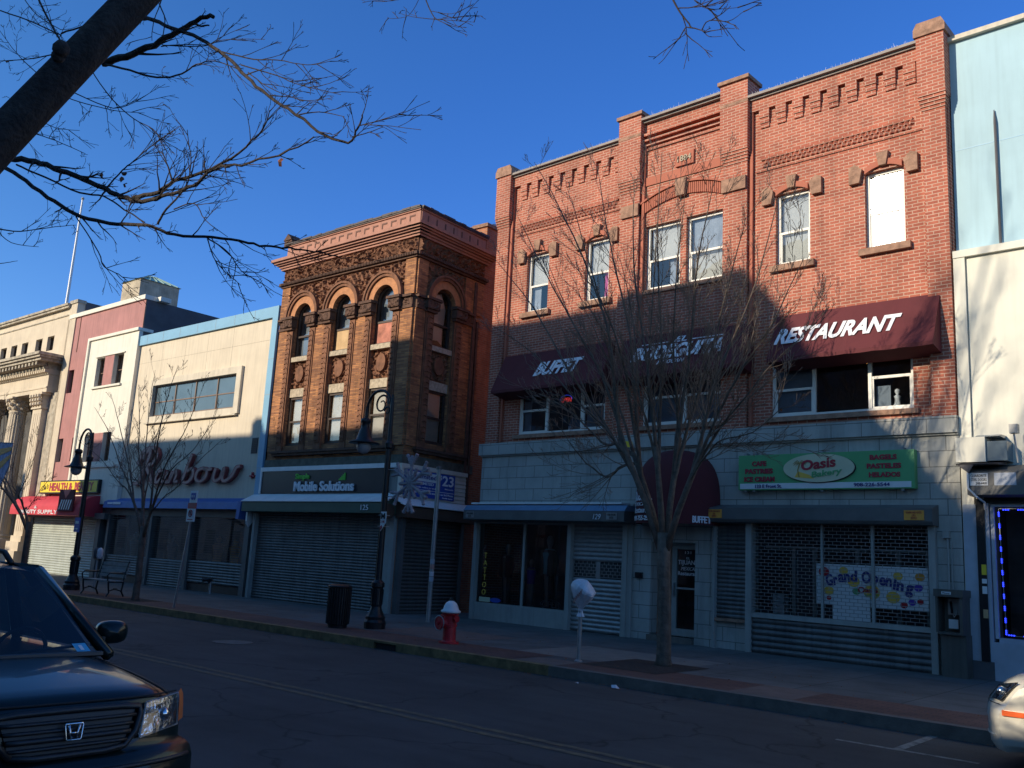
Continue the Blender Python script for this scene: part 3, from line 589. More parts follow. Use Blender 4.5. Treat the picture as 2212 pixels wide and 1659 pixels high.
# grey ground floor
GH = [(-17.78, -12.70, 0.14, 2.78), (-12.13, -10.96, 0.28, 2.34), (-10.44, -5.84, 0.14, 2.80)]
g = MB(); wall(g, -17.78, -5.38, 0.0, 4.50, GH, -.10, 0.4)
g.quad((-17.78, -.1, 0), (-17.78, -.1, 4.5), (-17.78, 0, 4.5), (-17.78, 0, 0)); g.build('ground_floor_wall', 'ashlar', A)
g = MB(); g.box(-17.84, -5.38, -.20, 0, 4.53, 4.85); g.build('stone_band', 'ashlar', A)
g = MB(); g.box(-17.80, -5.38, -.15, 0, 4.49, 4.53); g.build('stone_band', 'greypaint', A)
# tattoo shop front
fr_ = MB(); fr_.box(-17.84, -17.72, -.2, .1, .12, 2.72); fr_.box(-17.72, -14.56, -.14, .1, .12, .56); fr_.box(-17.72, -14.56, -.13, .1, .56, .60)
fr_.box(-16.11, -16.05, -.10, -.02, .60, 2.72); fr_.box(-14.56, -14.44, -.2, .1, .12, 2.72); fr_.box(-12.88, -12.74, -.2, .1, .12, 2.72); fr_.box(-17.72, -12.88, -.12, .1, 2.68, 2.78); fr_.box(-12.74, -12.62, -.16, .0, .12, 3.2)
sf = fr_.build('shop_front', 'greypaint', A)
MB().quad((-17.72, -.06, .6), (-14.56, -.06, .6), (-14.56, -.06, 2.7), (-17.72, -.06, 2.7)).build('pane', 'shopglass', sf)
for a, b in ((0.16, 1.42), (1.82, 2.68)):
    s = MB(); shutter(s, -14.44, -12.88, a, b, -.06, .105, .03); s.build('rolling_shutter', 'galv', A)
s = MB()   # open brick-pattern links between the two
for i in range(5):
    z_ = 1.45 + i * .075; s.box(-14.44, -12.88, -.07, -.055, z_, z_ + .012)
    for j in range(12): xx = -14.4 + j * .13 + (i % 2) * .065; s.box(xx, xx + .012, -.068, -.057, z_ + .012, z_ + .075)
s.box(-13.72, -13.6, -.075, -.05, 1.42, 1.82); s.build('rolling_shutter', 'galv', A); 
MB().box(-14.44, -12.88, -.02, -.01, .16, 2.68).build('interior', 'interior', A)
text('lettering', 'T\nA\nT\nT\nO\nO', 'balloon', sf, (-17.52, -17.38, .80, 1.90), -.07, .006)
s = MB(); s.box(-17.6, -17.2, -.085, -.075, .62, .74); s.build('window_sticker', 'signcream', sf); s = MB(); s.prism([(-17.2 + .2 * math.cos(a) + .2, .68 + .06 * math.sin(a)) for a in [i * math.pi / 8 for i in range(16)]], -.085, -.075); s.build('window_sticker', 'signblue', sf)
nb = MB()
def neon(mb, pts, r=.012): mb.tube([(p[0], -.03, p[1]) for p in pts], r, 5)
ox = -15.35; 
for L_ in ([(0, .0), (-.07, .05), (0, .15), (.09, .15), (.1, .02), (0, 0)], [(.14, 0), (.14, .15), (.22, .13), (.22, .08), (.14, .07)], [(.35, .0), (.26, 0), (.26, .15), (.35, .15)], [(.26, .08), (.33, .08)], [(.39, 0), (.39, .15), (.48, 0), (.48, .15)]): neon(nb, [(ox + a, .64 + b * .9) for a, b in L_])
nb.tube([(ox + .2 + .33 * math.cos(a), -.03, .70 + .12 * math.sin(a)) for a in [i * math.pi / 14 for i in range(29)]], .006, 4)
tag(nb.build('open_sign', 'galv', fr=FA), "unlit neon OPEN sign low in the shop window with mannequins", "sign")
def mannequin(x, z0, h, shirt, coat, legs, label):
    t = thing('mannequin', label, "mannequin", FA, (x, .45, z0)); s = h / 1.8
    b = MB(); b.lathe([(.09 * s, 0), (.085 * s, .3 * s), (.13 * s, .78 * s), (.16 * s, .95 * s), (.13 * s, 1.1 * s), (.19 * s, 1.38 * s), (.17 * s, 1.46 * s), (.055 * s, 1.50 * s), (.055 * s, 1.56 * s), (.085 * s, 1.62 * s), (.10 * s, 1.72 * s), (.07 * s, 1.82 * s), (.01, 1.85 * s)], (x, .22, z0), 14)
    b.build('body', 'skin', t, True)
    c = MB(); c.lathe([(.17 * s, .85 * s), (.16 * s, 1.0 * s), (.2 * s, 1.38 * s), (.12 * s, 1.50 * s)], (x, .22, z0), 14); c.build('shirt', shirt, t, True)
    if coat:
        c = MB()
        for sd in (-1, 1): c.tube([(x + sd * .17 * s, .22, z0 + 1.42 * s), (x + sd * .25 * s, .21, z0 + 1.15 * s), (x + sd * .22 * s, .15, z0 + .88 * s)], [.07 * s, .06 * s, .05 * s], 8); c.prism([(x + sd * .07 * s, z0 + .8 * s), (x + sd * .23 * s, z0 + .8 * s), (x + sd * .2 * s, z0 + 1.45 * s), (x + sd * .07 * s, z0 + 1.48 * s)][::sd], .06, .2)
        c.build('jacket', coat, t, True)
    c = MB()
    for sd in (-1, 1): c.tube([(x + sd * .08 * s, .22, z0), (x + sd * .09 * s, .21, z0 + .85 * s)], [.07 * s, .10 * s], 8)
    c.build('trousers', legs, t, True)
mannequin(-15.45, .62, 1.75, 'teal', 'jacket', 'black', "mannequin in a brown jacket over a pale teal shirt in the shop window")
mannequin(-16.05, .62, 1.15, 'purple', None, 'skin', "smaller mannequin in a purple dress beside the jacketed mannequin")
mannequin(-16.9, .62, 1.5, 'jacket', 'maroon', 'black', "mannequin in dark clothes behind the TATTOO lettering")
# restaurant door
d = MB(); d.box(-12.13, -11.72, .2, .25, .28, 2.34); d.build('door_side_panel', 'sandstone', A)
d = MB(); d.box(-11.72, -11.60, .16, .24, .28, 2.34); d.box(-11.02, -10.96, .16, .24, .28, 2.34); d.box(-11.60, -11.02, .16, .24, .28, .44); d.box(-11.60, -11.02, .16, .24, 2.2, 2.34); d.box(-11.60, -11.02, .15, .24, 1.31, 1.35)
dr = d.build('door', 'greypaint', A); MB().quad((-11.6, .2, .44), (-11.02, .2, .44), (-11.02, .2, 2.2), (-11.6, .2, 2.2)).build('pane', 'shopglass', dr)
MB().box(-11.66, -11.63, .09, .16, 1.15, 1.45).build('handle', 'galv', dr)
text('lettering', 'EL', 'letter', dr, (-11.36, -11.27, 1.98, 2.03), .19, .003); text('lettering', 'TIJUANA', 'letter', dr, (-11.58, -11.04, 1.83, 1.96), .19, .003, bold=.01)
text('lettering', 'MEXICAN', 'letter', dr, (-11.50, -11.06, 1.73, 1.81), .19, .003, shear=.3); text('lettering', 'Restaurant', 'letter', dr, (-11.58, -11.04, 1.62, 1.71), .19, .003, bold=.01); text('lettering', '131', 'letter', dr, (-11.40, -11.24, 2.10, 2.16), .19, .003)
MB().box(-12.13, -10.96, -.22, .3, .14, .28).build('door_step', 'kerb', A)
b = MB(); b.box(-12.52, -12.34, -.16, -.1, 1.50, 1.63); b.box(-12.49, -12.37, -.17, -.16, 1.53, 1.60); b.build('letter_box', 'black', A)
# bakery shop front
f = MB(); f.box(-10.46, -10.40, -.22, .1, .12, 2.86); f.box(-9.66, -9.53, -.24, .1, .12, 2.86); f.box(-5.94, -5.82, -.24, .1, .14, 2.80); f.box(-9.53, -5.94, -.22, .1, .86, .95); f.box(-8.03, -7.99, -.19, -.12, .95, 2.8); f.box(-7.02, -6.97, -.19, -.12, .95, 2.8)
bf = f.build('shop_front', 'greypaint', A)
MB().box(-10.40, -9.66, -.10, .0, .14, .72).build('stall_riser', 'ashlar', A); MB().box(-10.44, -9.62, -.2, -.1, .72, .78).build('window_sill', 'sandstone', A)
s = MB(); shutter(s, -10.40, -9.66, .78, 2.86, -.10, .09, .022); s.build('rolling_shutter', 'shutter_grey', A)
s = MB(); shutter(s, -9.53, -5.94, .15, .86, -.17, .11, .03); s.build('rolling_shutter', 'shutter_grey', A)
g = MB(); R0 = .96; n = 27; ph = (2.8 - R0) / n
for i in range(n + 1):
    zz = R0 + i * ph; g.box(-9.53, -5.94, -.176, -.164, zz - .005, zz + .005)
    if i < n:
        for j in range(22):
            xx = -9.5 + j * .163 + (i % 2) * .08
            if xx < -5.97: g.box(xx, xx + .009, -.174, -.166, zz + .005, zz + ph - .005)
g.build('security_grille', 'galv', A)
MB().quad((-9.53, -.03, .95), (-5.94, -.03, .95), (-5.94, -.03, 2.8), (-9.53, -.03, 2.8)).build('pane', 'shopglass', bf)
i2 = MB()
for x in (-8.9, -8.45, -7.55, -6.75, -6.2): i2.box(x, x + .09, .35, .42, .95, 2.3)
i2.box(-9.5, -6.0, .36, .41, 2.3, 2.36); pieces(i2, 'interior_partition', 'greypaint', A)
i2 = MB(); i2.box(-9.2, -8.95, .1, .3, .96, 1.35); i2.build('interior_chair', 'signwhite', A)
p = MB(); p.tube([(-5.62, -.16, 1.62), (-5.62, -.16, 2.55), (-5.64, -.14, 2.66)], .018, 6); p.tube([(-5.56, -.15, 1.62), (-5.56, -.15, 2.5)], .012, 6); p.box(-5.70, -5.58, -.2, -.1, 2.58, 2.70); p.build('conduit', 'greypaint', A)

# roller boxes above the shops
def canopy(name, label, fr, u0, u1, zt, zm, zb, out, m, cap=None, xf=None, parts=None):
    t = thing(name, label, "canopy", fr if xf is None else FB, (u0, 0, zb) if xf is None else xf((u0, 0, zb)))
    return t
t = thing('shutter_box', "blue-topped rolling shutter box numbered 129 over the tattoo shop", "shutter box", FA, (-15.2, -.2, 2.75))
b = MB(); b.prismx([(-.10, 2.72), (-.62, 2.76), (-.62, 3.0), (-.10, 3.02)], -17.85, -12.55); b.build('housing', 'greycanopy', t)
b = MB(); b.prismx([(-.10, 3.022), (-.63, 3.0), (-.50, 3.14), (-.10, 3.16)], -17.86, -12.54); b.build('sloped_cover', 'bluemetal', t); b = MB(); b.box(-17.7, -12.72, -.50, -.1, 3.17, 3.215); pieces(b, 'top_flashing', 'whitevinyl', t)
text('lettering', '129', 'letter', t, (-13.45, -13.22, 2.80, 2.93), -.625, .005, shear=.25)
for x0 in (-17.75, -13.05):
    s = MB(); s.box(x0, x0 + .3, -.635, -.622, 2.80, 2.96); q = s.build('maker_plate', 'galv', t); text('lettering', 'STEEL DOORS\nGATES', 'letterblack', q, (x0 + .03, x0 + .27, 2.82, 2.94), -.637, .002)
t = thing('shutter_box', "long grey shutter box with orange stickers over the bakery front", "shutter box", FA, (-8, -.2, 2.8))
b = MB(); b.prismx([(-.10, 2.78), (-.42, 2.80), (-.46, 2.86), (-.46, 3.10), (-.10, 3.19)], -10.50, -5.78); b.build('housing', 'greycanopy', t)
for x0 in (-10.46, -6.28):
    s = MB(); s.box(x0, x0 + .36, -.475, -.462, 2.88, 3.06); q = s.build('sticker', 'signorange', t); text('lettering', 'DOORS AND GATES\nCALL\nSERVICE', 'letterred', q, (x0 + .04, x0 + .32, 2.90, 3.04), -.477, .002)

# maroon canvas awnings
def awning(label, x0, x1, words, skew=0.0):
    t = thing('awning', label, "awning", FA, ((x0 + x1) / 2, 0, 6.1), group="maroon awnings over the first-floor windows")
    def P(u, v): return (-(0.08 + .50 * v), 7.27 - 1.03 * v)
    b = MB(); pr = [(-.0, 7.30), (-.10, 7.27), (-.60, 6.22), (-.60, 6.16), (-.57, 6.17), (0, 6.05)]
    nx_ = 48; rb = 4; rw = random.Random(int(x0 * 10))
    def cv(u, v):
        x = x0 + (x1 - x0) * u; sag = .022 * abs(math.sin(math.pi * rb * u)) ** .7 * math.sin(math.pi * min(1, v * 1.3)) + .006 * math.sin(31 * u + 5 * v) * math.sin(math.pi * v)
        k = v * 4; P5 = [(-.0, 7.30), (-.10, 7.27), (-.60, 6.22), (-.60, 6.16 - .012 * math.sin(math.pi * rb * u) ** 2), (-.57, 6.17)]
        return (x, 0, 0)
    def slope(u, v): x = x0 + (x1 - x0) * u; sg = .024 * abs(math.sin(math.pi * rb * u)) ** .8 * math.sin(math.pi * v) + .005 * math.sin(40 * u + 6 * v) * math.sin(math.pi * v); return (x, -.10 - .50 * v + sg * .9, 7.27 - 1.05 * v - sg * .4)
    b.grid(lambda u, v: slope(u, 1 - v), nx_, 8); b.grid(lambda u, v: (x0 + (x1 - x0) * u, -.60 + .003 * math.sin(50 * u), 6.15 + .07 * v - .012 * (1 - v) * abs(math.sin(math.pi * 6 * u))), nx_, 1)
    b.quad((x0, 0, 7.30), (x0, -.10, 7.27), (x1, -.10, 7.27), (x1, 0, 7.30)); b.quad((x0, -.59, 6.17), (x0, 0, 6.05), (x1, 0, 6.05), (x1, -.59, 6.17))
    for xx in (x0, x1): b.add([(xx, 0, 7.30), (xx, -.10, 7.27), (xx, -.60, 6.22), (xx, -.60, 6.15), (xx, 0, 6.05)], [(0, 1, 2, 3, 4)])
    c = b.build('canopy', 'maroon', t)
    s = math.hypot(.5, 1.05); nx = (-.10, 7.27); dn = (-.5 / s, -1.05 / s); nn = (-1.05 / s, .5 / s)
    for w_, (a, b_, v0, v1), sh, bd in words:
        def xf(p, dn=dn, nn=nn): # p: x, y (outwards negative), z distance up from lower edge
            d = s - p[2]; return (p[0], nx[0] + dn[0] * d - nn[0] * p[1], nx[1] + dn[1] * d - nn[1] * p[1])
        text('lettering', w_, 'letter', t, (a, b_, v0, v1), -.004, .004, shear=sh, bold=bd, xf=xf)
        if w_ == 'BODEGUITA':
            for a2, b2 in ((a + .2, a + .95), (b_ - .85, b_ - .05)): MB(xf).box(a2, b2, -.008, -.002, v1 + .06, v1 + .085).build('lettering', 'letter', t)
awning("maroon awning lettered BUFFET, leftmost of the three on the brick building", -17.12, -13.42, [('BUFFET', (-15.75, -14.2, .33, .78), .35, .038)])
awning("maroon awning in the middle lettered EL BODEGUITA behind the bare tree", -13.1, -9.6, [('BODEGUITA', (-12.65, -10.2, .38, .80), .3, .038), ('EL', (-11.55, -11.2, .84, 1.0), .3, .02), ('MEXICAN', (-11.85, -11.1, .22, .33), .3, .01)])
awning("sunlit maroon awning lettered RESTAURANT, rightmost of the three", -9.0, -5.62, [('RESTAURANT', (-8.92, -6.28, .36, .78), .3, .04)])
# domed awning over the door
t = thing('dome_awning', "maroon quarter-dome awning with white lettering over the restaurant door", "awning", FA, (-11.35, -.1, 2.9))
cx, zb, Rw, Rh = -11.36, 2.92, 1.02, 1.5
d = MB(); d.grid(lambda u, v: (cx - Rw * math.cos(math.pi * u), -.11 - .95 * math.sin(math.pi * u) * (math.cos(v * math.pi / 2) ** .8), zb + Rh * max(0, 1 - (1 - v) ** 2) ** .5 * (0.0 + math.sin(math.pi * u) ** .55) if v > 0 else zb), 28, 16)
d.build('canopy', 'maroon', t, True)
d = MB(); d.grid(lambda u, v: (cx - Rw * math.cos(math.pi * u), -.11 - .955 * math.sin(math.pi * u), zb - .20 + .20 * v), 28, 1); d.build('valance', 'maroon', t, True)
def dome(p):
    u = math.acos(max(-1, min(1, (cx - p[0]) / Rw))) / math.pi; return (p[0], -.125 - .95 * math.sin(math.pi * u) * (1 - .22 * max(0, (p[2] - zb)) ) + p[1], p[2])
text('lettering', 'BODEGUITA', 'letter', t, (-12.28, -11.5, 3.22, 3.44), -.03, .01, bold=.03, xf=dome); text('lettering', 'MEXICAN', 'letter', t, (-12.25, -11.6, 3.10, 3.18), -.03, .01, xf=dome)
text('lettering', 'Restaurant', 'letter', t, (-12.2, -11.45, 2.94, 3.07), -.02, .01, shear=.3, xf=dome); text('lettering', '908-755-2501', 'letter', t, (-12.2, -11.45, 2.77, 2.88), -.02, .01, bold=.02, xf=dome)
text('lettering', 'BUFFET', 'letter', t, (-10.62, -10.38, 2.75, 2.90), -.0, .01, bold=.02, xf=dome)
# bakery sign
t = thing('shop_sign', "long green sign with a cream oval and palm tree over the bakery grille", "sign", FA, (-8, -.2, 3.5))
b = MB(); b.box(-9.82, -6.14, -.26, -.10, 3.49, 4.23); b.build('panel', 'signgreen', t); b = MB(); b.box(-9.78, -6.2, -.268, -.258, 3.51, 3.625); b.build('address_strip', 'signwhite', t)
b = MB(); b.prism([(-8.01 + .76 * math.cos(a), 3.91 + .295 * math.sin(a)) for a in [i * math.pi / 20 for i in range(40)]], -.285, -.262); b.build('oval_rim', 'signblack', t)
b = MB(); b.prism([(-8.02 + .75 * math.cos(a), 3.92 + .29 * math.sin(a)) for a in [i * math.pi / 20 for i in range(40)]], -.298, -.286); b.build('oval', 'signcream', t)
for w_, bx, m_, yy, sh, bd, ro in (('CAFE', (-9.50, -9.17, 3.99, 4.10), 'letterred', -.262, 0, .045, 0), ('PASTRIES', (-9.66, -9.02, 3.83, 3.94), 'letterred', -.262, 0, .045, 0), ('ICE CREAM', (-9.68, -8.98, 3.66, 3.77), 'letterred', -.262, 0, .045, 0),
        ('BAGELS', (-6.98, -6.46, 4.05, 4.15), 'letterred', -.262, 0, .045, 0), ('PASTELES', (-7.04, -6.38, 3.88, 3.98), 'letterred', -.262, 0, .045, 0), ('HELADOS', (-7.0, -6.40, 3.71, 3.81), 'letterred', -.262, 0, .045, 0),
        ('133 E Front St.', (-9.42, -8.82, 3.53, 3.60), 'letterblue', -.270, 0, .01, 0), ('908-226-5544', (-7.3, -6.6, 3.535, 3.605), 'letterblue', -.270, 0, .01, 0),
        ('Oasis', (-8.38, -7.65, 3.90, 4.11), 'signred', -.30, .1, .03, .10), ('Bakery', (-8.16, -7.52, 3.72, 3.88), 'signgreen', -.30, .15, .02, .12)):
    text('lettering', w_, m_, t, bx, yy, .006, shear=sh, bold=bd, rot=ro)
pl = MB(); pl.tube([(-8.42, -.302, 3.74), (-8.45, -.302, 3.88), (-8.41, -.302, 4.02)], .012, 5)
for a in (-2.7, -2.2, -.9, -.4, .3, .9, 2.2, 2.9): pl.tube([(-8.41, -.302, 4.03), (-8.41 + .09 * math.cos(a), -.302, 4.045 + .05 * math.sin(a)), (-8.41 + .15 * math.cos(a), -.302, 4.00 + .05 * math.sin(a))], [.007, .007, .003], 4)
pl.build('palm_drawing', 'palm', t)
pl = MB(); pl.prism([(-8.52, 3.74), (-8.1, 3.70), (-8.2, 3.78), (-8.45, 3.86)], -.3015, -.298); pl.build('sand_drawing', 'balloon', t)
b = MB()
for x in (-9.7, -9.5, -8.0, -6.4): b.box(x, x + .06, -.24, -.1, 4.23, 4.28); b.box(x, x + .06, -.24, -.1, 3.45, 3.49)
pieces(b, 'bracket', 'galv', t)
# grand opening banner behind the grille
t = thing('banner', "white Grand Opening banner with fruit and balloons hung behind the bakery grille", "banner", FA, (-7, -.1, 1.2))
b = MB(); b.box(-8.16, -6.0, -.10, -.09, 1.24, 2.02); b.build('cloth', 'signwhite', t)
rnd = random.Random(3)
for x, z_, r, m_ in ((-8.0, 1.86, .11, 'hydred'), (-7.6, 1.9, .09, 'balloon'), (-7.9, 1.5, .10, 'balloon'), (-6.55, 1.85, .09, 'balloon'), (-7.4, 1.7, .12, 'balloon'), (-7.05, 1.52, .16, 'balloon'), (-6.65, 1.45, .13, 'balloon'), (-7.9, 1.36, .05, 'hydred'), (-6.45, 1.32, .07, 'hydred'), (-6.3, 1.38, .07, 'purple'), (-6.15, 1.4, .06, 'hydred'), (-6.15, 1.85, .09, 'signorange'), (-6.18, 1.65, .08, 'purple'), (-7.35, 1.52, .08, 'signgreen')):
    MB().prism([(x + r * math.cos(a), z_ + r * .85 * math.sin(a)) for a in [i * math.pi / 8 for i in range(16)]], -.106, -.1005 - rnd.random() * .004).build('balloon_print' if m_ != 'signgreen' else 'leaf_print', m_, t)
for w_, bx, ro in (('Gr', (-7.96, -7.72, 1.60, 1.83), .12), ('an', (-7.71, -7.47, 1.68, 1.84), .06), ('d', (-7.46, -7.33, 1.69, 1.92), .03), ('O', (-7.24, -7.06, 1.68, 1.91), -.01), ('p', (-7.05, -6.92, 1.62, 1.84), -.03), ('en', (-6.90, -6.66, 1.65, 1.81), -.1), ('in', (-6.64, -6.44, 1.58, 1.79), -.16), ('g', (-6.42, -6.27, 1.47, 1.70), -.2)):
    text('lettering', w_, 'letterblue', t, bx, -.108, .004, bold=.04, rot=ro)
text('lettering', 'Oasis', 'signred', t, (-7.32, -6.93, 1.50, 1.62), -.108, .004, bold=.03, rot=.06); text('lettering', 'Bakery', 'signgreen', t, (-7.18, -6.93, 1.42, 1.49), -.108, .004, rot=.08)
b = MB(); b.box(-7.82, -7.08, -.125, -.115, .96, 1.42); q = tag(b.build('notice', 'signwhite', fr=FA), "plain white handwritten notice taped under the Grand Opening banner", "notice")
# bag caught in the tree / yellow pennant
b = MB(); b.prism([(-13.0, 4.72), (-12.99, 4.60), (-12.62, 4.52), (-12.66, 4.67)][::-1], -.24, -.23); tag(b.build('pennant', 'signyellow', fr=FA), "torn yellow pennant on the grey band behind the tree", "pennant")
# red OPEN neon upstairs
t = thing('neon_sign', "small red and blue lit neon OPEN sign in the first-floor window", "sign", FA, (-15.1, .25, 5.9))
text('lettering', 'OPEN', 'neonred', t, (-15.32, -14.98, 5.90, 6.02), .25, .006); b = MB(); b.tube([(-15.15 + .2 * math.cos(a), .24, 5.97 + .12 * math.sin(a)) for a in [i * math.pi / 10 for i in range(11)]], .008, 4); b.build('tube', 'neonblue', t)
b = MB(); b.box(-15.2, -14.85, .3, .36, 5.14, 5.17); b.box(-15.08, -15.0, .3, .36, 5.17, 5.26); tag(b.build('window_ornament', 'signwhite', fr=FA), "small white ornament on the sill of the left first-floor window", "ornament")
t = thing('statuette', "small white and pink statuette in the right first-floor window", "statuette", FA, (-6.65, .3, 5.12))
b = MB(); b.lathe([(.10, 0), (.06, .05), (.05, .15), (.07, .2), (.02, .24), (.05, .28), (.05, .33), (.01, .36)], (-6.62, .3, 5.18), 10); b.build('figure', 'signwhite', t, True); MB().box(-6.85, -6.4, .25, .35, 5.14, 5.18).build('base', 'signwhite', t)
# ================================================================== ornate corner building
Bc = thing('corner_building', "narrow ornate terracotta and tan brick corner building with round-arched top windows and a pink-brown parapet", "building", FB, (-3.2, 0, 0))
def facade(mk, L0, L1, ops, segs, side=False):
    """one face of the corner building. ops: window openings (x0, x1); segs: (x0, x1, kind) of the piers between"""
    lowh = [(a, b, 4.88, 9.55) for a, b in ops]; uph = []
    m = mk(); wall(m, L0, L1, 4.45, 10.3, lowh + uph, 0, .38)
    for a, b in ops: arch_fill(m, a, b, 9.08, 9.55, 0, .38)
    m.build('wall', 'roman', Bc)
    for a, b in ops:
        c = (a + b) / 2
        # carved panel, lintel and sills between the storeys
        m = mk(); m.box(a, b, .14, .2, 6.74, 7.62); relief(m, a, b, 6.76, 7.6, .12, .13, seed=int(a * 10) + 50, step=.03)
        m.prism([(c + .20 * math.cos(t), 7.2 + .27 * math.sin(t)) for t in [i * math.pi / 9 for i in range(18)]], .02, .12)
        m.build('carved_panel', 'terracotta', Bc)
        m = mk(); m.box(a - .01, b + .01, .04, .3, 6.45, 6.72); m.box(a - .02, b + .02, -.03, .3, 7.60, 7.75); pieces(m, 'window_sill', 'stonesill', Bc)
        m = mk(); ring(m, c, 9.08, (b - a) / 2 + .0, (b - a) / 2 + .24, -.07, .05); m.build('arch', 'terraarch', Bc)
        m = mk(); ring(m, c, 9.08, (b - a) / 2 + .242, (b - a) / 2 + .33, -.13, .0); ring(m, c, 9.08, (b - a) / 2 + .332, (b - a) / 2 + .40, -.17, .0); m.build('arch_moulding', 'terracotta', Bc)
        m = mk(); ring(m, c, 9.08, (b - a) / 2 - .055, (b - a) / 2, .10, .20, k=16)
        m.box(a, a + .055, .10, .20, 7.75, 9.08); m.box(b - .055, b, .10, .20, 7.75, 9.08); m.box(a + .055, b - .055, .12, .22, 8.42, 8.48); m.box(a + .055, b - .055, .10, .20, 7.75, 7.81); wo = m.build('window', 'darkframe', Bc)
        P = [(c + ((b - a) / 2 - .05) * math.cos(t), 9.08 + ((b - a) / 2 - .05) * math.sin(t)) for t in [math.pi * i / 12 for i in range(13)]]
        m = mk(); m.add([(p[0], .165, p[1]) for p in P] + [(a + .03, .165, 7.78), (b - .03, .165, 7.78)], [list(range(15))]); m.build('pane', 'glassold', wo)
        i_ = ops.index((a, b))
        if not side:
            m = mk(); m.box(a + .02, b - .02, .25, .26, 7.78, 9.5); m.build('shade', 'glimmer', wo)  # added sheet, coloured like the sky that the arched panes would reflect
            mt = ['curtain', 'plywood', 'orangeboard'][i_]
            if i_: m = mk(); m.box(a + .055, b - .055, .14, .15, 7.81, 8.42); m.build('board', mt, wo)
        else:
            m = mk(); m.add([(a + .1, .22, 8.05), (a + .3, .22, 7.98), (a + .5, .22, 8.0), (b - .2, .22, 7.9), (b - .22, .22, 8.3), (b - .15, .22, 8.6), (b - .12, .22, 9.0), (c + .1, .22, 9.45), (a + .2, .22, 9.3), (a + .07, .22, 8.8)], [list(range(10))]); m.build('torn_shade', 'shadecloth', wo)
        sash(Bc, a, b, 4.88, 6.45, .09, 'darkframe', .07, 5.66, 'glassold', xf=sideB if side else None, blinds=[(a + .1, b - .1, 4.95, 6.38, 'shadecloth' if side else 'blind')])
    zz = 4.72
    m = mk(); st = mk(); cp = mk()
    for a, b, kd in segs:
        if kd == 's':
            st.box(a, b, -.07, 0, zz, 8.66); st.box(a + .05, b - .05, -.10, -.07, zz + .2, 8.5)
            for q in range(26): z_ = zz + .25 + q * .16; st.prism([(a + .06, z_), (a + (b - a) / 2, z_ + .08), (b - .06, z_), (a + (b - a) / 2, z_ + .03)], -.125, -.1)
            cp.box(a - .05, b + .05, -.16, 0, 8.66, 8.74); relief(cp, a - .09, b + .09, 8.74, 9.0, -.22, .05, seed=int(a * 7) + 9, step=.03); cp.box(a - .09, b + .09, -.21, 0, 8.74, 9.0); cp.box(a - .14, b + .14, -.26, 0, 9.0, 9.08)
        else:
            m.box(a, b, -.05, 0, zz, 8.68); cp.box(a, b, -.09, 0, 8.68, 8.76); relief(cp, a, b, 8.76, 9.0, -.08, .05, seed=int(a * 7) + 3, step=.03); cp.box(a, b, -.075, 0, 8.76, 9.0); cp.box(a - .02, b + .02, -.16, 0, 9.0, 9.07)
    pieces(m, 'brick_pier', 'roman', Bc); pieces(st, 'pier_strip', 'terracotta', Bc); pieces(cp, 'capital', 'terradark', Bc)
    # frieze of foliage around the arches, then the two bands
    sk = lambda x, z_: any((x - (a + b) / 2) ** 2 + (z_ - 9.08) ** 2 < ((b - a) / 2 + .40) ** 2 for a, b in ops)
    fx0 = ops[0][0] - .38; fx1 = ops[-1][1] + .40
    m = mk(); relief(m, fx0, fx1, 9.10, 10.16, -.01, .14, seed=77 + side, step=.032, skip=sk); m.build('foliage_frieze', 'terracotta', Bc)
    m = mk(); ea = L0 + .0; eb = L1
    for a, b in ((L0, fx0), (fx1, L1)): m.box(a, b, -.06, 0, 9.10, 10.16)
    pieces(m, 'brick_pier', 'roman', Bc)
    m = mk(); m.box(L0 - .06, L1 + .06, -.10, 0, 10.18, 10.24); m.box(L0 - .1, L1 + .10, -.16, 0, 10.24, 10.33); m.box(L0 - .03, L1 + .03, -.08, 0, 10.33, 10.37); 
    for i in range(int((L1 - L0) / .07)): m.box(L0 + i * .07, L0 + i * .07 + .035, -.18, -.16, 10.245, 10.325)
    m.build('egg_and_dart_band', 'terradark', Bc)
    m = mk(); m.box(L0, L1, -.04, 0, 10.37, 10.80); relief(m, L0, L1, 10.37, 10.80, -.04, .13, seed=5 + side, step=.032); m.build('scroll_frieze', 'terracotta', Bc)
    m = mk()
    for i, (o_, z0, z1) in enumerate(((.12, 10.80, 10.87), (.17, 10.87, 10.93), (.24, 10.94, 10.99), (.31, 10.99, 11.05), (.38, 11.05, 11.14), (.30, 11.14, 11.19))): m.box(L0 - o_, L1 + o_, -o_, .2, z0, z1)
    m.build('cornice', 'pinkpaint', Bc)
    m = mk(); m.box(L0, L1, -.03, .3, 11.19, 11.62); m.box(L0 - .03, L1 + .03, -.07, .3, 11.62, 11.66); m.build('parapet', 'pinkpaint', Bc)
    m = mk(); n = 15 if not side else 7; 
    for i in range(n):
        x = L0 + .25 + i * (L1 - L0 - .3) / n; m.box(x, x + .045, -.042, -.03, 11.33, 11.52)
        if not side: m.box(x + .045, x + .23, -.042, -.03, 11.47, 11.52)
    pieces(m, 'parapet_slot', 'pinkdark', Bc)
    m = mk(); m.box(L0 - .05, L1 + .05, -.10, .35, 11.66, 11.70)
    rr = random.Random(2); x = L0 - .05
    while x < L1: w_ = rr.uniform(.12, .3); m.box(x, min(x + w_, L1 + .05), -.11 - rr.uniform(0, .02), .35, 11.70, 11.74 + rr.uniform(0, .035)); x += w_
    m.build('coping', 'darkframe', Bc)
    # base courses
    m = mk(); m.box(L0 + .4, L1 - .4, -.12, 0, 4.56, 4.72); m.box(L0 + .35, L1 - .35, -.16, 0, 4.64, 4.70); pieces(m, 'sill_course', 'terradark', Bc)
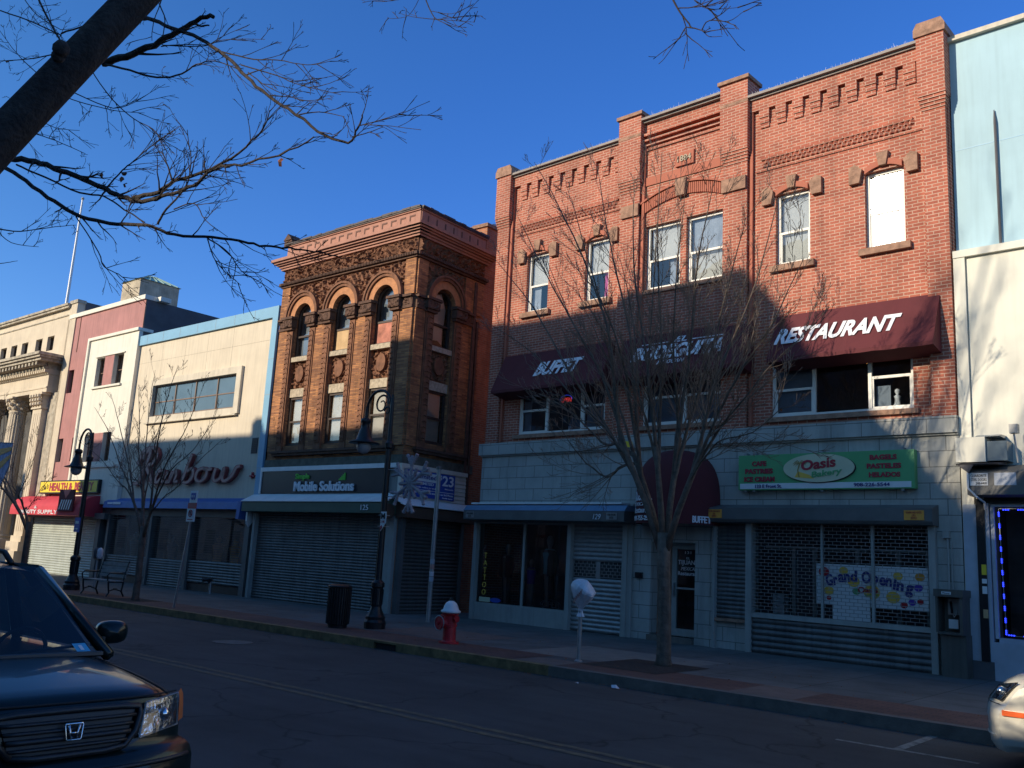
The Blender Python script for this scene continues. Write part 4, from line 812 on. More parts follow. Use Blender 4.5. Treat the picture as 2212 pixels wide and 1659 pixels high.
    m = mk(); m.box(L0, L1 + (.0 if side else .05), -.06, 0, 4.20, 4.45)
    m.build('stone_band', 'bandstone', Bc)
facade(MB, -6.38, 0.0, [(-5.57, -4.71), (-3.63, -2.75), (-1.73, -.83)],
       [(-6.33, -5.9, 'b'), (-5.88, -5.58, 's'), (-4.70, -4.42, 's'), (-4.40, -3.98, 'b'), (-3.96, -3.64, 's'), (-2.74, -2.48, 's'), (-2.46, -2.05, 'b'), (-2.03, -1.74, 's'), (-.82, -.54, 's'), (-.52, -.02, 'b')])
facade(lambda: MB(sideB), 0.0, 2.95, [(.79, 1.68)], [(.02, .42, 'b'), (.44, .78, 's'), (1.69, 2.02, 's'), (2.04, 2.5, 'b')], True)
m = MB(sideB); m.box(2.5, 2.62, -.10, 0, 4.2, 10.1); m.box(2.72, 2.80, -.07, 0, 3.2, 8.9); m.build('downpipe', 'terradark', Bc)
m = MB(sideB); m.quad((0, .0, 0), (9, .0, 0), (9, .0, 4.46), (0, .0, 4.46)); m.quad((2.95, .0, 4.46), (9, 0, 4.46), (9, 0, 10.7), (2.95, 0, 10.7)); m.quad((2.95, 0.3, 10.7), (2.95, 0.3, 11.7), (2.95, 5, 11.7), (2.95, 5, 10.7)); m.build('side_wall', 'sidebrick', Bc)
m = MB(sideB); m.box(2.98, 3.75, -.02, .8, 10.7, 12.1); m.box(3.0, 5.5, -.01, .4, 10.5, 11.3); ch = m.build('chimney', 'sidebrick', Bc)
m = MB(sideB); m.box(2.92, 3.81, -.08, .86, 12.1, 12.18); m.box(2.96, 3.3, -.04, .6, 12.18, 12.23); m.build('chimney_cap', 'sandstone', ch)
m = MB(sideB); m.lathe([(.06, 0), (.06, .14)], (3.55, .3, 12.18), 8); m.prism([(3.35, 12.32), (3.8, 12.32), (3.72, 12.36), (3.57, 12.42), (3.42, 12.36)], .1, .5); m.build('chimney_cowl', 'galv', ch)
m = MB(); m.quad((-6.38, 0, 0), (-6.38, 0, 11.7), (-6.38, 9, 11.7), (-6.38, 9, 0)); m.quad((-6.38, .2, 11.3), (-.3, .2, 11.3), (-1, 9, 11.3), (-6.38, 9, 11.3)); m.quad((-6.38, 9, 0), (-6.38, 9, 11.3), (-.4, 9, 11.3), (-.4, 9, 0)); m.build('roof', 'darkroof', Bc)
m = MB(); m.box(-6.52, -6.12, -.1, .3, 11.66, 11.86); m.prism([(-6.55, 11.86), (-6.09, 11.86), (-6.32, 12.08)], -.13, .33); m.build('parapet_finial', 'terradark', Bc)
m = MB(); m.box(-6.2, -.6, .9, .95, 4.3, 10.6); m.quad((-6.2, .4, 6.6), (-.6, .4, 6.6), (-.6, .9, 6.6), (-6.2, .9, 6.6)); m.build('interior', 'interior', Bc)
m = MB(); m.box(-1.0, -.95, .5, 5, 4.3, 10.6); m.build('interior', 'interior', Bc)
# mobile shop front
m = MB(); m.box(-6.40, -.06, .05, .3, 0, 4.2); m.box(-6.45, -6.33, -.22, .05, 0, 2.75); m.box(-.35, -.02, -.10, .05, 0, 2.75); sf2 = m.build('shop_front', 'greypaint', Bc)
m = MB(); shutter(m, -6.33, -.35, .08, 2.80, -.06, .082, .024); m.build('rolling_shutter', 'shutter_grey', Bc)
m = MB(sideB); shutter(m, .16, 2.5, .12, 2.72, -.10, .10, .026); m.build('rolling_shutter', 'shutter_brown', Bc)
m = MB(sideB); m.box(.02, .16, -.16, 0, .1, 2.75); m.box(2.5, 2.62, -.16, 0, .1, 2.75); pieces(m, 'shutter_rail', 'greycanopy', Bc)
t = thing('shop_sign', "black sign with Simple Mobile Solutions lettering and green signal bars over the wide shutter", "sign", FB, (-3.5, -.1, 3.35))
m = MB(); m.box(-6.46, -.10, -.12, 0, 4.08, 4.21); m.box(-6.46, -6.38, -.12, 0, 3.38, 4.08); m.build('frame', 'whitevinyl', t)
m = MB(); m.box(-6.38, -.50, -.09, 0, 3.38, 4.08); m.build('panel', 'signblack', t)
text('lettering', 'Simple', 'lettergreen', t, (-4.60, -3.92, 3.77, 3.98), -.11, .01, bold=.02); text('lettering', 'Mobile Solutions', 'letter', t, (-4.60, -1.80, 3.44, 3.74), -.12, .02, bold=.025)
m = MB()
for i in range(5): m.box(-2.52 + i * .056, -2.478 + i * .056, -.12, -.09, 3.76, 3.80 + i * .042)
m.build('signal_bars', 'lettergreen', t)
t = thing('canopy', "white-topped green canopy numbered 125 above the wide dark shutter", "canopy", FB, (-3.5, -.3, 2.8))
m = MB()
for i in range(4): m.prismx([(-.05 - .12 * i, 3.38 - .065 * i), (-.05 - .12 * (i + 1), 3.38 - .065 * (i + 1)), (-.05 - .12 * (i + 1), 3.36 - .065 * (i + 1)), (-.02 - .12 * i, 3.345 - .065 * i)][::-1], -6.75, .02)
m.build('white_slope', 'whitevinyl', t)
m = MB(); m.prismx([(-.06, 2.78), (-.50, 2.80), (-.50, 3.08), (-.06, 3.30)], -6.72, -.0); m.build('housing', 'greencanopy', t); text('lettering', '125', 'letter', t, (-.97, -.66, 2.87, 3.02), -.515, .008)
m = MB(); m.add([(-6.72, -.3, 2.78), (-6.72, -.06, 2.78), (-6.72, -.06, 2.42), (-6.72, -.18, 2.3), (-6.72, -.3, 2.42)], [(0, 1, 2, 3, 4)]); m.prismx([(-.3, 2.5), (-.18, 2.34), (-.06, 2.5), (-.06, 2.78), (-.3, 2.78)], -6.74, -6.66); m.build('end_bracket', 'whitevinyl', t)
t = thing('shop_sign', "blue poster sign reading $23 on cream siding on the side wall of the corner building", "sign", FB, sideB((1.2, -.1, 3.3)))
m = MB(sideB)
for i in range(7): z_ = 3.28 + i * .115; m.prismx([(-.04, z_), (-.09, z_), (-.07, z_ + .113), (-.04, z_ + .113)], -.05, 2.66)
m.box(-.05, 2.68, -.12, -.02, 4.08, 4.20); m.box(-.12, -.05, -.12, 0, 3.28, 4.2); m.build('siding', 'sidewhite', t)
m = MB(sideB); m.box(.02, 2.12, -.125, -.095, 3.33, 4.06); m.build('panel', 'signblue', t)
m = MB(sideB); m.box(.15, 1.36, -.135, -.126, 3.78, 4.02); m.box(.05, 2.08, -.13, -.126, 3.53, 3.545); pieces(m, 'logo_panel', 'signwhite', t)
m = MB(sideB); m.box(.05, .3, -.13, -.126, 3.36, 3.5); pieces(m, 'logo_panel', 'signwhite', t)
for w_, bx, m_ in (('Unlimited', (.22, 1.3, 3.85, 3.98), 'letterblue'), ('UNLIMITED', (.4, 1.2, 3.68, 3.76), 'letter'), ('nationwide calling to and at', (.2, 1.4, 3.58, 3.63), 'letter'), ('$', (1.42, 1.52, 3.86, 4.02), 'letter'), ('23', (1.55, 2.04, 3.72, 4.02), 'letter'), ('Talk Text and Data available on 3rd Phone', (.35, 2.05, 3.44, 3.50), 'letter'), ('Refill here', (1.6, 2.03, 3.36, 3.40), 'letter'), ('Month', (1.68, 2.04, 3.62, 3.66), 'letter')):
    text('lettering', w_, m_, t, bx, -.137, .003, bold=.02, xf=sideB)
t = thing('canopy', "white-topped brown canopy above the side shutter of the corner building", "canopy", FB, sideB((1.2, -.3, 2.75)))
m = MB(sideB)
for i in range(4): m.prismx([(-.05 - .11 * i, 3.28 - .055 * i), (-.05 - .11 * (i + 1), 3.28 - .055 * (i + 1)), (-.05 - .11 * (i + 1), 3.26 - .055 * (i + 1)), (-.02 - .11 * i, 3.245 - .055 * i)][::-1], -.3, 2.95 - .05 * (3 - i))
m.build('white_slope', 'whitevinyl', t)
m = MB(sideB); m.prismx([(-.0, 2.70), (-.44, 2.72), (-.44, 3.0), (-.0, 3.2)], -.1, 2.98); m.build('housing', 'browncanopy', t)
m = MB(sideB); m.lathe([(.2, 0), (.2, .01)], (0, 0, 0), 4); 
t2 = MB(); t2.prismx([(-.48 + .2 * math.cos(a) + .1, 2.86 + .2 * math.sin(a)) for a in [i * math.pi / 8 for i in range(16)]], -.02, .05); t2.build('end_disc', 'browncanopy', t)

# ================================================================== cream building with blue border
Rb = thing('cream_building', "low cream stucco shop building framed by a sky-blue border with one long window", "building", FB, (-11, 0, 0))
m = MB(); wall(m, -15.72, -6.75, 3.0, 9.24, [(-14.06, -8.5, 6.30, 7.50)], 0, .14); m.build('wall', 'cream', Rb)
m = MB(); m.box(-16.1, -6.45, -.09, .4, 9.24, 9.62); m.box(-16.1, -15.72, -.09, 0, 3.0, 9.24); m.box(-6.75, -6.45, -.09, 0, 2.9, 9.24); m.build('border', 'bluetrim', Rb)
m = MB()
for x in (-15, -13.8, -12.6, -11.4, -10.2, -9.0, -7.8): m.box(x, x + .012, -.094, -.09, 9.26, 9.62)
for z_ in (4.2, 5.4, 6.6, 7.8): m.box(-6.75, -6.45, -.094, -.09, z_, z_ + .012); m.box(-16.1, -15.72, -.094, -.09, z_, z_ + .012)
m.build('panel_joints', 'galv', Rb)
m = MB(); m.box(-14.25, -8.22, -.10, 0, 7.50, 7.74); m.box(-8.5, -8.22, -.10, 0, 6.10, 7.50); m.box(-14.25, -14.06, -.10, 0, 6.10, 7.5); m.box(-14.06, -8.5, -.10, .02, 6.08, 6.30); m.box(-14.4, -8.3, -.13, 0, 6.04, 6.085); pieces(m, 'window_surround', 'creamtrim', Rb)
m = MB(); m.box(-16.1, -6.4, .2, 12, 0, .02); m.box(-16.1, -6.45, .41, 12, 8.9, 8.95); m.box(-16.1, -16.0, .4, 12, 0, 9.0); m.box(-6.55, -6.45, .4, 12, 0, 9.0); m.box(-16.1, -6.45, 11.9, 12, 0, 9); m.build('roof', 'darkroof', Rb)
sash(Rb, -14.06, -8.5, 6.30, 7.50, .04, 'brownframe', .05, (6.87, 6.87, 6.87, 6.87), 'bluegrey_glass', mull=(-12.61, -11.23, -9.81), d=.05)
m = MB(); m.box(-7.28, -6.94, -.012, .0, 4.70, 5.22); vv = m.build('vent', 'darkwall', Rb)
m = MB()
for i in range(8): m.box(-7.26, -6.96, -.03, -.012, 4.73 + i * .06, 4.75 + i * .06)
m.build('vent_slats', 'darkframe', vv)
m = MB()
for x in (-15.65, -13.85, -12.2, -10.7, -9.1): m.box(x, x + .01, -.003, 0, 7.8 if -14.2 < x < -8.3 else 5.3, 9.24)
m.box(-15.7, -6.8, -.003, 0, 8.5, 8.51); m.build('stucco_joints', 'limestone_old', Rb)
m = MB(); m.box(-9.6, -9.1, 3, 3.6, 8.9, 10.3); m.box(-9.7, -9.0, 2.95, 3.65, 10.3, 10.4); m.box(-10.3, -10.26, 3, 3.05, 9, 10.3); m.build('chimney', 'sidebrick', Rb)
# shop front of the cream building
m = MB(); m.box(-16.1, -6.45, .5, .55, 0, 3.1); m.build('interior', 'interior', Rb)
m = MB(); m.box(-12.92, -12.78, -.15, .1, .05, 2.6); m.box(-10.30, -10.14, -.15, .1, .05, 2.6); m.box(-6.95, -6.7, -.15, .1, .05, 2.6); m.box(-16.1, -15.95, -.15, .1, .05, 2.6); m.box(-16.1, -6.45, -.05, .4, 2.6, 3.05); sf3 = m.build('shop_front', 'greycanopy', Rb)
for a, b, z0, z1 in ((-15.95, -12.92, .42, 1.12), (-12.78, -10.30, .08, 1.10), (-10.14, -6.95, .42, 1.14)):
    m = MB(); shutter(m, a, b, z0, z1, -.08, .085, .022); m.build('rolling_shutter', 'shutter_grey', Rb)
    g = MB(); n = 18
    for i in range(n): zz = z1 + i * (2.58 - z1) / n; g.box(a, b, -.075, -.067, zz, zz + .012)
    g.build('security_grille', 'greycanopy', Rb)
    MB().quad((a, .02, z1), (b, .02, z1), (b, .02, 2.6), (a, .02, 2.6)).build('pane', 'shopglass', sf3)
m = MB(); m.box(-15.95, -12.92, -.04, .1, .02, .42); m.box(-10.14, -6.95, -.04, .1, .02, .42); pieces(m, 'stall_riser', 'darkframe', Rb)
for i, (x, h) in enumerate(((-12.2, 1.75), (-11.9, 1.6), (-9.0, 1.7), (-8.0, 1.65), (-14.6, 1.7))):
    m = MB(); m.lathe([(.1, .1), (.13, .8), (.15, 1.1 * h / 1.7), (.2, 1.38 * h / 1.7), (.06, 1.48 * h / 1.7), (.09, 1.6 * h / 1.7), (.02, h)], (x, .28, 0.3), 10)
    tag(m.build('mannequin', ['jacket', 'skin', 'plywood', 'balloon', 'teal'][i], fr=FB, smooth=True), ["mannequin in brown behind the grille, left of the middle bay", "pale mannequin right beside the brown one in the middle bay", "tan mannequin in the right bay of the clothes shop", "yellow-dressed mannequin in the right bay of the clothes shop", "teal-clothed mannequin in the left bay of the clothes shop"][i], "mannequin", "mannequins in the clothes shop")
t = thing('awning', "low blue metal awning across the clothes shop front", "awning", FB, (-11.7, -.2, 2.9))
m = MB(); m.prismx([(0, 3.24), (-.30, 3.10), (-.34, 2.86), (-.30, 2.86), (0, 2.95)], -16.25, -7.2); m.prismx([(0, 3.24), (-.34, 3.12), (-.38, 2.55), (-.02, 2.55)], -7.2, -7.02); m.build('canopy', 'bluecanvas', t)
m = MB(); m.box(-15.9, -15.5, -.345, -.33, 3.0, 3.06); m.box(-15.45, -14.9, -.345, -.33, 2.99, 3.07); m.build('lettering', 'letter', t)
# standpipe on the wall
t = thing('standpipe', "twin-headed fire department standpipe on a post before the right bay of the clothes shop", "standpipe", FB, (-7.9, -.55, .1))
m = MB(); m.tube([(-7.9, -.55, .1), (-7.9, -.55, .55), (-7.9, -.5, .62)], .05, 8); m.build('pipe', 'galv', t)
for sd in (-1, 1): m = MB(); m.tube([(-7.9, -.55, .6), (-7.9 + sd * .16, -.68, .58), (-7.9 + sd * .2, -.74, .57)], [.06, .055, .07], 8); m.build('inlet', 'black', t)
# script channel letters
t = thing('script_sign', "faded red script channel lettering reading Rainbow on the cream wall", "sign", FB, (-11, -.15, 3.8))
def stroke(pts, w_=.075, dep=.14, y=-.02):
    out = MB(); fc = MB(); P = []
    pts = [Vector((p[0], 0, p[1])) for p in pts]
    for i in range(len(pts) - 1):   # Catmull-Rom
        p0, p1, p2, p3 = pts[max(i - 1, 0)], pts[i], pts[i + 1], pts[min(i + 2, len(pts) - 1)]
        for k_ in range(6):
            t_ = k_ / 6; P.append(.5 * ((2 * p1) + (p2 - p0) * t_ + (2 * p0 - 5 * p1 + 4 * p2 - p3) * t_ ** 2 + (3 * p1 - p0 - 3 * p2 + p3) * t_ ** 3))
    P.append(pts[-1])
    for mb, ww, ya, yb in ((out, w_, y - dep, y), (fc, w_ * .62, y - dep - .006, y - dep + .002)):
        k_ = len(P); L_, R_ = [], []
        for i, p in enumerate(P):
            d = P[min(i + 1, k_ - 1)] - P[max(i - 1, 0)]; d.normalize(); wv = ww * (.65 + .5 * abs(d.z)); q = Vector((-d.z, 0, d.x)) * wv; L_.append(p + q); R_.append(p - q)
        vs = [(v.x, ya, v.z) for v in L_ + R_] + [(v.x, yb, v.z) for v in L_ + R_]; n = k_
        fs = []
        for i in range(n - 1): fs += [(i, n + i, n + i + 1, i + 1), (i, i + 1, 2 * n + i + 1, 2 * n + i), (n + i, 3 * n + i, 3 * n + i + 1, n + i + 1)]
        fs += [(0, 2 * n, 3 * n, n), (n - 1, 2 * n - 1, 4 * n - 1, 3 * n - 1)]; mb.add(vs, fs)
    return out, fc
LT = {'R': [[(-13.95, 4.72), (-13.75, 4.95), (-13.45, 5.0), (-13.7, 4.4), (-14.1, 3.85), (-14.5, 3.8)], [(-14.3, 4.5), (-13.95, 5.0), (-13.3, 5.12), (-12.95, 4.85), (-13.2, 4.55), (-13.6, 4.42), (-13.3, 4.1), (-13.1, 3.85), (-12.85, 3.85)]],
      'a': [[(-12.35, 4.2), (-12.6, 4.25), (-12.85, 4.0), (-12.75, 3.82), (-12.5, 3.95), (-12.3, 4.22), (-12.4, 3.9), (-12.2, 3.82)]],
      'i': [[(-12.05, 4.2), (-12.15, 3.95), (-12.05, 3.82), (-11.85, 3.92)]], 'n': [[(-11.75, 4.2), (-11.9, 3.82), (-11.7, 4.1), (-11.5, 4.22), (-11.45, 4.05), (-11.52, 3.85), (-11.3, 3.85)]],
      'b': [[(-10.55, 4.78), (-10.8, 4.3), (-10.95, 3.85), (-10.6, 3.82), (-10.35, 4.05), (-10.45, 4.28), (-10.75, 4.2)]], 'o': [[(-9.75, 4.28), (-10.05, 4.2), (-10.15, 3.95), (-9.9, 3.82), (-9.55, 3.95), (-9.5, 4.2), (-9.75, 4.28), (-9.5, 4.22), (-9.2, 4.25)]],
      'w': [[(-8.95, 4.25), (-9.05, 3.95), (-8.9, 3.83), (-8.6, 3.95), (-8.45, 4.25), (-8.5, 3.9), (-8.3, 3.83), (-7.95, 4.0), (-7.75, 4.25), (-7.55, 4.3)]]}
for ch_, ss in LT.items():
    a_, b_ = MB(), MB()
    for s_ in ss:
        o_, f_ = stroke([(-11.05 + (p[0] + 11.0) * 1.0, p[1] - .02) for p in s_], .085 if ch_ != 'R' else .10)
        a_.add(o_.v, o_.f); b_.add(f_.v, f_.f)
    l_ = a_.build('letter', 'scriptred', t); b_.build('letter_face', 'signpink', l_)
m = MB(); m.ball((-7.0, -.06, 3.95), .05, 8); m.box(-7.12, -6.88, -.08, 0, 3.93, 3.98); m.box(-7.02, -6.98, -.08, 0, 3.88, 4.08); tag(m.build('wall_fixture', 'signred', fr=FB), "small red alarm fixture on the cream wall right of the script lettering", "fixture")

# ================================================================== dusty rose building
Rd = thing('rose_building', "tall dusty-rose panelled building with a white stucco bay and white coping", "building", FB, (-19, 0, 0))
m = MB(); sl = [(-21.72, -21.22, 7.79, 8.82), (-20.39, -19.85, 7.81, 8.83), (-21.8, -21.3, 4.79, 5.8), (-20.45, -19.9, 4.8, 5.8)]
wall(m, -22.3, -15.70, 2.6, 11.2, sl + [(-18.85, -18.15, 7.82, 9.03), (-17.36, -16.58, 7.82, 9.05), (-18.95, -18.25, 4.7, 5.84), (-17.4, -16.72, 4.7, 5.86)], 0, .2); m.build('wall', 'maroon_wall', Rd)
m = MB(); m.box(-22.3, -15.66, -.08, .45, 11.2, 11.38); m.box(-15.7, -15.4, .45, .9, 11.2, 11.38); m.build('coping', 'whitestone', Rd)
m = MB(); m.box(-22.45, -22.3, -.05, .2, 2.6, 11.2); m.build('edge_strip', 'limestone', Rd)
m = MB(); m.box(-15.72, -15.68, .02, 9, 0, 11.2); m.quad((-22.3, .5, 11.15), (-15.7, .5, 11.15), (-15.7, 9, 11.15), (-22.3, 9, 11.15)); m.box(-22.3, -15.7, 9, 9.1, 0, 11.2); m.build('side_wall', 'darkwall', Rd)
m = MB(); pw = [(-18.85, -18.15, 7.82, 9.03), (-17.36, -16.58, 7.82, 9.05), (-18.95, -18.25, 4.7, 5.84), (-17.4, -16.72, 4.7, 5.86)]
wall(m, -19.72, -15.72, 3.0, 9.86, pw, -.16, .3); m.box(-19.80, -15.55, -.24, .4, 9.86, 9.98); m.box(-19.80, -19.66, -.24, 0, 3.0, 9.86); m.box(-19.7, -15.8, -.22, -.16, 4.45, 4.55)
m.box(-18.95, -16.48, -.24, -.16, 7.72, 7.80); m.box(-18.95, -16.48, -.21, -.16, 9.06, 9.11); m.box(-15.72, -15.6, -.16, .0, 3.0, 9.86); m.build('stucco_bay', 'whitestone', Rd)
m = MB(); m.box(-18.14, -17.37, -.17, -.15, 7.82, 9.05); m.box(-18.24, -17.41, -.17, -.15, 4.7, 5.85); pieces(m, 'rose_panel', 'maroon_wall', Rd)
for a, b, c, d in sl: sash(Rd, a, b, c, d, .12, 'brownframe', .03, None, 'glassold')
for a, b, c, d in pw:
    sash(Rd, a, b, c, d, .02, 'brownframe', .04, (c + d) / 2, 'glassold'); 
m = MB(); m.box(-22.2, -15.8, .7, .75, 2.7, 10.8); m.build('interior', 'interior', Rd)
m = MB(); m.box(-21.3, -21.26, -.02, 0, 9.6, 11.2); m.build('panel_joints', 'pinkdark', Rd)
m = MB(); shutter(m, -22.8, -17.0, .06, 2.42, -.06, .10, .028); m.build('rolling_shutter', 'shutter_green', Rd)
m = MB(); m.box(-22.95, -22.8, -.14, .1, .05, 2.6); m.box(-17.0, -16.7, -.14, .1, .05, 2.6); m.box(-22.95, -16.1, -.3, .3, 2.42, 2.65); m.box(-22.95, -16.1, .0, .3, 2.6, 3.3); m.box(-16.7, -16.1, .1, .3, .05, 2.6); m.build('shop_front', 'greycanopy', Rd)
t = thing('awning', "red rounded awning lettered BEAUTY SUPPLY at the left", "awning", FB, (-20, -.4, 2.5))
pr = [(0, 3.33)] + [(-.15 - .78 * math.sin(i * math.pi / 14), 2.72 + .60 * math.cos(i * math.pi / 14)) for i in range(8)] + [(-.93, 2.50), (0, 2.50)]
m = MB(); m.prismx([(p[0], p[1]) for p in pr], -23.3, -16.9); m.build('canopy', 'redcanvas', t)
text('lettering', 'BEAUTY', 'letter', t, (-22.2, -20.65, 2.54, 2.70), -.935, .006, bold=.03); text('lettering', 'SUPPLY', 'letter', t, (-20.5, -18.7, 2.54, 2.70), -.935, .006, bold=.01); text('lettering', "&", 'letter', t, (-20.9, -20.65, 2.75, 2.86), -.935, .006)
t = thing('shop_sign', "yellow box sign reading HEALTH & BEAUTY above the red awning", "sign", FB, (-19.5, -.1, 3.4))
m = MB(); m.box(-22.2, -16.95, -.30, -.05, 3.42, 3.96); m.build('frame', 'black', t); m = MB(); m.box(-22.13, -17.02, -.31, -.295, 3.47, 3.91); m.build('face', 'signyellow', t)
text('lettering', 'HEALTH &', 'signred', t, (-21.2, -19.1, 3.52, 3.86), -.315, .004, bold=.04); text('lettering', "Zia's", 'letterblack', t, (-22.0, -21.3, 3.58, 3.78), -.315, .004, shear=.4, rot=.15); text('lettering', "BEAUTY", 'signred', t, (-18.9, -17.3, 3.52, 3.86), -.315, .004, bold=.04)
t = thing('poster_board', "dark poster board with red and white print beside the lamp post", "sign", FB, (-18, -.95, 2.7))
m = MB(); m.box(-18.6, -17.35, -1.0, -.94, 2.66, 3.5); m.build('board', 'maroon', t)
m = MB(); 
for i in range(5): m.prism([(-18.5 + i * .2, 2.72), (-18.42 + i * .2, 2.72), (-18.25 + i * .2, 3.1), (-18.34 + i * .2, 3.1)], -1.01, -1.0)
m.build('print', 'signwhite', t); m = MB(); m.prism([(-18.3, 3.5), (-18.0, 3.15), (-17.6, 3.5)], -1.01, -1.0); m.build('print', 'hydred', t)
# roof-top tower behind
t = thing('stair_tower', "square stained stair tower with a green copper hipped roof behind the rose building", "tower", FB, (-33.7, 9, 8))
m = MB(); m.box(-34.8, -32.6, 8.0, 10.5, 8, 17.02); m.build('wall', 'towerwall', t)
m = MB(); q = [(-34.9, 7.9, 17.02), (-32.5, 7.9, 17.02), (-32.5, 10.6, 17.02), (-34.9, 10.6, 17.02), (-33.75, 9.0, 17.6), (-33.65, 9.5, 17.6)]
m.add(q, [(0, 1, 5, 4), (1, 2, 5), (2, 3, 4, 5), (3, 0, 4), (3, 2, 1, 0)]); 
for i in range(6): y_ = 8.1 + i * .45; m.tube([(-32.52, y_, 17.05), (-33.66, 9.0 + .5 * (i / 5), 17.63)], .03, 4)
m.build('roof', 'copper', t)

# ================================================================== bank with columns
Bk = thing('bank_building', "limestone bank with fluted Corinthian columns, heavy cornice and attic windows at the far left", "building", FB, (-27, 0, 0))
aw = [(-24.48 - 1.24 * i - (0.32 if i > 1 else 0), -23.78 - 1.24 * i - (0.32 if i > 1 else 0), 9.97, 10.65) for i in range(0, 8)]
m = MB(); wall(m, -40, -22.45, 9.55, 11.75, aw, 0, .25); m.box(-22.45, -21.75, -.05, .3, 2.0, 11.9); m.build('attic_wall', 'limestone', Bk)
m = MB(); m.box(-40, -22.40, -.16, .3, 11.75, 11.85); m.box(-40, -22.40, -.22, .3, 11.85, 11.95); m.box(-22.45, -21.70, -.10, .3, 11.9, 12.05); m.box(-40, -22.45, -.04, 0, 11.42, 11.47); m.build('coping', 'limestone_old', Bk)
for a, b, c, d in aw: sash(Bk, a, b, c, d, .15, 'darkframe', .03, None, 'glassold')
m = MB(); m.box(-40, -22, .8, .85, 3, 11.6); m.build('interior', 'interior', Bk)
m = MB()
for o_, z0, z1 in ((.20, 8.95, 9.05), (.62, 9.22, 9.34), (.72, 9.34, 9.44), (.80, 9.44, 9.56)): m.box(-40, -23.2 + o_, -.3 - o_, .4, z0, z1)
m.box(-40, -23.0, -.42, .4, 9.05, 9.22)
for i in range(34): x = -23.25 - i * .36; m.box(x, x + .16, -.86, -.42, 9.06, 9.22)
m.build('cornice', 'limestone_old', Bk)
m = MB()
for i in range(56): x = -23.1 - i * .215; m.box(x, x + .12, -.52, -.30, 8.78, 8.93)
m.box(-40, -23.0, -.34, .4, 8.72, 8.95); m.build('dentils', 'limestone', Bk)
m = MB(); m.box(-40, -23.05, -.28, .4, 8.15, 8.72); m.box(-40, -23.0, -.34, .4, 8.10, 8.17); m.box(-40, -23.0, -.31, .4, 7.92, 8.10); m.build('entablature', 'limestone', Bk)
def column(x, r=.42, y=.1, flutes=True):
    m = MB(); n = 40; P = []
    for k_, (z_, rr) in enumerate([(1.62, r), (3.5, r * .985), (5.5, r * .93), (7.15, r * .86)]):
        for j in range(n): a = 2 * math.pi * j / n; q = rr * (1 - (.06 if j % 2 else 0)); P.append((x + q * math.cos(a), y + q * math.sin(a), z_))
    m.add(P, [(i * n + j, i * n + (j + 1) % n, (i + 1) * n + (j + 1) % n, (i + 1) * n + j) for i in range(3) for j in range(n)])
    m.lathe([(r * 1.05, 1.62), (r * 1.2, 1.55), (r * 1.1, 1.48), (r * 1.3, 1.42), (r * 1.35, 1.32)], (x, y, 0), 24); m.box(x - r * 1.4, x + r * 1.4, y - r * 1.4, y + r * 1.4, .1, 1.32)
    c = m.build('column', 'limestone', Bk)
    m = MB(); m.lathe([(r * .86, 7.15), (r * .95, 7.25), (r * .85, 7.3), (r * 1.15, 7.75), (r * 1.3, 7.85)], (x, y, 0), 16); m.box(x - r * 1.35, x + r * 1.35, y - r * 1.35, y + r * 1.35, 7.83, 7.92)
    for row, (zz, rr, s_) in enumerate(((7.42, r * .98, .10), (7.6, r * 1.08, .11), (7.76, r * 1.25, .11))):
        for j in range(8): a = 2 * math.pi * (j + .5 * row) / 8; m.ball((x + rr * math.cos(a), y + rr * math.sin(a), zz), s_, 6, .9)
    pieces(m, 'capital', 'limestone', c)
for x in (-26.75, -29.6, -32.4): column(x)
m = MB()   # corner pier
m.box(-24.25, -23.35, -.25, .5, 1.6, 7.2)
for i in range(4): m.box(-24.12 + i * .2, -24.02 + i * .2, -.262, -.25, 1.8, 7.0)
m.box(-24.35, -23.28, -.32, .5, 1.35, 1.6); m.box(-24.5, -23.2, -.42, .5, .95, 1.35); m.box(-24.62, -23.3, -.5, .5, .1, .95); m.build('corner_pier', 'limestone', Bk)
m = MB(); m.box(-24.32, -23.28, -.32, .5, 7.2, 7.28); m.box(-24.45, -23.15, -.42, .5, 7.82, 7.92); m.box(-24.28, -23.32, -.28, .5, 7.28, 7.82)
for row in range(3):
    for j in range(4): m.ball((-24.2 + j * .27, -.34 - .03 * row, 7.42 + row * .17), .12, 6, .9)
pieces(m, 'capital', 'limestone', Bk)
m = MB(); m.box(-23.35, -22.45, .0, .5, .1, 7.92); m.box(-40, -23.35, 1.9, 2.1, .1, 8.1); m.box(-23.4, -23.3, .5, 2.0, .1, 8.0); m.box(-26.2, -25.7, 1.4, 1.9, .1, 8.0); m.box(-29.1, -28.6, 1.4, 1.9, .1, 8.0); pieces(m, 'recessed_wall', 'limestone_old', Bk)
m = MB(); m.box(-21.76, -21.70, .3, 9, 3, 12.0); m.quad((-40, .3, 11.7), (-21.75, .3, 11.7), (-21.75, 9, 11.7), (-40, 9, 11.7)); m.box(-34, -21.75, 8.95, 9.05, 3, 13.2); m.box(-40, -21.75, 9.0, 9.1, 0, 12.0); pieces(m, 'rear_wall', 'darkwall', Bk)
m = MB(); m.tube([(-28.6, 1.2, 9.66), (-28.2, 1.2, 9.66)], .1, 6); m.box(-29.1, -28.3, -.75, -.3, 9.6, 9.72); m.build('floodlight', 'darkwall', Bk)
t = thing('flagpole', "tall bare white flagpole on the roof of the bank", "flagpole", FB, (-30.3, 3, 11.7))
m = MB(); m.tube([(-30.3, 3, 11.7), (-30.25, 3, 19.7)], [.10, .05], 8); m.build('pole', 'signwhite', t); m = MB(); m.ball((-30.25, 3, 19.76), .09, 8); m.build('finial', 'galv', t)
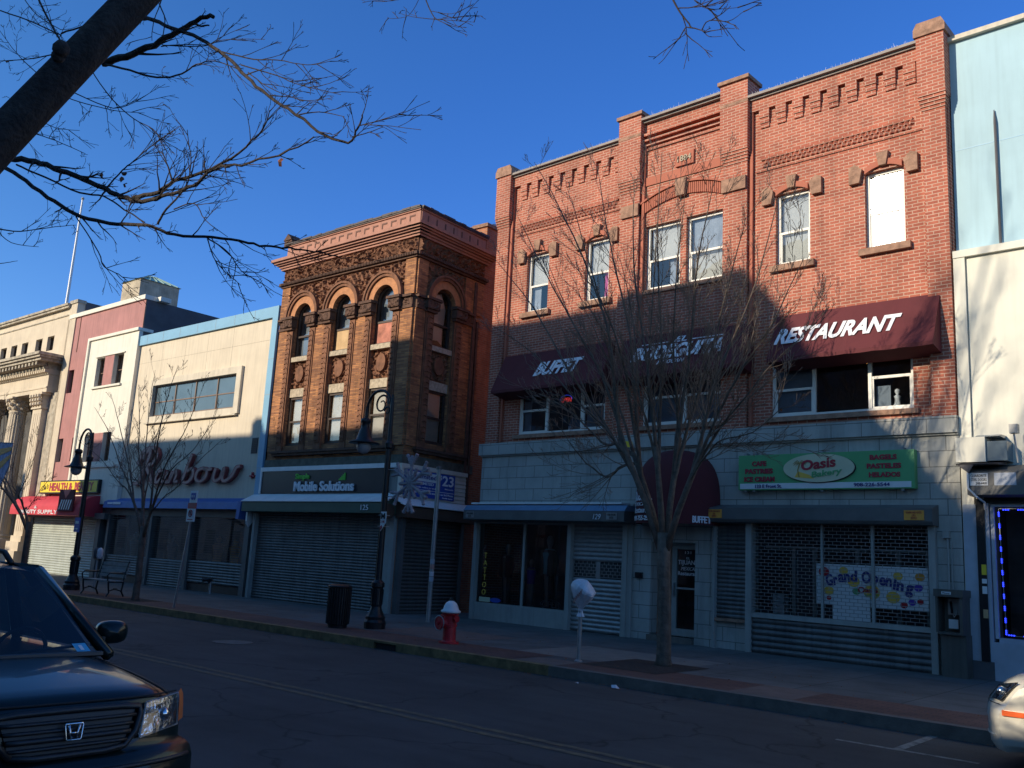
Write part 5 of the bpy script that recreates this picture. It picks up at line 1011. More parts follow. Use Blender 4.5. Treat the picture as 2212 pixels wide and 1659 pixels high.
t = thing('awning', "small bright red awning at the foot of the bank columns at the left edge", "awning", FB, (-29.5, -1.2, 2.4))
m = MB(); m.prismx([(-.4, 3.5)] + [(-.4 - .7 * math.sin(i * math.pi / 12), 2.9 + .6 * math.cos(i * math.pi / 12)) for i in range(7)] + [(-1.1, 2.6), (-.4, 2.6)], -30.5, -27.5); m.build('canopy', 'redcanvas', t)

# ================================================================== pale blue and cream building at the right
Cy = thing('pale_blue_building', "tall pale-blue party wall with a narrow white coping rising at the right edge", "building", FA, (-2, 0.3, 0))
m = MB(); m.box(-5.36, 6, .12, 12, 8.0, 12.56); m.build('wall', 'cyan', Cy); m = MB(); m.box(-5.36, 6, .02, 12.1, 12.56, 12.66); m.build('coping', 'creamtrim', Cy)
m = MB(); m.box(-5.3, 6, .115, .12, 10.2, 10.215); m.box(-3.9, -3.885, .115, .12, 8.0, 12.5); m.build('panel_joints', 'bluetrim', Cy)
m = MB(); m.tube([(-4.56, .07, 8.1), (-4.56, .07, 10.6)], .028, 6); m.tube([(-4.56, .07, 10.6), (-4.57, .09, 10.85)], [.028, .01], 6); m.build('conduit', 'darkwall', Cy)  # thin dark strip added in place of a tapering cast shadow on the wall
m = MB(); m.box(-4.0, -3.2, .06, .12, 10.9, 11.7); m.build('wall_panel', 'bluetrim', Cy)
Cr = thing('cream_shop_building', "cream-white rendered shop building at the right edge crossed by tree shadows", "building", FA, (-2, 0, 0))
m = MB(); wall(m, -5.16, 6, 3.2, 7.92, [], -.02, 0); m.box(-5.37, 6, -.10, .3, 7.92, 8.06); m.box(-5.37, -5.165, -.08, .3, .45, 7.92); m.build('wall', 'cream2', Cr)
m = MB(); m.box(-5.163, -5.155, -.03, -.02, 4.4, 7.92); m.build('joint', 'limestone_old', Cr)
m = MB(); m.box(-5.36, -5.13, -.085, .3, .46, 3.2); m.build('pier', 'bluewhite', Cr)
m = MB(); m.box(-5.38, -4.93, -.12, .3, .12, .46); m.build('plinth', 'darkwall', Cr)
m = MB(); m.box(-5.13, -4.99, -.13, .3, .46, 3.3); m.box(-4.99, 6, -.1, .2, 3.22, 3.34); jb = m.build('shutter_rail', 'black', Cr)
for z0, z1, mm in ((1.95, 2.13, 'signyellow'), (1.80, 1.88, 'signwhite'), (1.62, 1.75, 'signwhite'), (1.2, 1.35, 'plywood')): MB().box(-5.07, -4.99, -.137, -.131, z0, z1).build('sticker', mm, jb)
m = MB(); m.box(-4.99, -4.93, -.10, .2, .46, 3.22); m.box(-4.91, -4.85, -.06, .2, .86, 3.2); m.box(-4.85, 6, -.06, .2, 3.16, 3.2); m.box(-4.85, 6, -.06, .2, .80, .88); wf = m.build('window', 'bluewhite', Cr)
m = MB(); m.box(-4.93, 6, -.1, .2, .14, .80); pieces(m, 'stall_riser', 'bluewhite', Cr)
MB().quad((-4.85, .0, .88), (6, .0, .88), (6, .0, 3.16), (-4.85, .0, 3.16)).build('pane', 'shopglass', wf)
m = MB(); m.box(-4.9, 6, .9, .95, .14, 3.2); m.box(-5.36, 6, 11.9, 12, 0, 8); m.box(-5.36, -5.3, .3, 12, 0, 8); m.box(5.9, 6, .3, 12, 0, 8); m.quad((-5.3, .3, 8.0), (6, .3, 8.0), (6, 12, 8.0), (-5.3, 12, 8.0)); m.build('interior', 'interior', Cr)
m = MB(); m.box(-5.34, -4.84, -.45, -.02, 3.93, 4.38); pieces(m, 'sign_box', 'cream2', Cr); m = MB(); m.prismx([(-.45, 4.38), (-.02, 4.38), (-.02, 4.44), (-.35, 4.42)], -5.0, -4.6); m.box(-4.84, -4.5, -.4, -.02, 3.95, 4.3); pieces(m, 'sign_box', 'bluegrey_glass', Cr)
t = thing('shutter_box', "peeling dark shutter box with a white maker's plate over the right-hand shop window", "shutter box", FA, (-2, -.3, 3.3))
m = MB(); m.prismx([(-.1, 3.32), (-.5, 3.34), (-.5, 3.74), (-.1, 3.9)], -5.15, 6); m.build('housing', 'greycanopy', t)
m = MB(); m.prismx([(-.1, 3.905), (-.56, 3.86), (-.60, 3.88), (-.1, 3.96)], -5.3, -4.6); m.prism([(-5.3, 3.88), (-5.0, 3.88), (-5.1, 3.72)][::-1], -.58, -.55); pieces(m, 'torn_flashing', 'darkwall', t)
s = MB(); s.box(-5.10, -4.80, -.512, -.50, 3.50, 3.72); q = s.build('maker_plate', 'signwhite', t); text('lettering', 'GUARDRITE', 'letterblack', q, (-5.08, -4.82, 3.65, 3.70), -.514, .002); text('lettering', 'STEEL DOORS', 'letterblack', q, (-5.08, -4.82, 3.58, 3.63), -.514, .002); text('lettering', '248-4400', 'letterblack', q, (-5.0, -4.82, 3.52, 3.56), -.514, .002)
m = MB(); m.box(-4.7, -4.35, -.507, -.50, 3.50, 3.72); m.box(-4.2, -3.9, -.507, -.50, 3.6, 3.74); pieces(m, 'peeled_paint', 'bluewhite', t)
m = MB(); m.tube([(-5.12, -.55, 3.75), (-5.12, -.56, 3.45), (-5.0, -.5, 3.3), (-4.93, -.3, 3.22), (-4.95, -.2, 3.1)], .02, 6); tag(m.build('cable', 'signwhite', fr=FA), "white taped cable running down beside the peeling shutter box", "cable")
t = thing('wall_lamp', "white box floodlight on a short upright pipe above the right-hand shop", "lamp", FA, (-4.36, -.4, 3.9)); m = MB(); m.tube([(-4.33, -.4, 3.9), (-4.38, -.4, 4.45)], .018, 6); m.build('pipe', 'galv', t); m = MB(); m.box(-4.44, -4.30, -.46, -.34, 4.42, 4.58); m.build('lamp_head', 'galv', t)
t = thing('string_lights', "string of blue LED lights outlining the right-hand shop window", "string lights", FA, (-4.5, -.05, .9))
m = MB(); m.tube([(-4.78, -.02, 3.12), (-4.74, -.02, .93)], .008, 4); m.tube([(-4.74, -.02, .93), (-3.0, -.02, .93)], .008, 4); m.tube([(-4.78, -.02, 3.13), (-3.0, -.02, 3.13)], .008, 4); m.build('cord', 'galv', t)
m = MB()
for i in range(11):
    for j in range(3): z_ = 3.06 - i * .205 - j * .03; x = -4.78 + (3.12 - z_) * .018; m.box(x - .010, x + .010, -.04, -.025, z_ - .010, z_ + .010)
for i in range(8):
    for j in range(3): x = -4.7 + i * .24 + j * .04; m.box(x - .01, x + .01, -.04, -.025, .93, .948); m.box(x - .01, x + .01, -.04, -.025, 3.10, 3.118)
pieces(m, 'bulb_cluster', 'blueled', t, .02)

# ================================================================== buildings across the street (they throw the long shadow)
def opp(label, pts, y0, y1, mt, name='opposite_building'):
    t = thing(name, label, "building", FW, (pts[0][0], y0, 0)); m = MB(); m.prism(pts, y1, y0); m.build('wall', mt, t)
    xs = [p[0] for p in pts]; m = MB(); a, b = min(xs), max(xs)
    n = max(1, int((b - a) / 3))
    for i in range(n):
        for zz in (1.0, 4.6, 8.2, 11.6): x = a + (b - a) * (i + .5) / n; m.box(x - .55, x + .55, y0, y0 + .03, zz, zz + 1.7)
    m.build('window', 'bluegrey_glass', t)
opp("long brown brick building across the street, low left one", [(-45.5, 0), (-28.2, 0), (-28.2, 14.35), (-34.0, 14.3), (-45.5, 14.2)], -5, -12, 'oppwall')
opp("red brick building across the street with a sloping right shoulder", [(-28.15, 0), (-13.9, 0), (-13.9, 12.9), (-15.9, 15.2), (-18.1, 17.75), (-18.4, 18.25), (-21.5, 18.2), (-22.0, 18.0), (-26.5, 18.0), (-26.6, 16.85), (-28.15, 16.85)], -5, -7.0, 'oppwall')
opp("low grey building across the street at the right", [(-13.8, 0), (40, 0), (40, 6.6), (-8.72, 6.75), (-8.8, 10.9), (-12.2, 11.4), (-13.8, 12.7)], -5, -5.9, 'oppwall')  # unseen; outline stepped to light the cream car and keep the tree dark
opp("distant low building across the street at the far left", [(-120, 0), (-50.2, 0), (-50.2, 7.5), (-120, 9)], -6, -14, 'cream')
t = thing('opposite_chimney', "brick chimney on the low left building across the street", "chimney", FW, (-34.4, -5.4, 14.25)); m = MB(); m.box(-34.7, -34.1, -5.7, -5.05, 14.1, 14.75); m.box(-34.6, -34.2, -5.6, -5.15, 14.75, 14.9); m.build('stack', 'sidebrick', t)
# ================================================================== street furniture
def curl(mb, cx, cz, r0, turns, a0, y, rad_, xs=1, n=36, k=.75):
    P = []
    for i in range(n + 1):
        t_ = i / n; a = a0 + turns * 2 * math.pi * t_; r = r0 * (1 - k * t_); P.append((cx + xs * r * math.cos(a), y, cz + r * math.sin(a)))
    mb.tube(P, [rad_ * (1 - .45 * i / n) for i in range(n + 1)], 6)
def lamp_base(x, y, s=1.0):
    m = MB(); m.lathe([(r * .76, z_) for r, z_ in [(.30, 0), (.31, .14), (.27, .19), (.28, .25), (.24, .29), (.17, .40), (.15, .46), (.16, .50), (.15, .84), (.19, .88), (.19, .96), (.13, 1.0), (.11, 1.02)]], (x, y, .15), 16)
    for j in range(8): a = 2 * math.pi * j / 8; m.tube([(x + .118 * math.cos(a), y + .118 * math.sin(a), .66), (x + .125 * math.cos(a), y + .125 * math.sin(a), .98)], .014, 5)
    return m
def street_lamp(label, x, y, arm=-1, H=5.2, reach=.88):
    t = thing('street_lamp', label, "street lamp", FW, (x, y, .15), group="cast-iron street lamps")
    lamp_base(x, y).build('base', 'black', t)
    m = MB(); m.lathe([(.075, 1.0), (.068, 2.6), (.062, 3.85), (.095, 3.88), (.10, 3.98), (.062, 4.02), (.05, 4.06), (.04, H - .35), (.025, H - .12)], (x, y, .15), 12)
    for q in (0, 2.1, 4.2): m.tube([(x + .072 * math.cos(q), y + .072 * math.sin(q), 1.2), (x + .06 * math.cos(q), y + .06 * math.sin(q), 4.0)], .010, 4)
    m.build('pole', 'black', t)
    R = reach / 2; cx, cz = x + arm * (R + .02), H - .30
    m = MB(); P = [(x, y, 4.0), (x + arm * -.0, y, 4.5)] + [(cx - arm * R * math.cos(a), y, cz + R * 1.05 * math.sin(a)) for a in [math.pi * i / 16 for i in range(0, 17)]]
    m.tube(P, .032, 8)
    lx = cx + arm * R; m.tube([(lx, y, cz), (lx, y, cz - .14)], .035, 8)
    curl(m, cx - arm * .09, cz + .13, .24, 1.35, math.pi * .0, y, .026, -arm, 40, .72); curl(m, cx - arm * .30, cz - .03, .11, .9, 0, y, .02, arm, 20, .6)
    m.build('arm', 'black', t)
    m = MB(); zt = cz - .14; m.lathe([(.05, 0), (.11, -.03), (.12, -.10), (.09, -.14), (.10, -.24), (.13, -.30), (.16, -.42), (.20, -.52), (.355, -.575), (.355, -.59), (.20, -.585), (.02, -.56)], (lx, y, zt), 24); m.build('lamp_hood', 'black', t, True)
    m = MB(); m.lathe([(.13, -.56), (.17, -.62), (.16, -.72), (.10, -.80), (.01, -.83)], (lx, y, zt), 16); m.build('globe', 'globe', t, True)
    return t
L1 = street_lamp("black cast-iron street lamp with scrolled arm before the corner building, snowflake hung on it", -15.70, 12.9, -1, 5.2, .88)
L2 = street_lamp("black cast-iron street lamp with scrolled arm left of the bench", -28.55, 11.75, -1, 4.86, .88)
# parking sign on the lamp
t = thing('street_sign', "narrow white and red metered-parking sign strapped to the lamp post by the corner building", "sign", FW, (-15.55, 12.78, 2.2))
m = MB(); m.prism([(-15.62, 2.62), (-15.62, 2.28), (-15.60, 2.2), (-15.44, 2.38), (-15.44, 2.62)], 12.76, 12.77); m.build('plate', 'signwhite', t)
text('lettering', 'M', 'letterblack', t, (-15.60, -15.47, 2.46, 2.59), 12.755, .003, bold=.01); text('lettering', '2 HR', 'signred', t, (-15.60, -15.47, 2.38, 2.43), 12.755, .003)
m = MB(); m.prism([(-15.61, 2.30), (-15.60, 2.22), (-15.54, 2.28), (-15.56, 2.33)], 12.752, 12.759); m.build('arrow', 'signred', t)
m = MB(); m.box(-15.76, -15.60, 12.8, 13.0, 2.3, 2.32); m.box(-15.76, -15.60, 12.8, 13.0, 2.54, 2.56); m.build('strap', 'galv', t)
# snowflake
t = thing('snowflake_decoration', "large silver tinsel snowflake hung on the right side of the lamp post", "decoration", FW, (-14.86, 12.9, 3.2))
m = MB(); c0 = (-14.87, 3.23)
def arm_(a, L_, r, fork=None, rnd=random.Random(8)):
    P = [(c0[0] + L_ * i / 12 * math.cos(a), 12.88, c0[1] + L_ * i / 12 * math.sin(a)) for i in range(13)]
    m.tube(P, [r * rnd.uniform(.8, 1.2) for _ in P], 7)
    if fork:
        for s_ in (-1, 1):
            b = (P[8][0], P[8][2]); e = (b[0] + fork * math.cos(a + s_ * .62), b[1] + fork * math.sin(a + s_ * .62)); Q = [(b[0] + (e[0] - b[0]) * i / 6, 12.88, b[1] + (e[1] - b[1]) * i / 6) for i in range(7)]
            m.tube(Q, [r * rnd.uniform(.8, 1.2) for _ in Q], 7)
for i in range(6):
    a = math.pi / 2 + i * math.pi / 3 + (.0); arm_(a, .62 if i % 3 else .60, .034, .27)
    arm_(a + math.pi / 6, .36, .034)
ob = m.build('tinsel', 'tinsel', t); 
tuft = MB(); rn = random.Random(9)
for p in ob.data.polygons:
    for _ in range(3):
        c = p.center + ORG[t.name]; n_ = p.normal; e = c + n_ * rn.uniform(.008, .03) + Vector([rn.uniform(-.02, .02) for _ in range(3)]); q = Vector([rn.uniform(-.006, .006) for _ in range(3)])
        tuft.add([tuple(c + q), tuple(c - q), tuple(e)], [(0, 1, 2)])
tuft.build('tinsel_strands', 'tinsel', t)
m = MB(); m.tube([(-15.70, 12.9, 3.55), (-15.2, 12.9, 3.52), (-14.9, 12.9, 3.3)], .012, 5); m.tube([(-15.70, 12.9, 2.95), (-15.3, 12.9, 2.96), (-14.95, 12.9, 3.1)], .012, 5); pieces(m, 'bracket', 'galv', t)
# bare pole with stickers
t = thing('bare_pole', "plain grey steel pole covered in torn stickers beside the corner building's side shutter", "pole", FW, (-17.25, 15.3, .15))
pa, pb = px(1567 * .8848 * 1 * 0 + (550 + 1650 * .3165) * .8848, (950 + 620 * .3165) * .8848, 15.6), None
m = MB(); m.tube([(pa.x - .02, 15.6, .15), (pa.x, 15.6, pa.z)], .055, 12); m.build('pole', 'galv', t); POLEX = pa.x
m = MB(); m.lathe([(.075, 0), (.075, .06), (.02, .09)], (pa.x, 15.6, pa.z), 12); m.build('pole_cap', 'shutter_grey', t)
for zz, mm in ((1.55, 'curtain'), (1.42, 'signpink'), (1.25, 'plastic'), (1.12, 'curtain')): m = MB(); m.lathe([(.058, 0), (.0585, .11)], (pa.x - .008, 15.6, zz), 12); m.build('sticker', mm, t)
# bus stop sign
t = thing('street_sign', "bus stop and no-parking signs stacked on a thin steel post before the cream shop", "sign", FW, (-21.3, 11.4, .15))
m = MB(); m.tube([(-21.62, 11.42, .15), (-21.26, 11.45, 2.9)], .03, 6); m.build('post', 'galv', t)
m = MB(); m.box(-21.40, -21.06, 11.38, 11.40, 2.66, 3.00); m.build('bus_plate', 'signwhite', t); m = MB(); m.box(-21.34, -21.12, 11.372, 11.378, 2.80, 2.94); m.box(-21.30, -21.24, 11.372, 11.378, 2.77, 2.80); m.box(-21.20, -21.14, 11.372, 11.378, 2.77, 2.80); m.build('bus_symbol', 'signblue', t)
text('lettering', 'BUS', 'letter', t, (-21.31, -21.15, 2.83, 2.89), 11.37, .002)
m = MB(); m.box(-21.45, -21.04, 11.376, 11.39, 2.56, 2.70); m.build('red_band', 'signred', t); m = MB(); m.box(-21.47, -21.08, 11.38, 11.40, 2.24, 2.56); m.build('parking_plate', 'signwhite', t)
m = MB(); ring(m, -21.28, 2.44, .07, .09, 11.366, 11.38, 0, 2 * math.pi, 20); m.prism([(-21.34, 2.49), (-21.33, 2.505), (-21.22, 2.39), (-21.235, 2.38)][::-1], 11.366, 11.38); m.build('prohibition_ring', 'signred', t)
text('lettering', 'P', 'letterblack', t, (-21.31, -21.25, 2.39, 2.49), 11.372, .002); m = MB(); m.box(-21.40, -21.15, 11.372, 11.38, 2.28, 2.30); m.build('arrow', 'signred', t)
# parking meter under a white bag
t = thing('parking_meter', "single parking meter hooded by a tied white plastic bag near the kerb", "parking meter", FW, (-9.79, 12.44, .15))
m = MB(); m.tube([(-9.79, 12.44, .15), (-9.79, 12.44, .98)], .035, 10); m.lathe([(.07, 0), (.07, .02), (.04, .04)], (-9.79, 12.44, .15), 10); m.build('post', 'galv', t)
rn = random.Random(21); m = MB()
def bag(u, v):
    a = 2 * math.pi * u; z_ = .88 + .60 * v
    K = [.07, .042, .036, .075, .115, .15, .18, .205, .20, .13, .005]; f = v * 10; i0 = min(9, int(f)); r = K[i0] + (K[i0 + 1] - K[i0]) * (f - i0)
    r *= 1 + .10 * math.sin(3 * a + 5 * v) + .08 * abs(math.sin(4 * a - 5 * v)) + .05 * math.sin(11 * a + 9 * v) * v + .5 * max(0, .3 - v) * math.sin(11 * a); k_ = max(0, v - .2)
    return (-9.79 + r * math.cos(a) + .16 * k_ * k_ + .03 * k_, 12.44 + r * .72 * math.sin(a), z_ - .16 * k_ * math.cos(a) * (r / .2))
m.grid(bag, 26, 27); bg_ = m.build('bag', 'plastic', t, False)
m = MB()
for i in range(6): m.tube([(-9.83 + .03 * i, 12.30, 1.10 + .03 * i), (-9.81 + .03 * i, 12.295, 1.19 + .03 * i), (-9.79 + .03 * i, 12.30, 1.15 + .03 * i)], .007, 4)
m.build('print', 'signpink', bg_)
# second meter, far left
t = thing('parking_meter', "twin-headed parking meter behind the bench before the pale rolling shutter", "parking meter", FW, (-26.0, 12.3, .15))
q = px((0 + 760 * .3165) * .8848, (1050 + 940 * .3165) * .8848, 12.6)
m = MB(); m.tube([(q.x, 12.6, .15), (q.x, 12.6, 1.05)], .035, 8); m.build('post', 'galv', t)
for s_ in (-.13, .13): m = MB(); m.lathe([(.07, 0), (.09, .06), (.09, .22), (.075, .30), (.02, .34)], (q.x + s_, 12.6, 1.08), 12); m.build('meter_head', 'darkwall' if s_ < 0 else 'plastic', t, True)
m = MB(); m.box(q.x - .17, q.x + .17, 12.57, 12.63, 1.03, 1.09); m.build('yoke', 'black', t)
# hydrant
t = thing('fire_hydrant', "red fire hydrant with a white domed cap standing by the kerb", "fire hydrant", FW, (-12.79, 12.32, .15))
hx, hy = -12.79, 12.32
m = MB(); m.lathe([(.19, 0), (.19, .035), (.135, .045), (.125, .06), (.12, .30), (.135, .31), (.135, .345), (.12, .355), (.12, .50), (.155, .53), (.16, .56)], (hx, hy, .15), 20); m.build('barrel', 'hydred', t, False)
m = MB(); m.lathe([(.185, 0), (.19, .035), (.15, .06), (.135, .12), (.10, .18), (.05, .215), (.03, .22), (.03, .255)], (hx, hy, .71), 20); m.build('bonnet', 'hydwhite', t, True); 
m = MB(); m.lathe([(.045, 0), (.045, .03), (.022, .035), (.022, .06)], (hx, hy, .935), 5); m.build('operating_nut', 'black', t)
m = MB(); m.tube([(hx - .03, hy, .52), (hx - .06, hy - .20, .52)], [.10, .095], 16); m.tube([(hx - .058, hy - .19, .52), (hx - .066, hy - .235, .52)], [.125, .12], 16); m.tube([(hx - .066, hy - .235, .52), (hx - .072, hy - .27, .52)], .03, 5); nz_ = m.build('steamer_nozzle', 'hydred', t)
m = MB(); P = [(hx - .063 + .13 * math.cos(a), hy - .225, .52 + .13 * math.sin(a)) for a in [i * math.pi / 12 for i in range(25)]]; m.tube(P, .010, 5); m.build('nozzle_chain', 'galv', nz_)
for s_ in (-1, 1): m = MB(); m.tube([(hx + s_ * .1, hy, .61), (hx + s_ * .19, hy - .02, .61)], [.055, .055], 10); m.tube([(hx + s_ * .18, hy - .02, .61), (hx + s_ * .205, hy - .02, .61)], .065, 8); m.build('hose_nozzle', 'hydred', t)
# litter bin
t = thing('litter_bin', "round black slatted litter bin with a domed rim left of the street lamp", "litter bin", FW, (-16.05, 12.15, .15))
bx_, by_ = -16.05, 12.18
m = MB(); m.lathe([(.20, .0), (.205, .06), (.222, .08), (.228, .82), (.224, .84)], (bx_, by_, .15), 28); m.build('body', 'black', t)
m = MB()
for j in range(28): a = 2 * math.pi * j / 28; m.box(bx_ + .232 * math.cos(a) - .012, bx_ + .232 * math.cos(a) + .012, by_ + .232 * math.sin(a) - .012, by_ + .232 * math.sin(a) + .012, .24, .97)
m.build('slats', 'black', t)
m = MB(); m.lathe([(.250, 0), (.262, .03), (.25, .05), (.18, .075), (.12, .08), (.115, .05)], (bx_, by_, .97), 28); m.build('rim', 'black', t)
# bench
t = thing('bench', "park bench with grey slats and curled black iron legs on the far sidewalk", "bench", FW, (-26.1, 11.65, .15))
FBn = Frame(-26.05, 11.35, 8)
bl = lambda p: tuple(FBn.w(*p))
m = MB(bl)
for i in range(4): m.box(-.68, .68, .02 + i * .105, .10 + i * .105, .56, .59)
m.build('seat', 'benchwood', t)
m = MB(bl)
for i in range(4): m.box(-.68, .68, .46 + i * .025, .48 + i * .025, .66 + i * .105, .745 + i * .105)
m.build('backrest', 'benchwood', t)
for u in (-.62, .62):
    m = MB(bl); m.tube([(u, -.02, .16), (u, .05, .26), (u, .02, .42), (u, .0, .56)], .025, 6); m.tube([(u, .50, .16), (u, .42, .30), (u, .45, .5), (u, .44, .6), (u, .56, 1.12)], .025, 6); m.tube([(u, .0, .55), (u, .45, .55)], .022, 6)
    m.tube([(u, .03, .30), (u, .22, .36), (u, .42, .30)], .018, 6); m.lathe([(.05, -.02), (.05, .02)], (u, .22, .36), 8); m.build('leg', 'black', t)
    m = MB(bl); m.tube([(u, -.02, .58), (u, -.05, .72), (u, .02, .79), (u, .30, .78), (u, .48, .80)], .02, 6); m.build('armrest', 'black', t)
# pay phone
t = thing('pay_phone', "wall-side pay phone in a dark steel enclosure at the right end of the bakery", "pay phone", FW, (-5.53, 17.7, .15))
m = MB(); m.box(-5.76, -5.72, 17.55, 17.95, .90, 1.62); m.box(-5.36, -5.30, 17.55, 17.95, .88, 1.62); m.box(-5.72, -5.36, 17.90, 17.95, .92, 1.55); m.box(-5.72, -5.36, 17.55, 17.95, .88, .92); m.box(-5.78, -5.28, 17.52, 17.97, 1.53, 1.66); m.build('enclosure', 'shutter_brown', t)
m = MB(); m.box(-5.70, -5.28, 17.62, 17.94, .15, .88); m.build('pedestal', 'shutter_brown', t)
m = MB(); m.box(-5.62, -5.42, 17.78, 17.90, 1.22, 1.50); m.build('phone_box', 'galv', t); m = MB(); m.box(-5.61, -5.45, 17.765, 17.78, .98, 1.14); m.build('notice_card', 'signwhite', t)
m = MB(); m.tube([(-5.56, 17.74, 1.44), (-5.54, 17.70, 1.40), (-5.53, 17.70, 1.30), (-5.54, 17.74, 1.26)], .022, 6); m.build('handset', 'black', t); m = MB(); m.tube([(-5.54, 17.74, 1.25), (-5.50, 17.72, 1.18), (-5.46, 17.74, 1.24), (-5.45, 17.77, 1.3)], .008, 5); m.build('cord', 'galv', t)
m = MB(); m.box(-5.64, -5.48, 17.512, 17.52, 1.57, 1.62); text('lettering', 'Phone', 'letterblack', t, (-5.62, -5.50, 1.58, 1.61), 17.51, .002); m.build('header_plate', 'signwhite', t)
# blue plate on the left lamp and the banner further left
t = thing('street_sign', "small blue sign plate on the left street lamp", "sign", FW, (-28.4, 11.6, 1.9)); m = MB(); m.box(-28.62, -28.25, 11.60, 11.62, 1.85, 2.28); m.build('plate', 'signblue', t); m = MB(); m.box(-28.55, -28.32, 11.59, 11.60, 2.1, 2.18); m.box(-28.55, -28.32, 11.59, 11.60, 1.93, 1.97); m.build('print', 'signwhite', t)
t = thing('street_banner', "printed cloth banner with orange, white and purple bands at the left edge", "banner", FW, (-30.7, 10.8, 2.9))
a_, b_, c_, d_ = px(-20, 955, 10.8), px(28, 957, 10.8), px(18, 1010, 10.8), px(-15, 1082, 10.8)
m = MB(); m.add([tuple(a_), tuple(b_), tuple(c_), tuple(d_)], [(3, 2, 1, 0)]); m.add([tuple(p + Vector((0, .02, 0))) for p in (a_, b_, c_, d_)], [(0, 1, 2, 3)]); m.build('cloth', 'flagcloth', t)
m = MB(); 
for f0, f1 in ((.15, .3), (.45, .62)): m.add([tuple(a_.lerp(d_, f0) + Vector((0, -.01, 0))), tuple(b_.lerp(c_, f0) + Vector((0, -.01, 0))), tuple(b_.lerp(c_, f1) + Vector((0, -.01, 0))), tuple(a_.lerp(d_, f1) + Vector((0, -.01, 0)))], [(3, 2, 1, 0)])
m.build('print', 'signorange', t); m = MB(); m.tube([(a_.x - .3, 10.8, .15), (a_.x - .1, 10.8, 5.2)], .06, 8); m.tube([(a_.x - .1, 10.8, a_.z), tuple(b_)], .015, 5); m.build('pole', 'black', t)

# ================================================================== trees
MINR = .0034
def grow(mb, p, d, L_, r, lvl, rn, up=.25, n=5, kids=(7, 5, 3), spread=.7, jit=.12):
    """one limb with side branches"""
    P = [Vector(p)]; d = Vector(d).normalized()
    for i in range(n):
        d = (d + Vector([rn.uniform(-jit, jit) for _ in range(3)]) + Vector((0, 0, up * .25))).normalized(); P.append(P[-1] + d * L_ / n)
    R = [max(MINR, r * (1 - .8 * i / n)) for i in range(n + 1)]
    mb.tube(P, R, [7, 5, 3, 3][min(lvl, 3)], cap=False)
    if lvl < len(kids):
        for j in range(kids[lvl]):
            t_ = rn.uniform(.25, 1.0) if lvl else .2 + .8 * j / kids[lvl]; i = min(n - 1, int(t_ * n)); q = P[i].lerp(P[i + 1], t_ * n - i); dd = (P[i + 1] - P[i]).normalized()
            s_ = Vector([rn.uniform(-1, 1) for _ in range(3)]); s_ = (s_ - dd * s_.dot(dd)); s_ = s_.normalized() if s_.length > .01 else Vector((1, 0, 0))
            grow(mb, q, dd + s_ * spread * rn.uniform(.6, 1.1), L_ * rn.uniform(.30, .52) * (1.15 - .55 * t_), max(MINR, R[i] * .5), lvl + 1, rn, up, max(3, n - 2), kids, spread, jit)
    return P
def guided(mb, tw, pts, r0, r1, rn, ntw=10, tl=.9, kids=(4, 3), lvl=1, up=.35, sp=.6):
    """limb through given points, with generated side twigs"""
    V = [Vector(p) for p in pts]; S = []
    for i in range(len(V) - 1):
        p0, p1, p2, p3 = V[max(i - 1, 0)], V[i], V[i + 1], V[min(i + 2, len(V) - 1)]
        for k_ in range(4):
            t_ = k_ / 4; S.append(.5 * ((2 * p1) + (p2 - p0) * t_ + (2 * p0 - 5 * p1 + 4 * p2 - p3) * t_ ** 2 + (3 * p1 - p0 - 3 * p2 + p3) * t_ ** 3))
    S.append(V[-1]); n = len(S); R = [r0 + (r1 - r0) * i / (n - 1) for i in range(n)]
    S = [s + Vector([rn.uniform(-1, 1) * min(r0, .03) * .35 for _ in range(3)]) for s in S]
    mb.tube(S, R, 8 if r0 > .03 else 5, cap=False)
    for j in range(ntw):
        t_ = .15 + .85 * (j + rn.random()) / ntw; i = min(n - 2, int(t_ * (n - 1))); q = S[i].lerp(S[i + 1], t_ * (n - 1) - i); dd = (S[i + 1] - S[i]).normalized()
        s_ = Vector([rn.uniform(-1, 1) for _ in range(3)]); s_ = (s_ - dd * s_.dot(dd)).normalized()
        grow(tw, q, dd + s_ * sp * rn.uniform(.7, 1.2), tl * rn.uniform(.5, 1.15) * (1.15 - .5 * t_), max(.003, R[i] * .45), lvl, rn, up, 4, (0,) * lvl + tuple(kids), .6, .14)
    return S
def leaves(mb, P, rn, n, s=.05):
    for _ in range(n):
        c = rn.choice(P); a = [Vector([rn.uniform(-s, s) for _ in range(3)]) for _ in range(3)]; c = c + Vector((0, 0, -s)); mb.add([tuple(c + v) for v in a], [(0, 1, 2)])
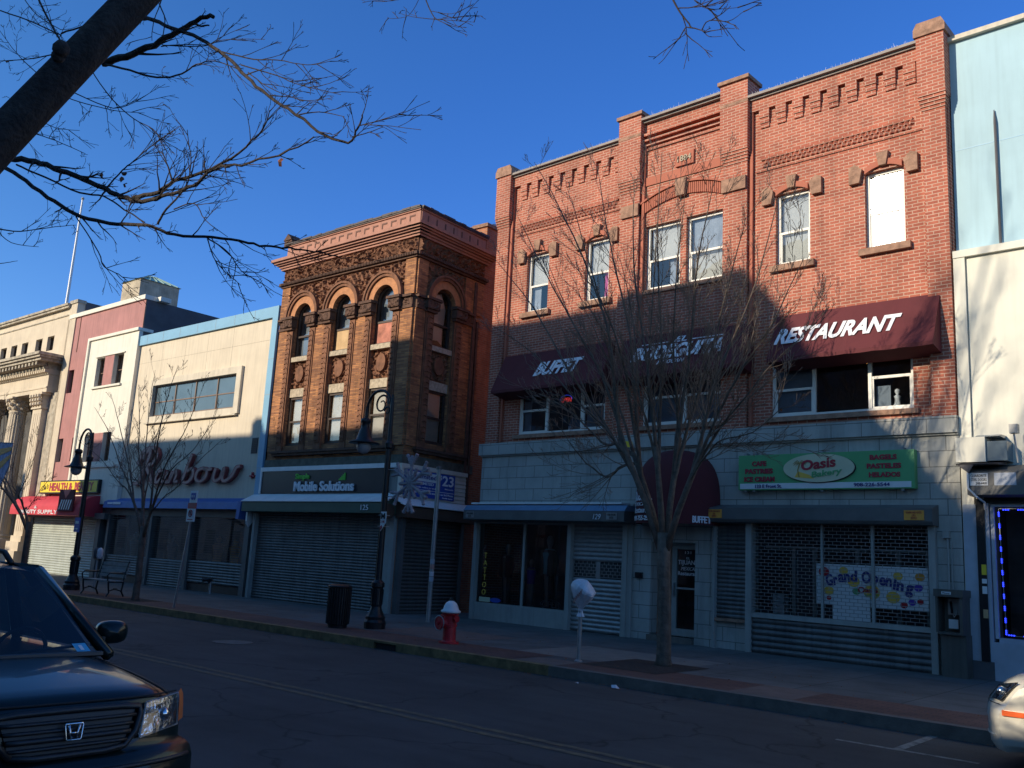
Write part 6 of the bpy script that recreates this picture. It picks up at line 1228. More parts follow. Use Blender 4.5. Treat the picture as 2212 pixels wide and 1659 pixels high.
def street_tree(label, base, fork, limbs, r, seed, Y, dy=1.2, ntw=9, tl=1.2, mbark='bark', r_l=.05, kids=(5, 3)):
    rn = random.Random(seed); t = thing('street_tree', label, "tree", FW, base, group="bare street trees")
    m = MB(); b = Vector(base); f = Vector(fork)
    m.tube([b + Vector((0, 0, -.05)), b + Vector((0, 0, .12)), b.lerp(f, .35) + Vector((r * .15, 0, 0)), b.lerp(f, .7) + Vector((-r * .1, 0, 0)), f], [r * 1.35, r * 1.08, r * .97, r * .92, r * 1.0], 14)
    tr = m.build('trunk', mbark, t, True)
    big, tw = MB(), MB(); ends = []
    # a few stems leave the fork; the limbs divide from these further up
    def path(a, b, t_): return a.lerp(b, t_) + Vector((0, 0, math.sin(t_ * math.pi) * .06))
    order = sorted(limbs, key=lambda l: l[0]); ng = 5 if len(limbs) > 12 else 3; groups = [order[int(i * len(order) / ng):int((i + 1) * len(order) / ng)] for i in range(ng)]
    for gi, gr_ in enumerate(groups):
        yo = (gi % 2 * 2 - 1) * dy * .25; mx = sum(l[2] for l in gr_) / len(gr_); my = sum(l[3] for l in gr_) / len(gr_)
        top = px(mx, my, Y + yo); h = rn.uniform(.50, .68); e1 = f.lerp(top, h) + Vector((0, 0, -.05)); s0 = f + Vector(((gi - ng / 2) / ng * r * .9, 0, -.35))
        S = [s0, s0.lerp(e1, .35) + Vector((0, 0, .12)), s0.lerp(e1, .7) + Vector((0, 0, .08)), e1]
        big.tube(S, [r * .52, r * .47, r * .42, r * .36], 9)
        for (ex, ey, mx2, my2, k_) in gr_:
            y2 = yo + rn.uniform(-dy, dy) * .8; e = px(ex, ey, Y + y2); md = px(mx2, my2, Y + yo + (y2 - yo) * .45); t0 = rn.uniform(.35, 1.0); i0 = min(2, int(t0 * 3)); st = S[i0].lerp(S[i0 + 1], t0 * 3 - i0)
            ends += guided(big, tw, [st, st.lerp(md, .5) + Vector((0, 0, .08)), md, md.lerp(e, .5) + (e - md).cross(Vector((0, 1, 0))).normalized() * rn.uniform(-.15, .15), e], r_l * k_, .005, rn, int(ntw * (.6 + .5 * k_)), tl, kids)
    big.build('limbs', mbark, t, True); tw.build('twigs', 'twig', t)
    lf = MB(); leaves(lf, ends, rn, 14, .035); lf.build('dry_leaves', 'leaf', t)
    return t
street_tree("large bare multi-stemmed tree rising from the kerb in front of the brick building", (-8.82, 13.5, .15), (-8.86, 13.5, 2.35),
    [(1165, 850, 1300, 955, 1.1), (1210, 925, 1310, 1030, .9), (1070, 560, 1230, 800, 1.0), (1120, 470, 1290, 790, 1.0), (1155, 350, 1310, 700, 1.1), (1235, 430, 1340, 760, 1.0), (1290, 360, 1360, 720, 1.1),
     (1370, 380, 1395, 760, 1.1), (1430, 330, 1430, 740, 1.0), (1480, 420, 1455, 780, .9), (1545, 380, 1490, 760, 1.1), (1610, 470, 1530, 780, 1.0), (1680, 430, 1560, 790, 1.0), (1735, 560, 1590, 820, .9),
     (1760, 700, 1600, 870, .8), (1640, 640, 1530, 860, .9), (1060, 700, 1250, 870, .8), (1340, 560, 1380, 850, .8), (1500, 560, 1470, 850, .8), (1690, 880, 1560, 950, .6), (1420, 480, 1400, 820, .8), (1180, 560, 1320, 840, .9), (1580, 600, 1500, 880, .8)],
    .118, 7, 13.5, 1.4, 15, 1.35, r_l=.036, kids=(6, 3))
street_tree("medium bare tree beside the bench, branches spread over the cream wall", (-24.07, 11.6, .15), (-24.1, 11.6, 2.1),
    [(205, 880, 262, 1010, 1), (240, 850, 275, 990, 1), (300, 840, 300, 980, 1.1), (335, 800, 315, 960, 1), (385, 790, 340, 960, 1.1), (430, 860, 360, 1000, 1), (455, 920, 375, 1010, .8), (180, 960, 255, 1040, .8), (360, 880, 325, 1010, .9), (270, 920, 285, 1030, .9), (480, 950, 385, 1050, .6)],
    .088, 12, 11.6, 1.0, 9, .95, r_l=.030, kids=(5, 3))
street_tree("bare tree beyond the dark car, its branches crossing the bank columns", (-31.6, 11.4, .15), (-31.6, 11.4, 2.1),
    [(-60, 800, -20, 980, 1), (10, 850, 0, 1010, 1), (50, 900, 25, 1040, 1), (85, 950, 40, 1070, .9), (-20, 900, -10, 1040, 1), (110, 1030, 60, 1100, .7), (-90, 880, -50, 1000, 1)],
    .09, 31, 11.4, 1.2, 8, .9, r_l=.030, kids=(5, 3))
# big leaning tree close to the camera, upper left
MINR = .0016
rn = random.Random(5)
t = thing('leaning_tree', "large dark tree leaning over the road at the upper left, bare drooping branches", "tree", FW, (-6.6, -.2, .15))
Z = lambda x, y, Y: px(x * .4, y * .4, Y)
T0, T1 = Z(-10, 770, 1.75), Z(760, -30, 2.35)
dT = (T1 - T0)
m = MB(); rr_ = .118; pts = [Vector((-6.75, -.35, .0)), Vector((-6.7, -.1, .5)), Vector((-6.6, .6, 2.2)), T0 - dT * .35, T0, T0.lerp(T1, .35), T0.lerp(T1, .7), T1, T1 + dT * .5, T1 + dT * 1.1 + Vector((.2, 0, .5))]
m.tube(pts, [.24, .20, .17, .145, .130, .125, .120, .118, .10, .07], 18); tr = m.build('trunk', 'barkdark', t, True)
m = MB(); kp = Z(330, 265, 1.9); m.ball(tuple(kp), .055, 10, 1.1); m.ball(tuple(kp + Vector((-.03, 0, -.04))), .045, 10); m.build('burr', 'barkdark', tr, True)
big, tw = MB(), MB()
BR = [([(700, 110), (800, 100), (930, 150), (1080, 210), (1220, 300), (1330, 410), (1450, 520), (1600, 620), (1760, 730), (1880, 765), (1930, 690), (1960, 620)], 15, 4, 9),
      ([(1900, 740), (1990, 715), (2070, 685)], 3, 1.5, 1), ([(1935, 680), (2050, 650), (2190, 600)], 3, 1.5, 2),
      ([(560, 340), (680, 310), (830, 240), (950, 180), (1060, 110), (1150, 90)], 26, 13, 3), ([(1040, 125), (1090, 140), (1130, 135)], 8, 5, 0),
      ([(540, 340), (700, 380), (850, 420), (980, 400), (1060, 350), (1160, 330), (1300, 380)], 8, 2.5, 7),
      ([(-20, 860), (60, 862), (190, 870), (330, 920), (460, 970), (600, 1040), (720, 1080), (800, 1085), (900, 1060), (1050, 1000), (1160, 910), (1300, 890), (1500, 840), (1700, 740)], 22, 3.5, 22),
      ([(720, 1070), (850, 1040), (940, 980), (1100, 930), (1250, 850), (1390, 730), (1460, 600)], 14, 2.5, 14), ([(930, 975), (900, 880), (870, 820)], 6, 2, 3), ([(580, 1010), (660, 920), (720, 870), (840, 770), (930, 710)], 5, 2, 8),
      ([(-10, 880), (100, 950), (250, 1060), (400, 1150), (560, 1200), (700, 1215), (820, 1220), (900, 1260), (1100, 1280), (1300, 1300), (1430, 1330), (1560, 1340), (1700, 1355), (1850, 1395)], 15, 3, 14),
      ([(850, 1215), (900, 1130), (1000, 1010), (1030, 880), (1010, 700)], 7, 2, 6), ([(90, 890), (250, 960), (430, 1040), (560, 1060), (640, 1110), (780, 1200)], 7, 4, 5),
      ([(410, 1170), (530, 1360), (560, 1440), (640, 1480), (690, 1520)], 4, 2, 4), ([(1110, 1280), (1230, 1360), (1300, 1460), (1400, 1520)], 4, 1.5, 4), ([(1120, 1290), (1170, 1420), (1300, 1540)], 3.5, 1.5, 4), ([(940, 1130), (1050, 1100), (1110, 1190), (1230, 1280)], 4, 1.5, 3),
      ([(335, 235), (270, 120), (200, -20)], 7, 9, 6), ([(300, 290), (150, 320), (-20, 330)], 5, 3, 4), ([(330, 180), (480, 130), (620, 60), (700, -20)], 7, 5, 5), ([(250, 440), (130, 330), (60, 250), (-20, 140)], 4, 2, 5), ([(180, 470), (100, 560), (-20, 590)], 4, 2.5, 5),
      ([(500, 390), (600, 530), (720, 640), (830, 700), (870, 770)], 4, 2, 5), ([(400, 500), (560, 570), (660, 580), (780, 520)], 4, 1.5, 4), ([(370, 530), (500, 570), (640, 600), (780, 610)], 3.5, 1.5, 4),
      ([(1200, 280), (1370, 320), (1500, 325), (1660, 350), (1790, 330)], 4.5, 1.5, 7), ([(1300, 350), (1500, 410), (1620, 460), (1840, 510)], 4, 1.5, 4), ([(1340, 390), (1450, 470), (1640, 550)], 3.5, 1.5, 3), ([(1600, 625), (1720, 605), (1860, 630)], 4, 1.5, 2),
      ([(-20, 50), (150, 110), (330, 190)], 6, 5, 7), ([(-20, 1235), (110, 1250), (260, 1230), (410, 1215)], 5, 1.5, 4), ([(-20, 1240), (60, 1310), (210, 1333)], 3.5, 1.5, 2), ([(-20, 1425), (40, 1418), (95, 1408)], 3, 1.5, 0), ([(120, -20), (200, 80), (330, 160)], 4, 3, 5), ([(-20, 650), (60, 700), (180, 720), (300, 760), (460, 830)], 5, 2, 6),
      ([(880, -20), (830, 120), (820, 220)], 4, 2, 3), ([(200, 640), (300, 690), (430, 705)], 3, 1.5, 2), ([(860, 20), (890, 110), (870, 240)], 5, 3, 2), ([(870, 250), (1000, 240), (1150, 235), (1240, 150)], 4, 1.5, 4), ([(880, 245), (1100, 250), (1200, 215), (1430, 212)], 4, 1.5, 3)]
allp = []
for pts, r0, r1, ntw in BR:
    x0 = pts[0][0]; k_ = []
    for (x, y) in pts: k_.append(Z(x, y, 1.85 + .55 * min(1, max(0, (760 - y) / 760)) * 0 + .35 * max(0, x) / 1000 + (.25 if y > 600 else .35 * (1 - y / 600) + .25)))
    sc = .4 / 1974 * 5.6; allp += guided(big, tw, k_, r0 * sc, r1 * sc, rn, int(ntw * 1.5), .34, (3, 1), 1, .1, .65)
big.build('branches', 'barkdark', t, True); tw.build('twigs', 'barkdark', t)
lf = MB()
for (x, y, w_, h_) in ((670, 940, 18, 14), (660, 970, 14, 18), (680, 1000, 14, 16), (550, 950, 9, 20), (1520, 880, 12, 24), (40, 335, 16, 12)):
    c = Z(x, y, 2.35); s_ = .4 / 1974 * 5.6; a = []
    for q in range(7): an = q * math.pi * 2 / 7; a.append(tuple(c + Vector((w_ * s_ * math.cos(an) * rn.uniform(.7, 1.2), rn.uniform(-.015, .015), h_ * s_ * math.sin(an) * rn.uniform(.7, 1.2)))))
    lf.add(a + [tuple(c + Vector((0, -.02, 0)))], [(i, (i + 1) % 7, 7) for i in range(7)])
lf.build('dry_leaves', 'leaf', t)
# twigs of a second overhead tree, rooted behind the camera
t = thing('overhanging_tree', "bare tree behind the viewer whose twig tips hang into the top of the sky", "tree", FW, (-1.2, -1.6, .15))
m = MB(); m.tube([(-1.2, -1.6, .1), (-1.25, -1.5, 2.5), (-1.2, -1.0, 5.0), (-1.3, .2, 7.0)], [.2, .16, .13, .09], 12); m.build('trunk', 'barkdark', t, True)
big, tw = MB(), MB(); Q = lambda x, y, Y: px((850 + x * .452) * .8848, y * .4, Y)
for pts, r0 in (([(395, -60), (450, 70), (480, 105), (560, 140), (600, 148)], 4), ([(480, 105), (560, 95), (640, 85)], 2.5), ([(480, 105), (380, 95), (320, 85), (270, 70)], 2.5), ([(390, -20), (330, 80), (240, 100), (210, 92)], 2), ([(450, 60), (540, 75), (600, 65)], 2), ([(480, 105), (620, 115), (680, 120)], 2),
                ([(1720, -60), (1780, 45), (1840, 130), (1860, 150), (1910, 165), (1950, 195), (2020, 195)], 5), ([(1780, 45), (1860, 40), (1940, 30), (2060, 10)], 3), ([(1860, 150), (1820, 150), (1815, 190), (1750, 220)], 3), ([(1910, 160), (1950, 110), (2050, 115), (2140, 60)], 3), ([(1940, 40), (1980, 50), (2110, 40)], 2), ([(330, -10), (200, 8), (130, 5)], 2), ([(1850, -30), (1900, 30), (1990, 60)], 2)):
    guided(big, tw, [Q(x, y, 3.2) for x, y in pts], r0 * .4 / 1974 * 5, 1 * .4 / 1974 * 5, rn, 3, .2, (2,), 1, .0, .7)
for x in (395, 1720): e = Q(x, -60, 3.2); guided(big, tw, [(-1.3, .2, 7.0), Vector((-1.3, .2, 7.0)).lerp(e, .5) + Vector((0, 0, .4)), e], .05, .006, rn, 4, .4, (3, 2))
big.build('branches', 'barkdark', t, True); tw.build('twigs', 'barkdark', t)
MINR = .006
# tall tree across the street that patterns the right-hand walls with shadow
t = thing('tall_street_tree', "tall bare tree across the street casting branch shadows on the cream wall", "tree", FW, (-13.2, -2.6, .15))
rn = random.Random(17); m = MB(); m.tube([(-14.7, -2.6, .1), (-14.6, -2.6, 4), (-14.3, -2.6, 9.5)], [.3, .24, .2], 12); m.build('trunk', 'bark', t, True)
big, tw = MB(), MB()
for i in range(26):
    a = rn.uniform(.15, 1.05); b = rn.uniform(-.5, .5); L_ = rn.uniform(6.0, 10.0)
    d = Vector((math.sin(a), math.sin(b) * .5, math.cos(a))).normalized(); s0 = Vector((-14.3, -2.6, 8.0 + rn.uniform(-1.5, 1.6)))
    guided(big, tw, [s0, s0 + d * L_ * .3 + Vector((-.2, 0, .3)), s0 + d * L_ * .65 + Vector((0, 0, .2)), s0 + d * L_], .075, .022, rn, 11, 1.7, (4,), 1, .3, .5)
big.build('limbs', 'bark', t, True); tw.build('twigs', 'twig', t)

# ================================================================== vehicles
PW = 3.6
def make_car(name, label, cat, fr, o, sc, paint, P, W, plan=.26, rake=(), gl=None, hood_crease=True):
    """car facing local +x; P = centre-line profile from bumper foot over the hood to the cowl, W = half widths"""
    T = thing(name, label, cat, fr, (o[0], o[1], 0)); S = lambda p: (o[0] + p[0] * sc, o[1] + p[1] * sc, p[2] * sc)
    N = len(P); fade = [1] * N
    for i, (x, z_) in enumerate(P): fade[i] = max(0, 1 - max(0, -x - .12) / .9)
    def top(i, v):
        x, z_ = P[i]; a = abs(v); cr = 0
        if hood_crease and z_ > .88: cr = -.018 * (1 if a > .80 else (max(0, (a - .76) / .04))) + (.012 * (1 - (a / .76) ** 2) if a < .76 else 0)
        return (x - plan * a ** PW * fade[i], v * W[i], z_ - .055 * a ** 6 * (z_ > .6) + cr)
    # dense sheet
    vs_ = [-1, -.97, -.93, -.88, -.82, -.80, -.76, -.70, -.55, -.4, -.2, 0, .2, .4, .55, .70, .76, .80, .82, .88, .93, .97, 1]
    m = MB(S); m.grid(lambda u, v: top(int(round(v * (N - 1))), vs_[int(round(u * (len(vs_) - 1)))]), len(vs_) - 1, N - 1)
    # sides
    for s_ in (-1, 1):
        xs = [-plan] + [-.5, -.8, -1.1, -1.4, -2.0, -2.6, -3.2, -3.8, -4.2, -4.4]
        rows = []
        for x in xs:
            # edge height at this x
            ez = None
            for i in range(N - 1):
                xa, xb = top(i, 1)[0], top(i + 1, 1)[0]
                if P[i][1] > .5 and xa >= x >= xb: ez = top(i, 1)[2] + (top(i + 1, 1)[2] - top(i, 1)[2]) * (xa - x) / max(1e-6, xa - xb); wy = W[i]
            if ez is None: ez = P[-1][1] - .055 if x < -1 else .86; wy = W[-1] if x < -1 else W[5]
            bz = min(1, max(0, (-x - .2) / .5)) * 1.4
            if x == xs[0]:
                ix = [max(range(N), key=lambda i: P[i][1] if P[i][1] <= zq else -9) for zq in (.87, .80, .72, .52, .32, .25)]
                for ia, ib in zip(ix[1:], ix):
                    if ib - ia > 1: m.add([top(q_, s_) for q_ in range(ia, ib + 1)], [list(range(ib - ia + 1))])
                rows.append([top(q_, s_) for q_ in ix]); continue
            rows.append([(x, s_ * wy, ez), (x, s_ * (wy + .015 * bz), ez - .08), (x, s_ * (wy + .03 * bz), .72), (x, s_ * (wy + .03 * bz), .52), (x, s_ * (wy + .02 * bz), .30), (x, s_ * (wy - .05), .26)])
        k_ = len(rows[0]); m.add([p for r in rows for p in r], [((i * k_ + j), (i * k_ + j + 1), ((i + 1) * k_ + j + 1), ((i + 1) * k_ + j)) for i in range(len(rows) - 1) for j in range(k_ - 1)])
    zc = P[-1][1]; wc = W[-1]
    m.add([(-4.4, -wc, .3), (-4.4, wc, .3), (-4.45, wc, zc), (-4.45, -wc, zc)], [(0, 1, 2, 3)])
    m.add([(P[-1][0], -wc, zc - .02), (P[-1][0], wc, zc - .02), (-4.45, wc, zc - .03), (-4.45, -wc, zc - .03)], [(0, 1, 2, 3)])
    # greenhouse: pillars and roof
    xw, xr, zr, wr = gl
    m.grid(lambda u, v: (xr - (4.05 + xr) * v, (u * 2 - 1) * wr, zr + .035 * (1 - (u * 2 - 1) ** 4) + .02 * math.sin(v * math.pi) - .03 * (1 - v) ** 6), 14, 8)
    for s_ in (-1, 1):
        m.tube([(xw + .05, s_ * (wc - .03), zc - .02), (xr, s_ * wr, zr - .01)], .042, 6)
        for xx in (-2.65, -3.6, -4.15): m.tube([(xx, s_ * (wc - .03), zc - .02), (min(xx + .1, -2.5) if xx > -4 else -4.0, s_ * wr, zr - .01)], .045, 6)
        m.tube([(xr, s_ * wr, zr), (-4.05, s_ * wr, zr)], .035, 6)
    bd = m.build('body', paint, T, True)
    g = MB(S); g.grid(lambda u, v: (xw + .03 + .10 * (1 - (2 * u - 1) ** 2) * (1 - .5 * v) + (xr - xw - .02) * v, (2 * u - 1) * ((wc - .06) * (1 - v) + (wr - .03) * v), (zc - .015) * (1 - v) + (zr + .02) * v), 10, 6); ws = g.build('windshield', 'carglass', T, True)
    g = MB(S)
    for s_ in (-1, 1): g.quad((-1.45, s_ * (wc - .03), zc), (-4.1, s_ * (wc - .03), zc), (-4.0, s_ * wr, zr - .02), (xr - .05, s_ * wr, zr - .02))
    g.quad((-4.38, -wc + .05, zc), (-4.38, wc - .05, zc), (-4.05, wr, zr - .02), (-4.05, -wr, zr - .02)); g.build('side_windows', 'carglass', T)
    i_ = MB(S); i_.box(-4.3, -1.15, -.7, .7, .5, .55); i_.box(-1.55, -1.2, -.7, .7, .55, zc - .03); i_.build('dashboard', 'carplastic', T)
    for yy in (-.36, .36):
        q = MB(S); q.box(-2.7, -2.15, yy - .24, yy + .24, .55, .80); q.prismx([(0, 0)] * 0 or [(yy - .24, .78), (yy + .24, .78), (yy + .21, 1.25), (yy - .21, 1.25)], -2.75, -2.6); q.box(-2.74, -2.66, yy - .12, yy + .12, 1.28, 1.45); q.build('seat', 'seatlight' if yy < 0 else 'seat', T)
    q = MB(S); q.tube([(-1.68 + .05 * math.sin(a), .36 + .18 * math.cos(a), 1.0 + .17 * math.sin(a)) for a in [i * math.pi / 10 for i in range(21)]], .015, 5); q.build('steering_wheel', 'carplastic', T)
    for xx in (-.93, -3.45):
        for s_ in (-1, 1):
            q = MB(S); yy = s_ * (wc - .02); q.grid(lambda u, v: (xx + [.10, .20, .32, .335, .32, .20][int(round(v * 5))] * math.cos(2 * math.pi * u), yy + s_ * [-.1, -.11, -.08, 0, .07, .075][int(round(v * 5))], .335 + [.10, .20, .32, .335, .32, .20][int(round(v * 5))] * math.sin(2 * math.pi * u)), 24, 5); wh = q.build('wheel', 'rubber', T, True)
            q = MB(S); q.tube([(xx, yy + s_ * .03, .335), (xx, yy + s_ * .072, .335)], [.20, .19], 20); q.build('rim', 'galv', wh)
            q = MB(S); q.tube([(xx, yy + s_ * .03, .345), (xx, yy + s_ * .066, .345)], .372, 24); q.build('wheel_arch', 'rubber', T)
    def fas(y, z_, off=0.0):   # point on the nose at (y, z)
        b = None
        for i in range(N - 1):
            if P[i][1] <= z_ <= P[i + 1][1]: f = (z_ - P[i][1]) / max(1e-6, P[i + 1][1] - P[i][1]); b = P[i][0] + (P[i + 1][0] - P[i][0]) * f; ww = W[i] + (W[i + 1] - W[i]) * f; break
        if b is None: b = P[-1][0]; ww = W[-1]
        return (b - plan * min(1.15, abs(y) / ww) ** PW + off, y, z_)
    def patch(q, poly, off, n=6):   # bilinear patch poly = 4 (y,z)
        q.grid(lambda u, v: fas(*[(poly[0][k_] * (1 - u) + poly[1][k_] * u) * (1 - v) + (poly[3][k_] * (1 - u) + poly[2][k_] * u) * v for k_ in (0, 1)], off), n, n)
    return T, S, fas, patch, bd, ws
FS = Frame(-5.20, 2.29, 4.03)
P_ = [(-.06, .24), (-.01, .30), (.005, .40), (.0, .50), (-.025, .555), (-.07, .585), (-.095, .60), (-.10, .66), (-.11, .74), (-.12, .82), (-.135, .865), (-.16, .895), (-.22, .92), (-.32, .94), (-.48, .962), (-.66, .985), (-.85, 1.0), (-1.05, 1.015), (-1.25, 1.03)]
W_ = [.80, .84, .86, .86, .855, .84, .82, .81, .81, .81, .81, .80, .80, .80, .80, .80, .80, .80, .79]
T, S, fas, patch, bd, ws = make_car('parked_car', "dark green sport utility car parked nose to the right at the lower left", "car", FS, (0, 0), .95, 'carpaint', P_, W_, .17, gl=(-1.22, -2.05, 1.57, .58))
q = MB(S); patch(q, [(-.33, .63), (.33, .63), (.40, .83), (-.40, .83)], .012, 10); gr = q.build('grille', 'carplastic', T, True)
q = MB(S)
for zz in (.66, .705, .75, .795):
    w0 = .33 + (zz - .63) * .4; q.tube([fas(-w0 + 2 * w0 * i / 12, zz, .028) for i in range(13)], .011 if zz != .705 else .016, 6)
P0 = [(-.33, .625), (-.40, .70), (-.43, .80), (-.42, .84), (-.3, .848), (0, .852), (.3, .848), (.42, .84), (.43, .80), (.40, .70), (.33, .625), (.2, .612), (-.2, .612), (-.33, .625)]
q.tube([fas(a, b, .022) for a, b in P0], .020, 6); q.build('grille_bars', 'carplastic', gr, True)
q = MB(S)   # emblem: rounded frame with an H-like mark
EM = lambda a, b: fas(a * .62, .74 + (b - .75) * .72, .052)
fr_ = [(-.062, .69), (.062, .69), (.07, .70), (.085, .80), (.08, .812), (-.08, .812), (-.085, .80), (-.07, .70), (-.062, .69)]
q.tube([EM(a, b) for a, b in fr_], .005, 6)
for s_ in (-1, 1): q.tube([EM(s_ * .028, .702), EM(s_ * .034, .745), EM(s_ * .052, .80)], [.008, .006, .009], 6)
q.tube([EM(-.034, .742), EM(.034, .742)], .006, 6); q.build('emblem', 'chrome', gr, True)
for s_ in (-1, 1):
    q = MB(S); patch(q, [(s_ * .435, .66), (s_ * .755, .69), (s_ * .765, .87), (s_ * .475, .852)], .004); hl = q.build('headlight', 'reflector', T, False)
    q = MB(S); patch(q, [(s_ * .433, .657), (s_ * .757, .688), (s_ * .767, .873), (s_ * .473, .854)], .022, 8); q.build('lens', 'lampglass', hl, True)
    q = MB(S); q.tube([fas(a, b, .024) for a, b in [(s_ * .433, .657), (s_ * .757, .688), (s_ * .767, .873), (s_ * .473, .854), (s_ * .433, .657)]], .006, 5); q.build('bezel', 'galv', hl)
    q = MB(S); c = fas(s_ * .63, .765, .0); q.lathe([(.001, 0)], c, 3) if False else None; q.ball((c[0] - .01, c[1], c[2]), .045, 10); q.build('bulb', 'chrome', hl, True)
    q = MB(S); patch(q, [(s_ * .775, .70), (s_ * .835, .71), (s_ * .835, .89), (s_ * .785, .875)], .016); q.build('turn_signal', 'amber', T, True)
    q = MB(S); q.grid(lambda u, v: (-1.42 + .075 * math.cos(math.pi * (u - .5)) * math.sin(math.pi * (.08 + .84 * v)) , s_ * (.80 + .115 * (1 - math.cos(math.pi * (.06 + .9 * v))) ), 1.13 + (.105 - .02 * v) * math.sin(2 * math.pi * u) * math.sin(math.pi * (.1 + .8 * v)) ** .5), 16, 10)
    q.v.clear(); q.f.clear(); q.m.clear(); q.s.clear()
    def mir(u, v):
        a = 2 * math.pi * u; k_ = [0.02, .62, .92, 1.0, .97, .55, .02][int(round(v * 6))]; xx = [-.02, .0, .02, .07, .10, .13, .14][6 - int(round(v * 6))]
        return (-1.42 + xx - .10, s_ * (.915 + .115 * k_ * math.copysign(abs(math.cos(a)) ** .7, math.cos(a))), 1.145 + .085 * k_ * math.copysign(abs(math.sin(a)) ** .7, math.sin(a)))
    q.grid(mir, 24, 6); mr = q.build('wing_mirror', paint := 'carpaint', T, True)
    q = MB(S); q.box(-1.46, -1.38, min(s_ * .76, s_ * .83), max(s_ * .76, s_ * .83), 1.05, 1.12); q.build('mirror_stalk', 'carplastic', mr)
zh = lambda x: next((P_[i][1] + (P_[i + 1][1] - P_[i][1]) * (P_[i][0] - x) / max(1e-6, P_[i][0] - P_[i + 1][0]) for i in range(10, len(P_) - 1) if P_[i][0] >= x >= P_[i + 1][0]), 1.02)
for s_ in (-1, 1):
    q = MB(S); q.tube([(x, s_ * .652, zh(x) - .027) for x in [-.20 - .08 * i for i in range(13)]], .006, 5); q.build('hood_seam', 'rubber', T)
q = MB(S); q.tube([(a_x - .0, a_y, a_z + .012) for a_x, a_y, a_z in [fas(-.76 + 1.52 * i / 20, .875, .004) for i in range(21)]], .006, 5); q.build('hood_seam', 'rubber', T)
q = MB(S); patch(q, [(-.70, .27), (.70, .27), (.74, .34), (-.74, .34)], .010, 10); q.build('lower_grille', 'carplastic', T)
q = MB(S); q.box(-.02, .025, -.16, .16, .36, .46); pt = q.build('licence_plate', 'signyellow', T)
q = MB(S); q.tube([fas(-.80 + 1.6 * i / 20, .52, .012) for i in range(21)], .014, 6); q.build('bumper_strip', 'carplastic', T, True)
for s_ in (-1, 1): q = MB(S); patch(q, [(s_ * .50, .33), (s_ * .66, .33), (s_ * .66, .42), (s_ * .50, .42)], .006); q.build('fog_light', 'globe', T)
q = MB(S)
for y0, y1 in ((-.05, .55), (-.60, -.02)): q.tube([(-1.17, y0, 1.035), (-1.22, (y0 + y1) / 2, 1.06), (-1.26, y1, 1.075)], .010, 5)
q.tube([(-1.16, -.7, 1.03), (-1.12, 0, 1.035), (-1.16, .7, 1.03)], .02, 5); pieces(q, 'wipers', 'carplastic', T)
q = MB(S); g0 = lambda u, v: (-1.22 + .03 + .10 * (1 - (2 * u - 1) ** 2) * (1 - .5 * v) + (-2.05 + 1.22 - .02) * v + .008, (2 * u - 1) * (.73 * (1 - v) + .55 * v), 1.015 * (1 - v) + 1.59 * v + .004)
q.grid(lambda u, v: g0(.865 + .075 * u, .045 + .085 * v), 3, 3); st = q.build('inspection_sticker', 'sticker', T); q = MB(S); q.grid(lambda u, v: tuple(a + b for a, b in zip(g0(.89 + .02 * u, .06 + .05 * v), (.003, 0, .002))), 1, 1); q.build('sticker_print', 'signwhite', st)
q = MB(S)
for s_ in (-1, 1): q.tube([(-2.35, s_ * .50, 1.60), (-2.5, s_ * .50, 1.68), (-2.8, s_ * .50, 1.70), (-3.7, s_ * .50, 1.70), (-3.9, s_ * .50, 1.62)], .022, 6)
q.tube([(-2.8, -.5, 1.70), (-2.8, .5, 1.70)], .018, 6); q.tube([(-3.6, -.5, 1.70), (-3.6, .5, 1.70)], .018, 6); q.build('roof_rack', 'carplastic', T, True)
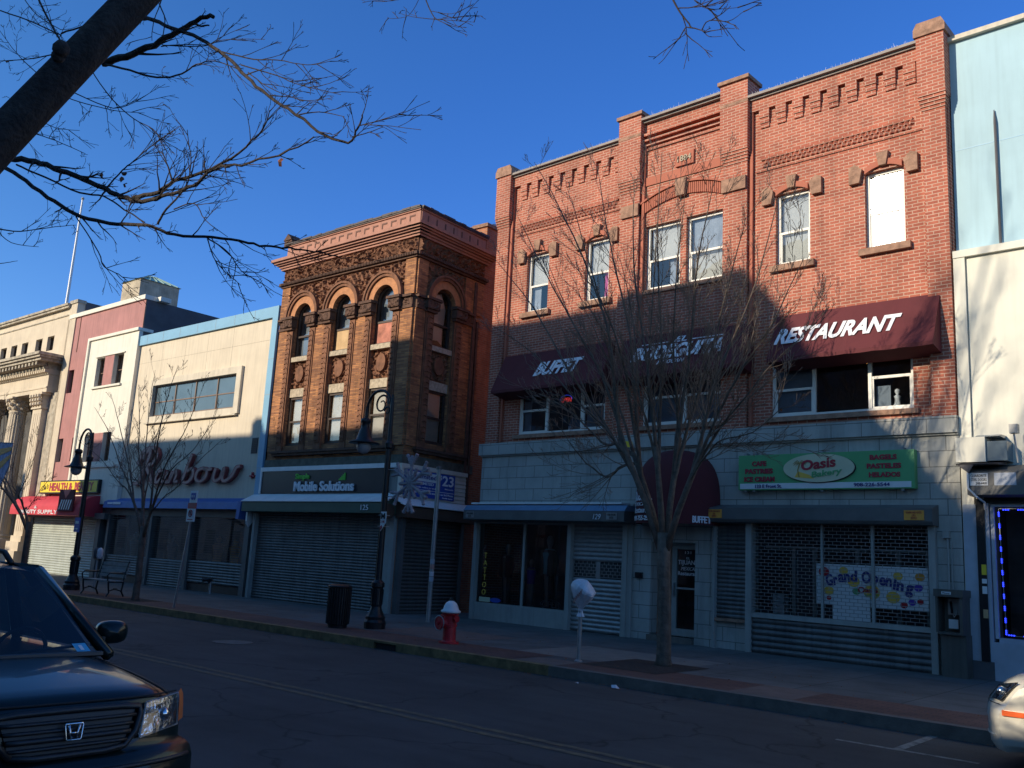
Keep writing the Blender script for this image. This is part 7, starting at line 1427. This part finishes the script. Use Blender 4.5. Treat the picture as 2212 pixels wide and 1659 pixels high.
# cream car, only its front corner in the picture
FC2 = Frame(-2.97, 10.80, 182.5)
P2 = [(-.05, .22), (-.02, .28), (-.01, .36), (.0, .44), (.005, .54), (-.005, .62), (-.02, .655), (-.05, .68), (-.09, .74), (-.13, .80), (-.19, .86), (-.29, .91), (-.45, .955), (-.7, .99), (-.95, 1.02), (-1.2, 1.05)]
W2 = [.83, .86, .87, .87, .87, .87, .87, .865, .86, .86, .86, .86, .86, .86, .86, .86]
T, S, fas, patch, bd, ws = make_car('parked_car', "cream-white car, only its front corner showing at the right edge", "car", FC2, (0, 0), 1.0, 'creampaint', P2, W2, .22, gl=(-1.2, -2.0, 1.62, .58), hood_crease=False)
for s_ in (-1, 1):
    q = MB(S); patch(q, [(s_ * .48, .68), (s_ * .835, .69), (s_ * .835, .865), (s_ * .56, .81)], .006); hl = q.build('headlight', 'reflector', T, True)
    q = MB(S); patch(q, [(s_ * .48, .68), (s_ * .835, .69), (s_ * .835, .865), (s_ * .56, .81)], .020); q.build('lens', 'lampglass', hl, True)
    q = MB(S); q.box(-.46, -.25, min(s_ * .86, s_ * .893), max(s_ * .86, s_ * .893), .556, .604); q.build('side_marker', 'orangelens', T)
    q = MB(S); q.box(-1.5, -1.4, min(s_ * .86, s_ * 1.0), max(s_ * .86, s_ * 1.0), 1.05, 1.18); q.build('wing_mirror', 'creampaint', T)
q = MB(S); patch(q, [(-.40, .64), (.40, .64), (.36, .74), (-.36, .74)], .01); q.build('grille', 'carplastic', T)
for s_ in (-1, 1):
    q = MB(S); q.tube([fas(a, b, .022) for a, b in [(s_ * .48, .678), (s_ * .838, .688), (s_ * .838, .868), (s_ * .56, .812), (s_ * .48, .678)]], .005, 5); q.build('headlight_bezel', 'carplastic', T)
    q = MB(S); c = fas(s_ * .70, .76, -.005); q.ball(c, .05, 10); q.build('bulb', 'chrome', T, True)
q = MB(S); q.tube([fas(-.86 + 1.72 * i / 24, .655, .004) for i in range(25)], .004, 5); q.build('bumper_seam', 'rubber', T)
q = MB(S); q.tube([fas(-.80 + 1.6 * i / 24, .36, .006) for i in range(25)], .008, 5); q.build('bumper_strip', 'creampaint', T)
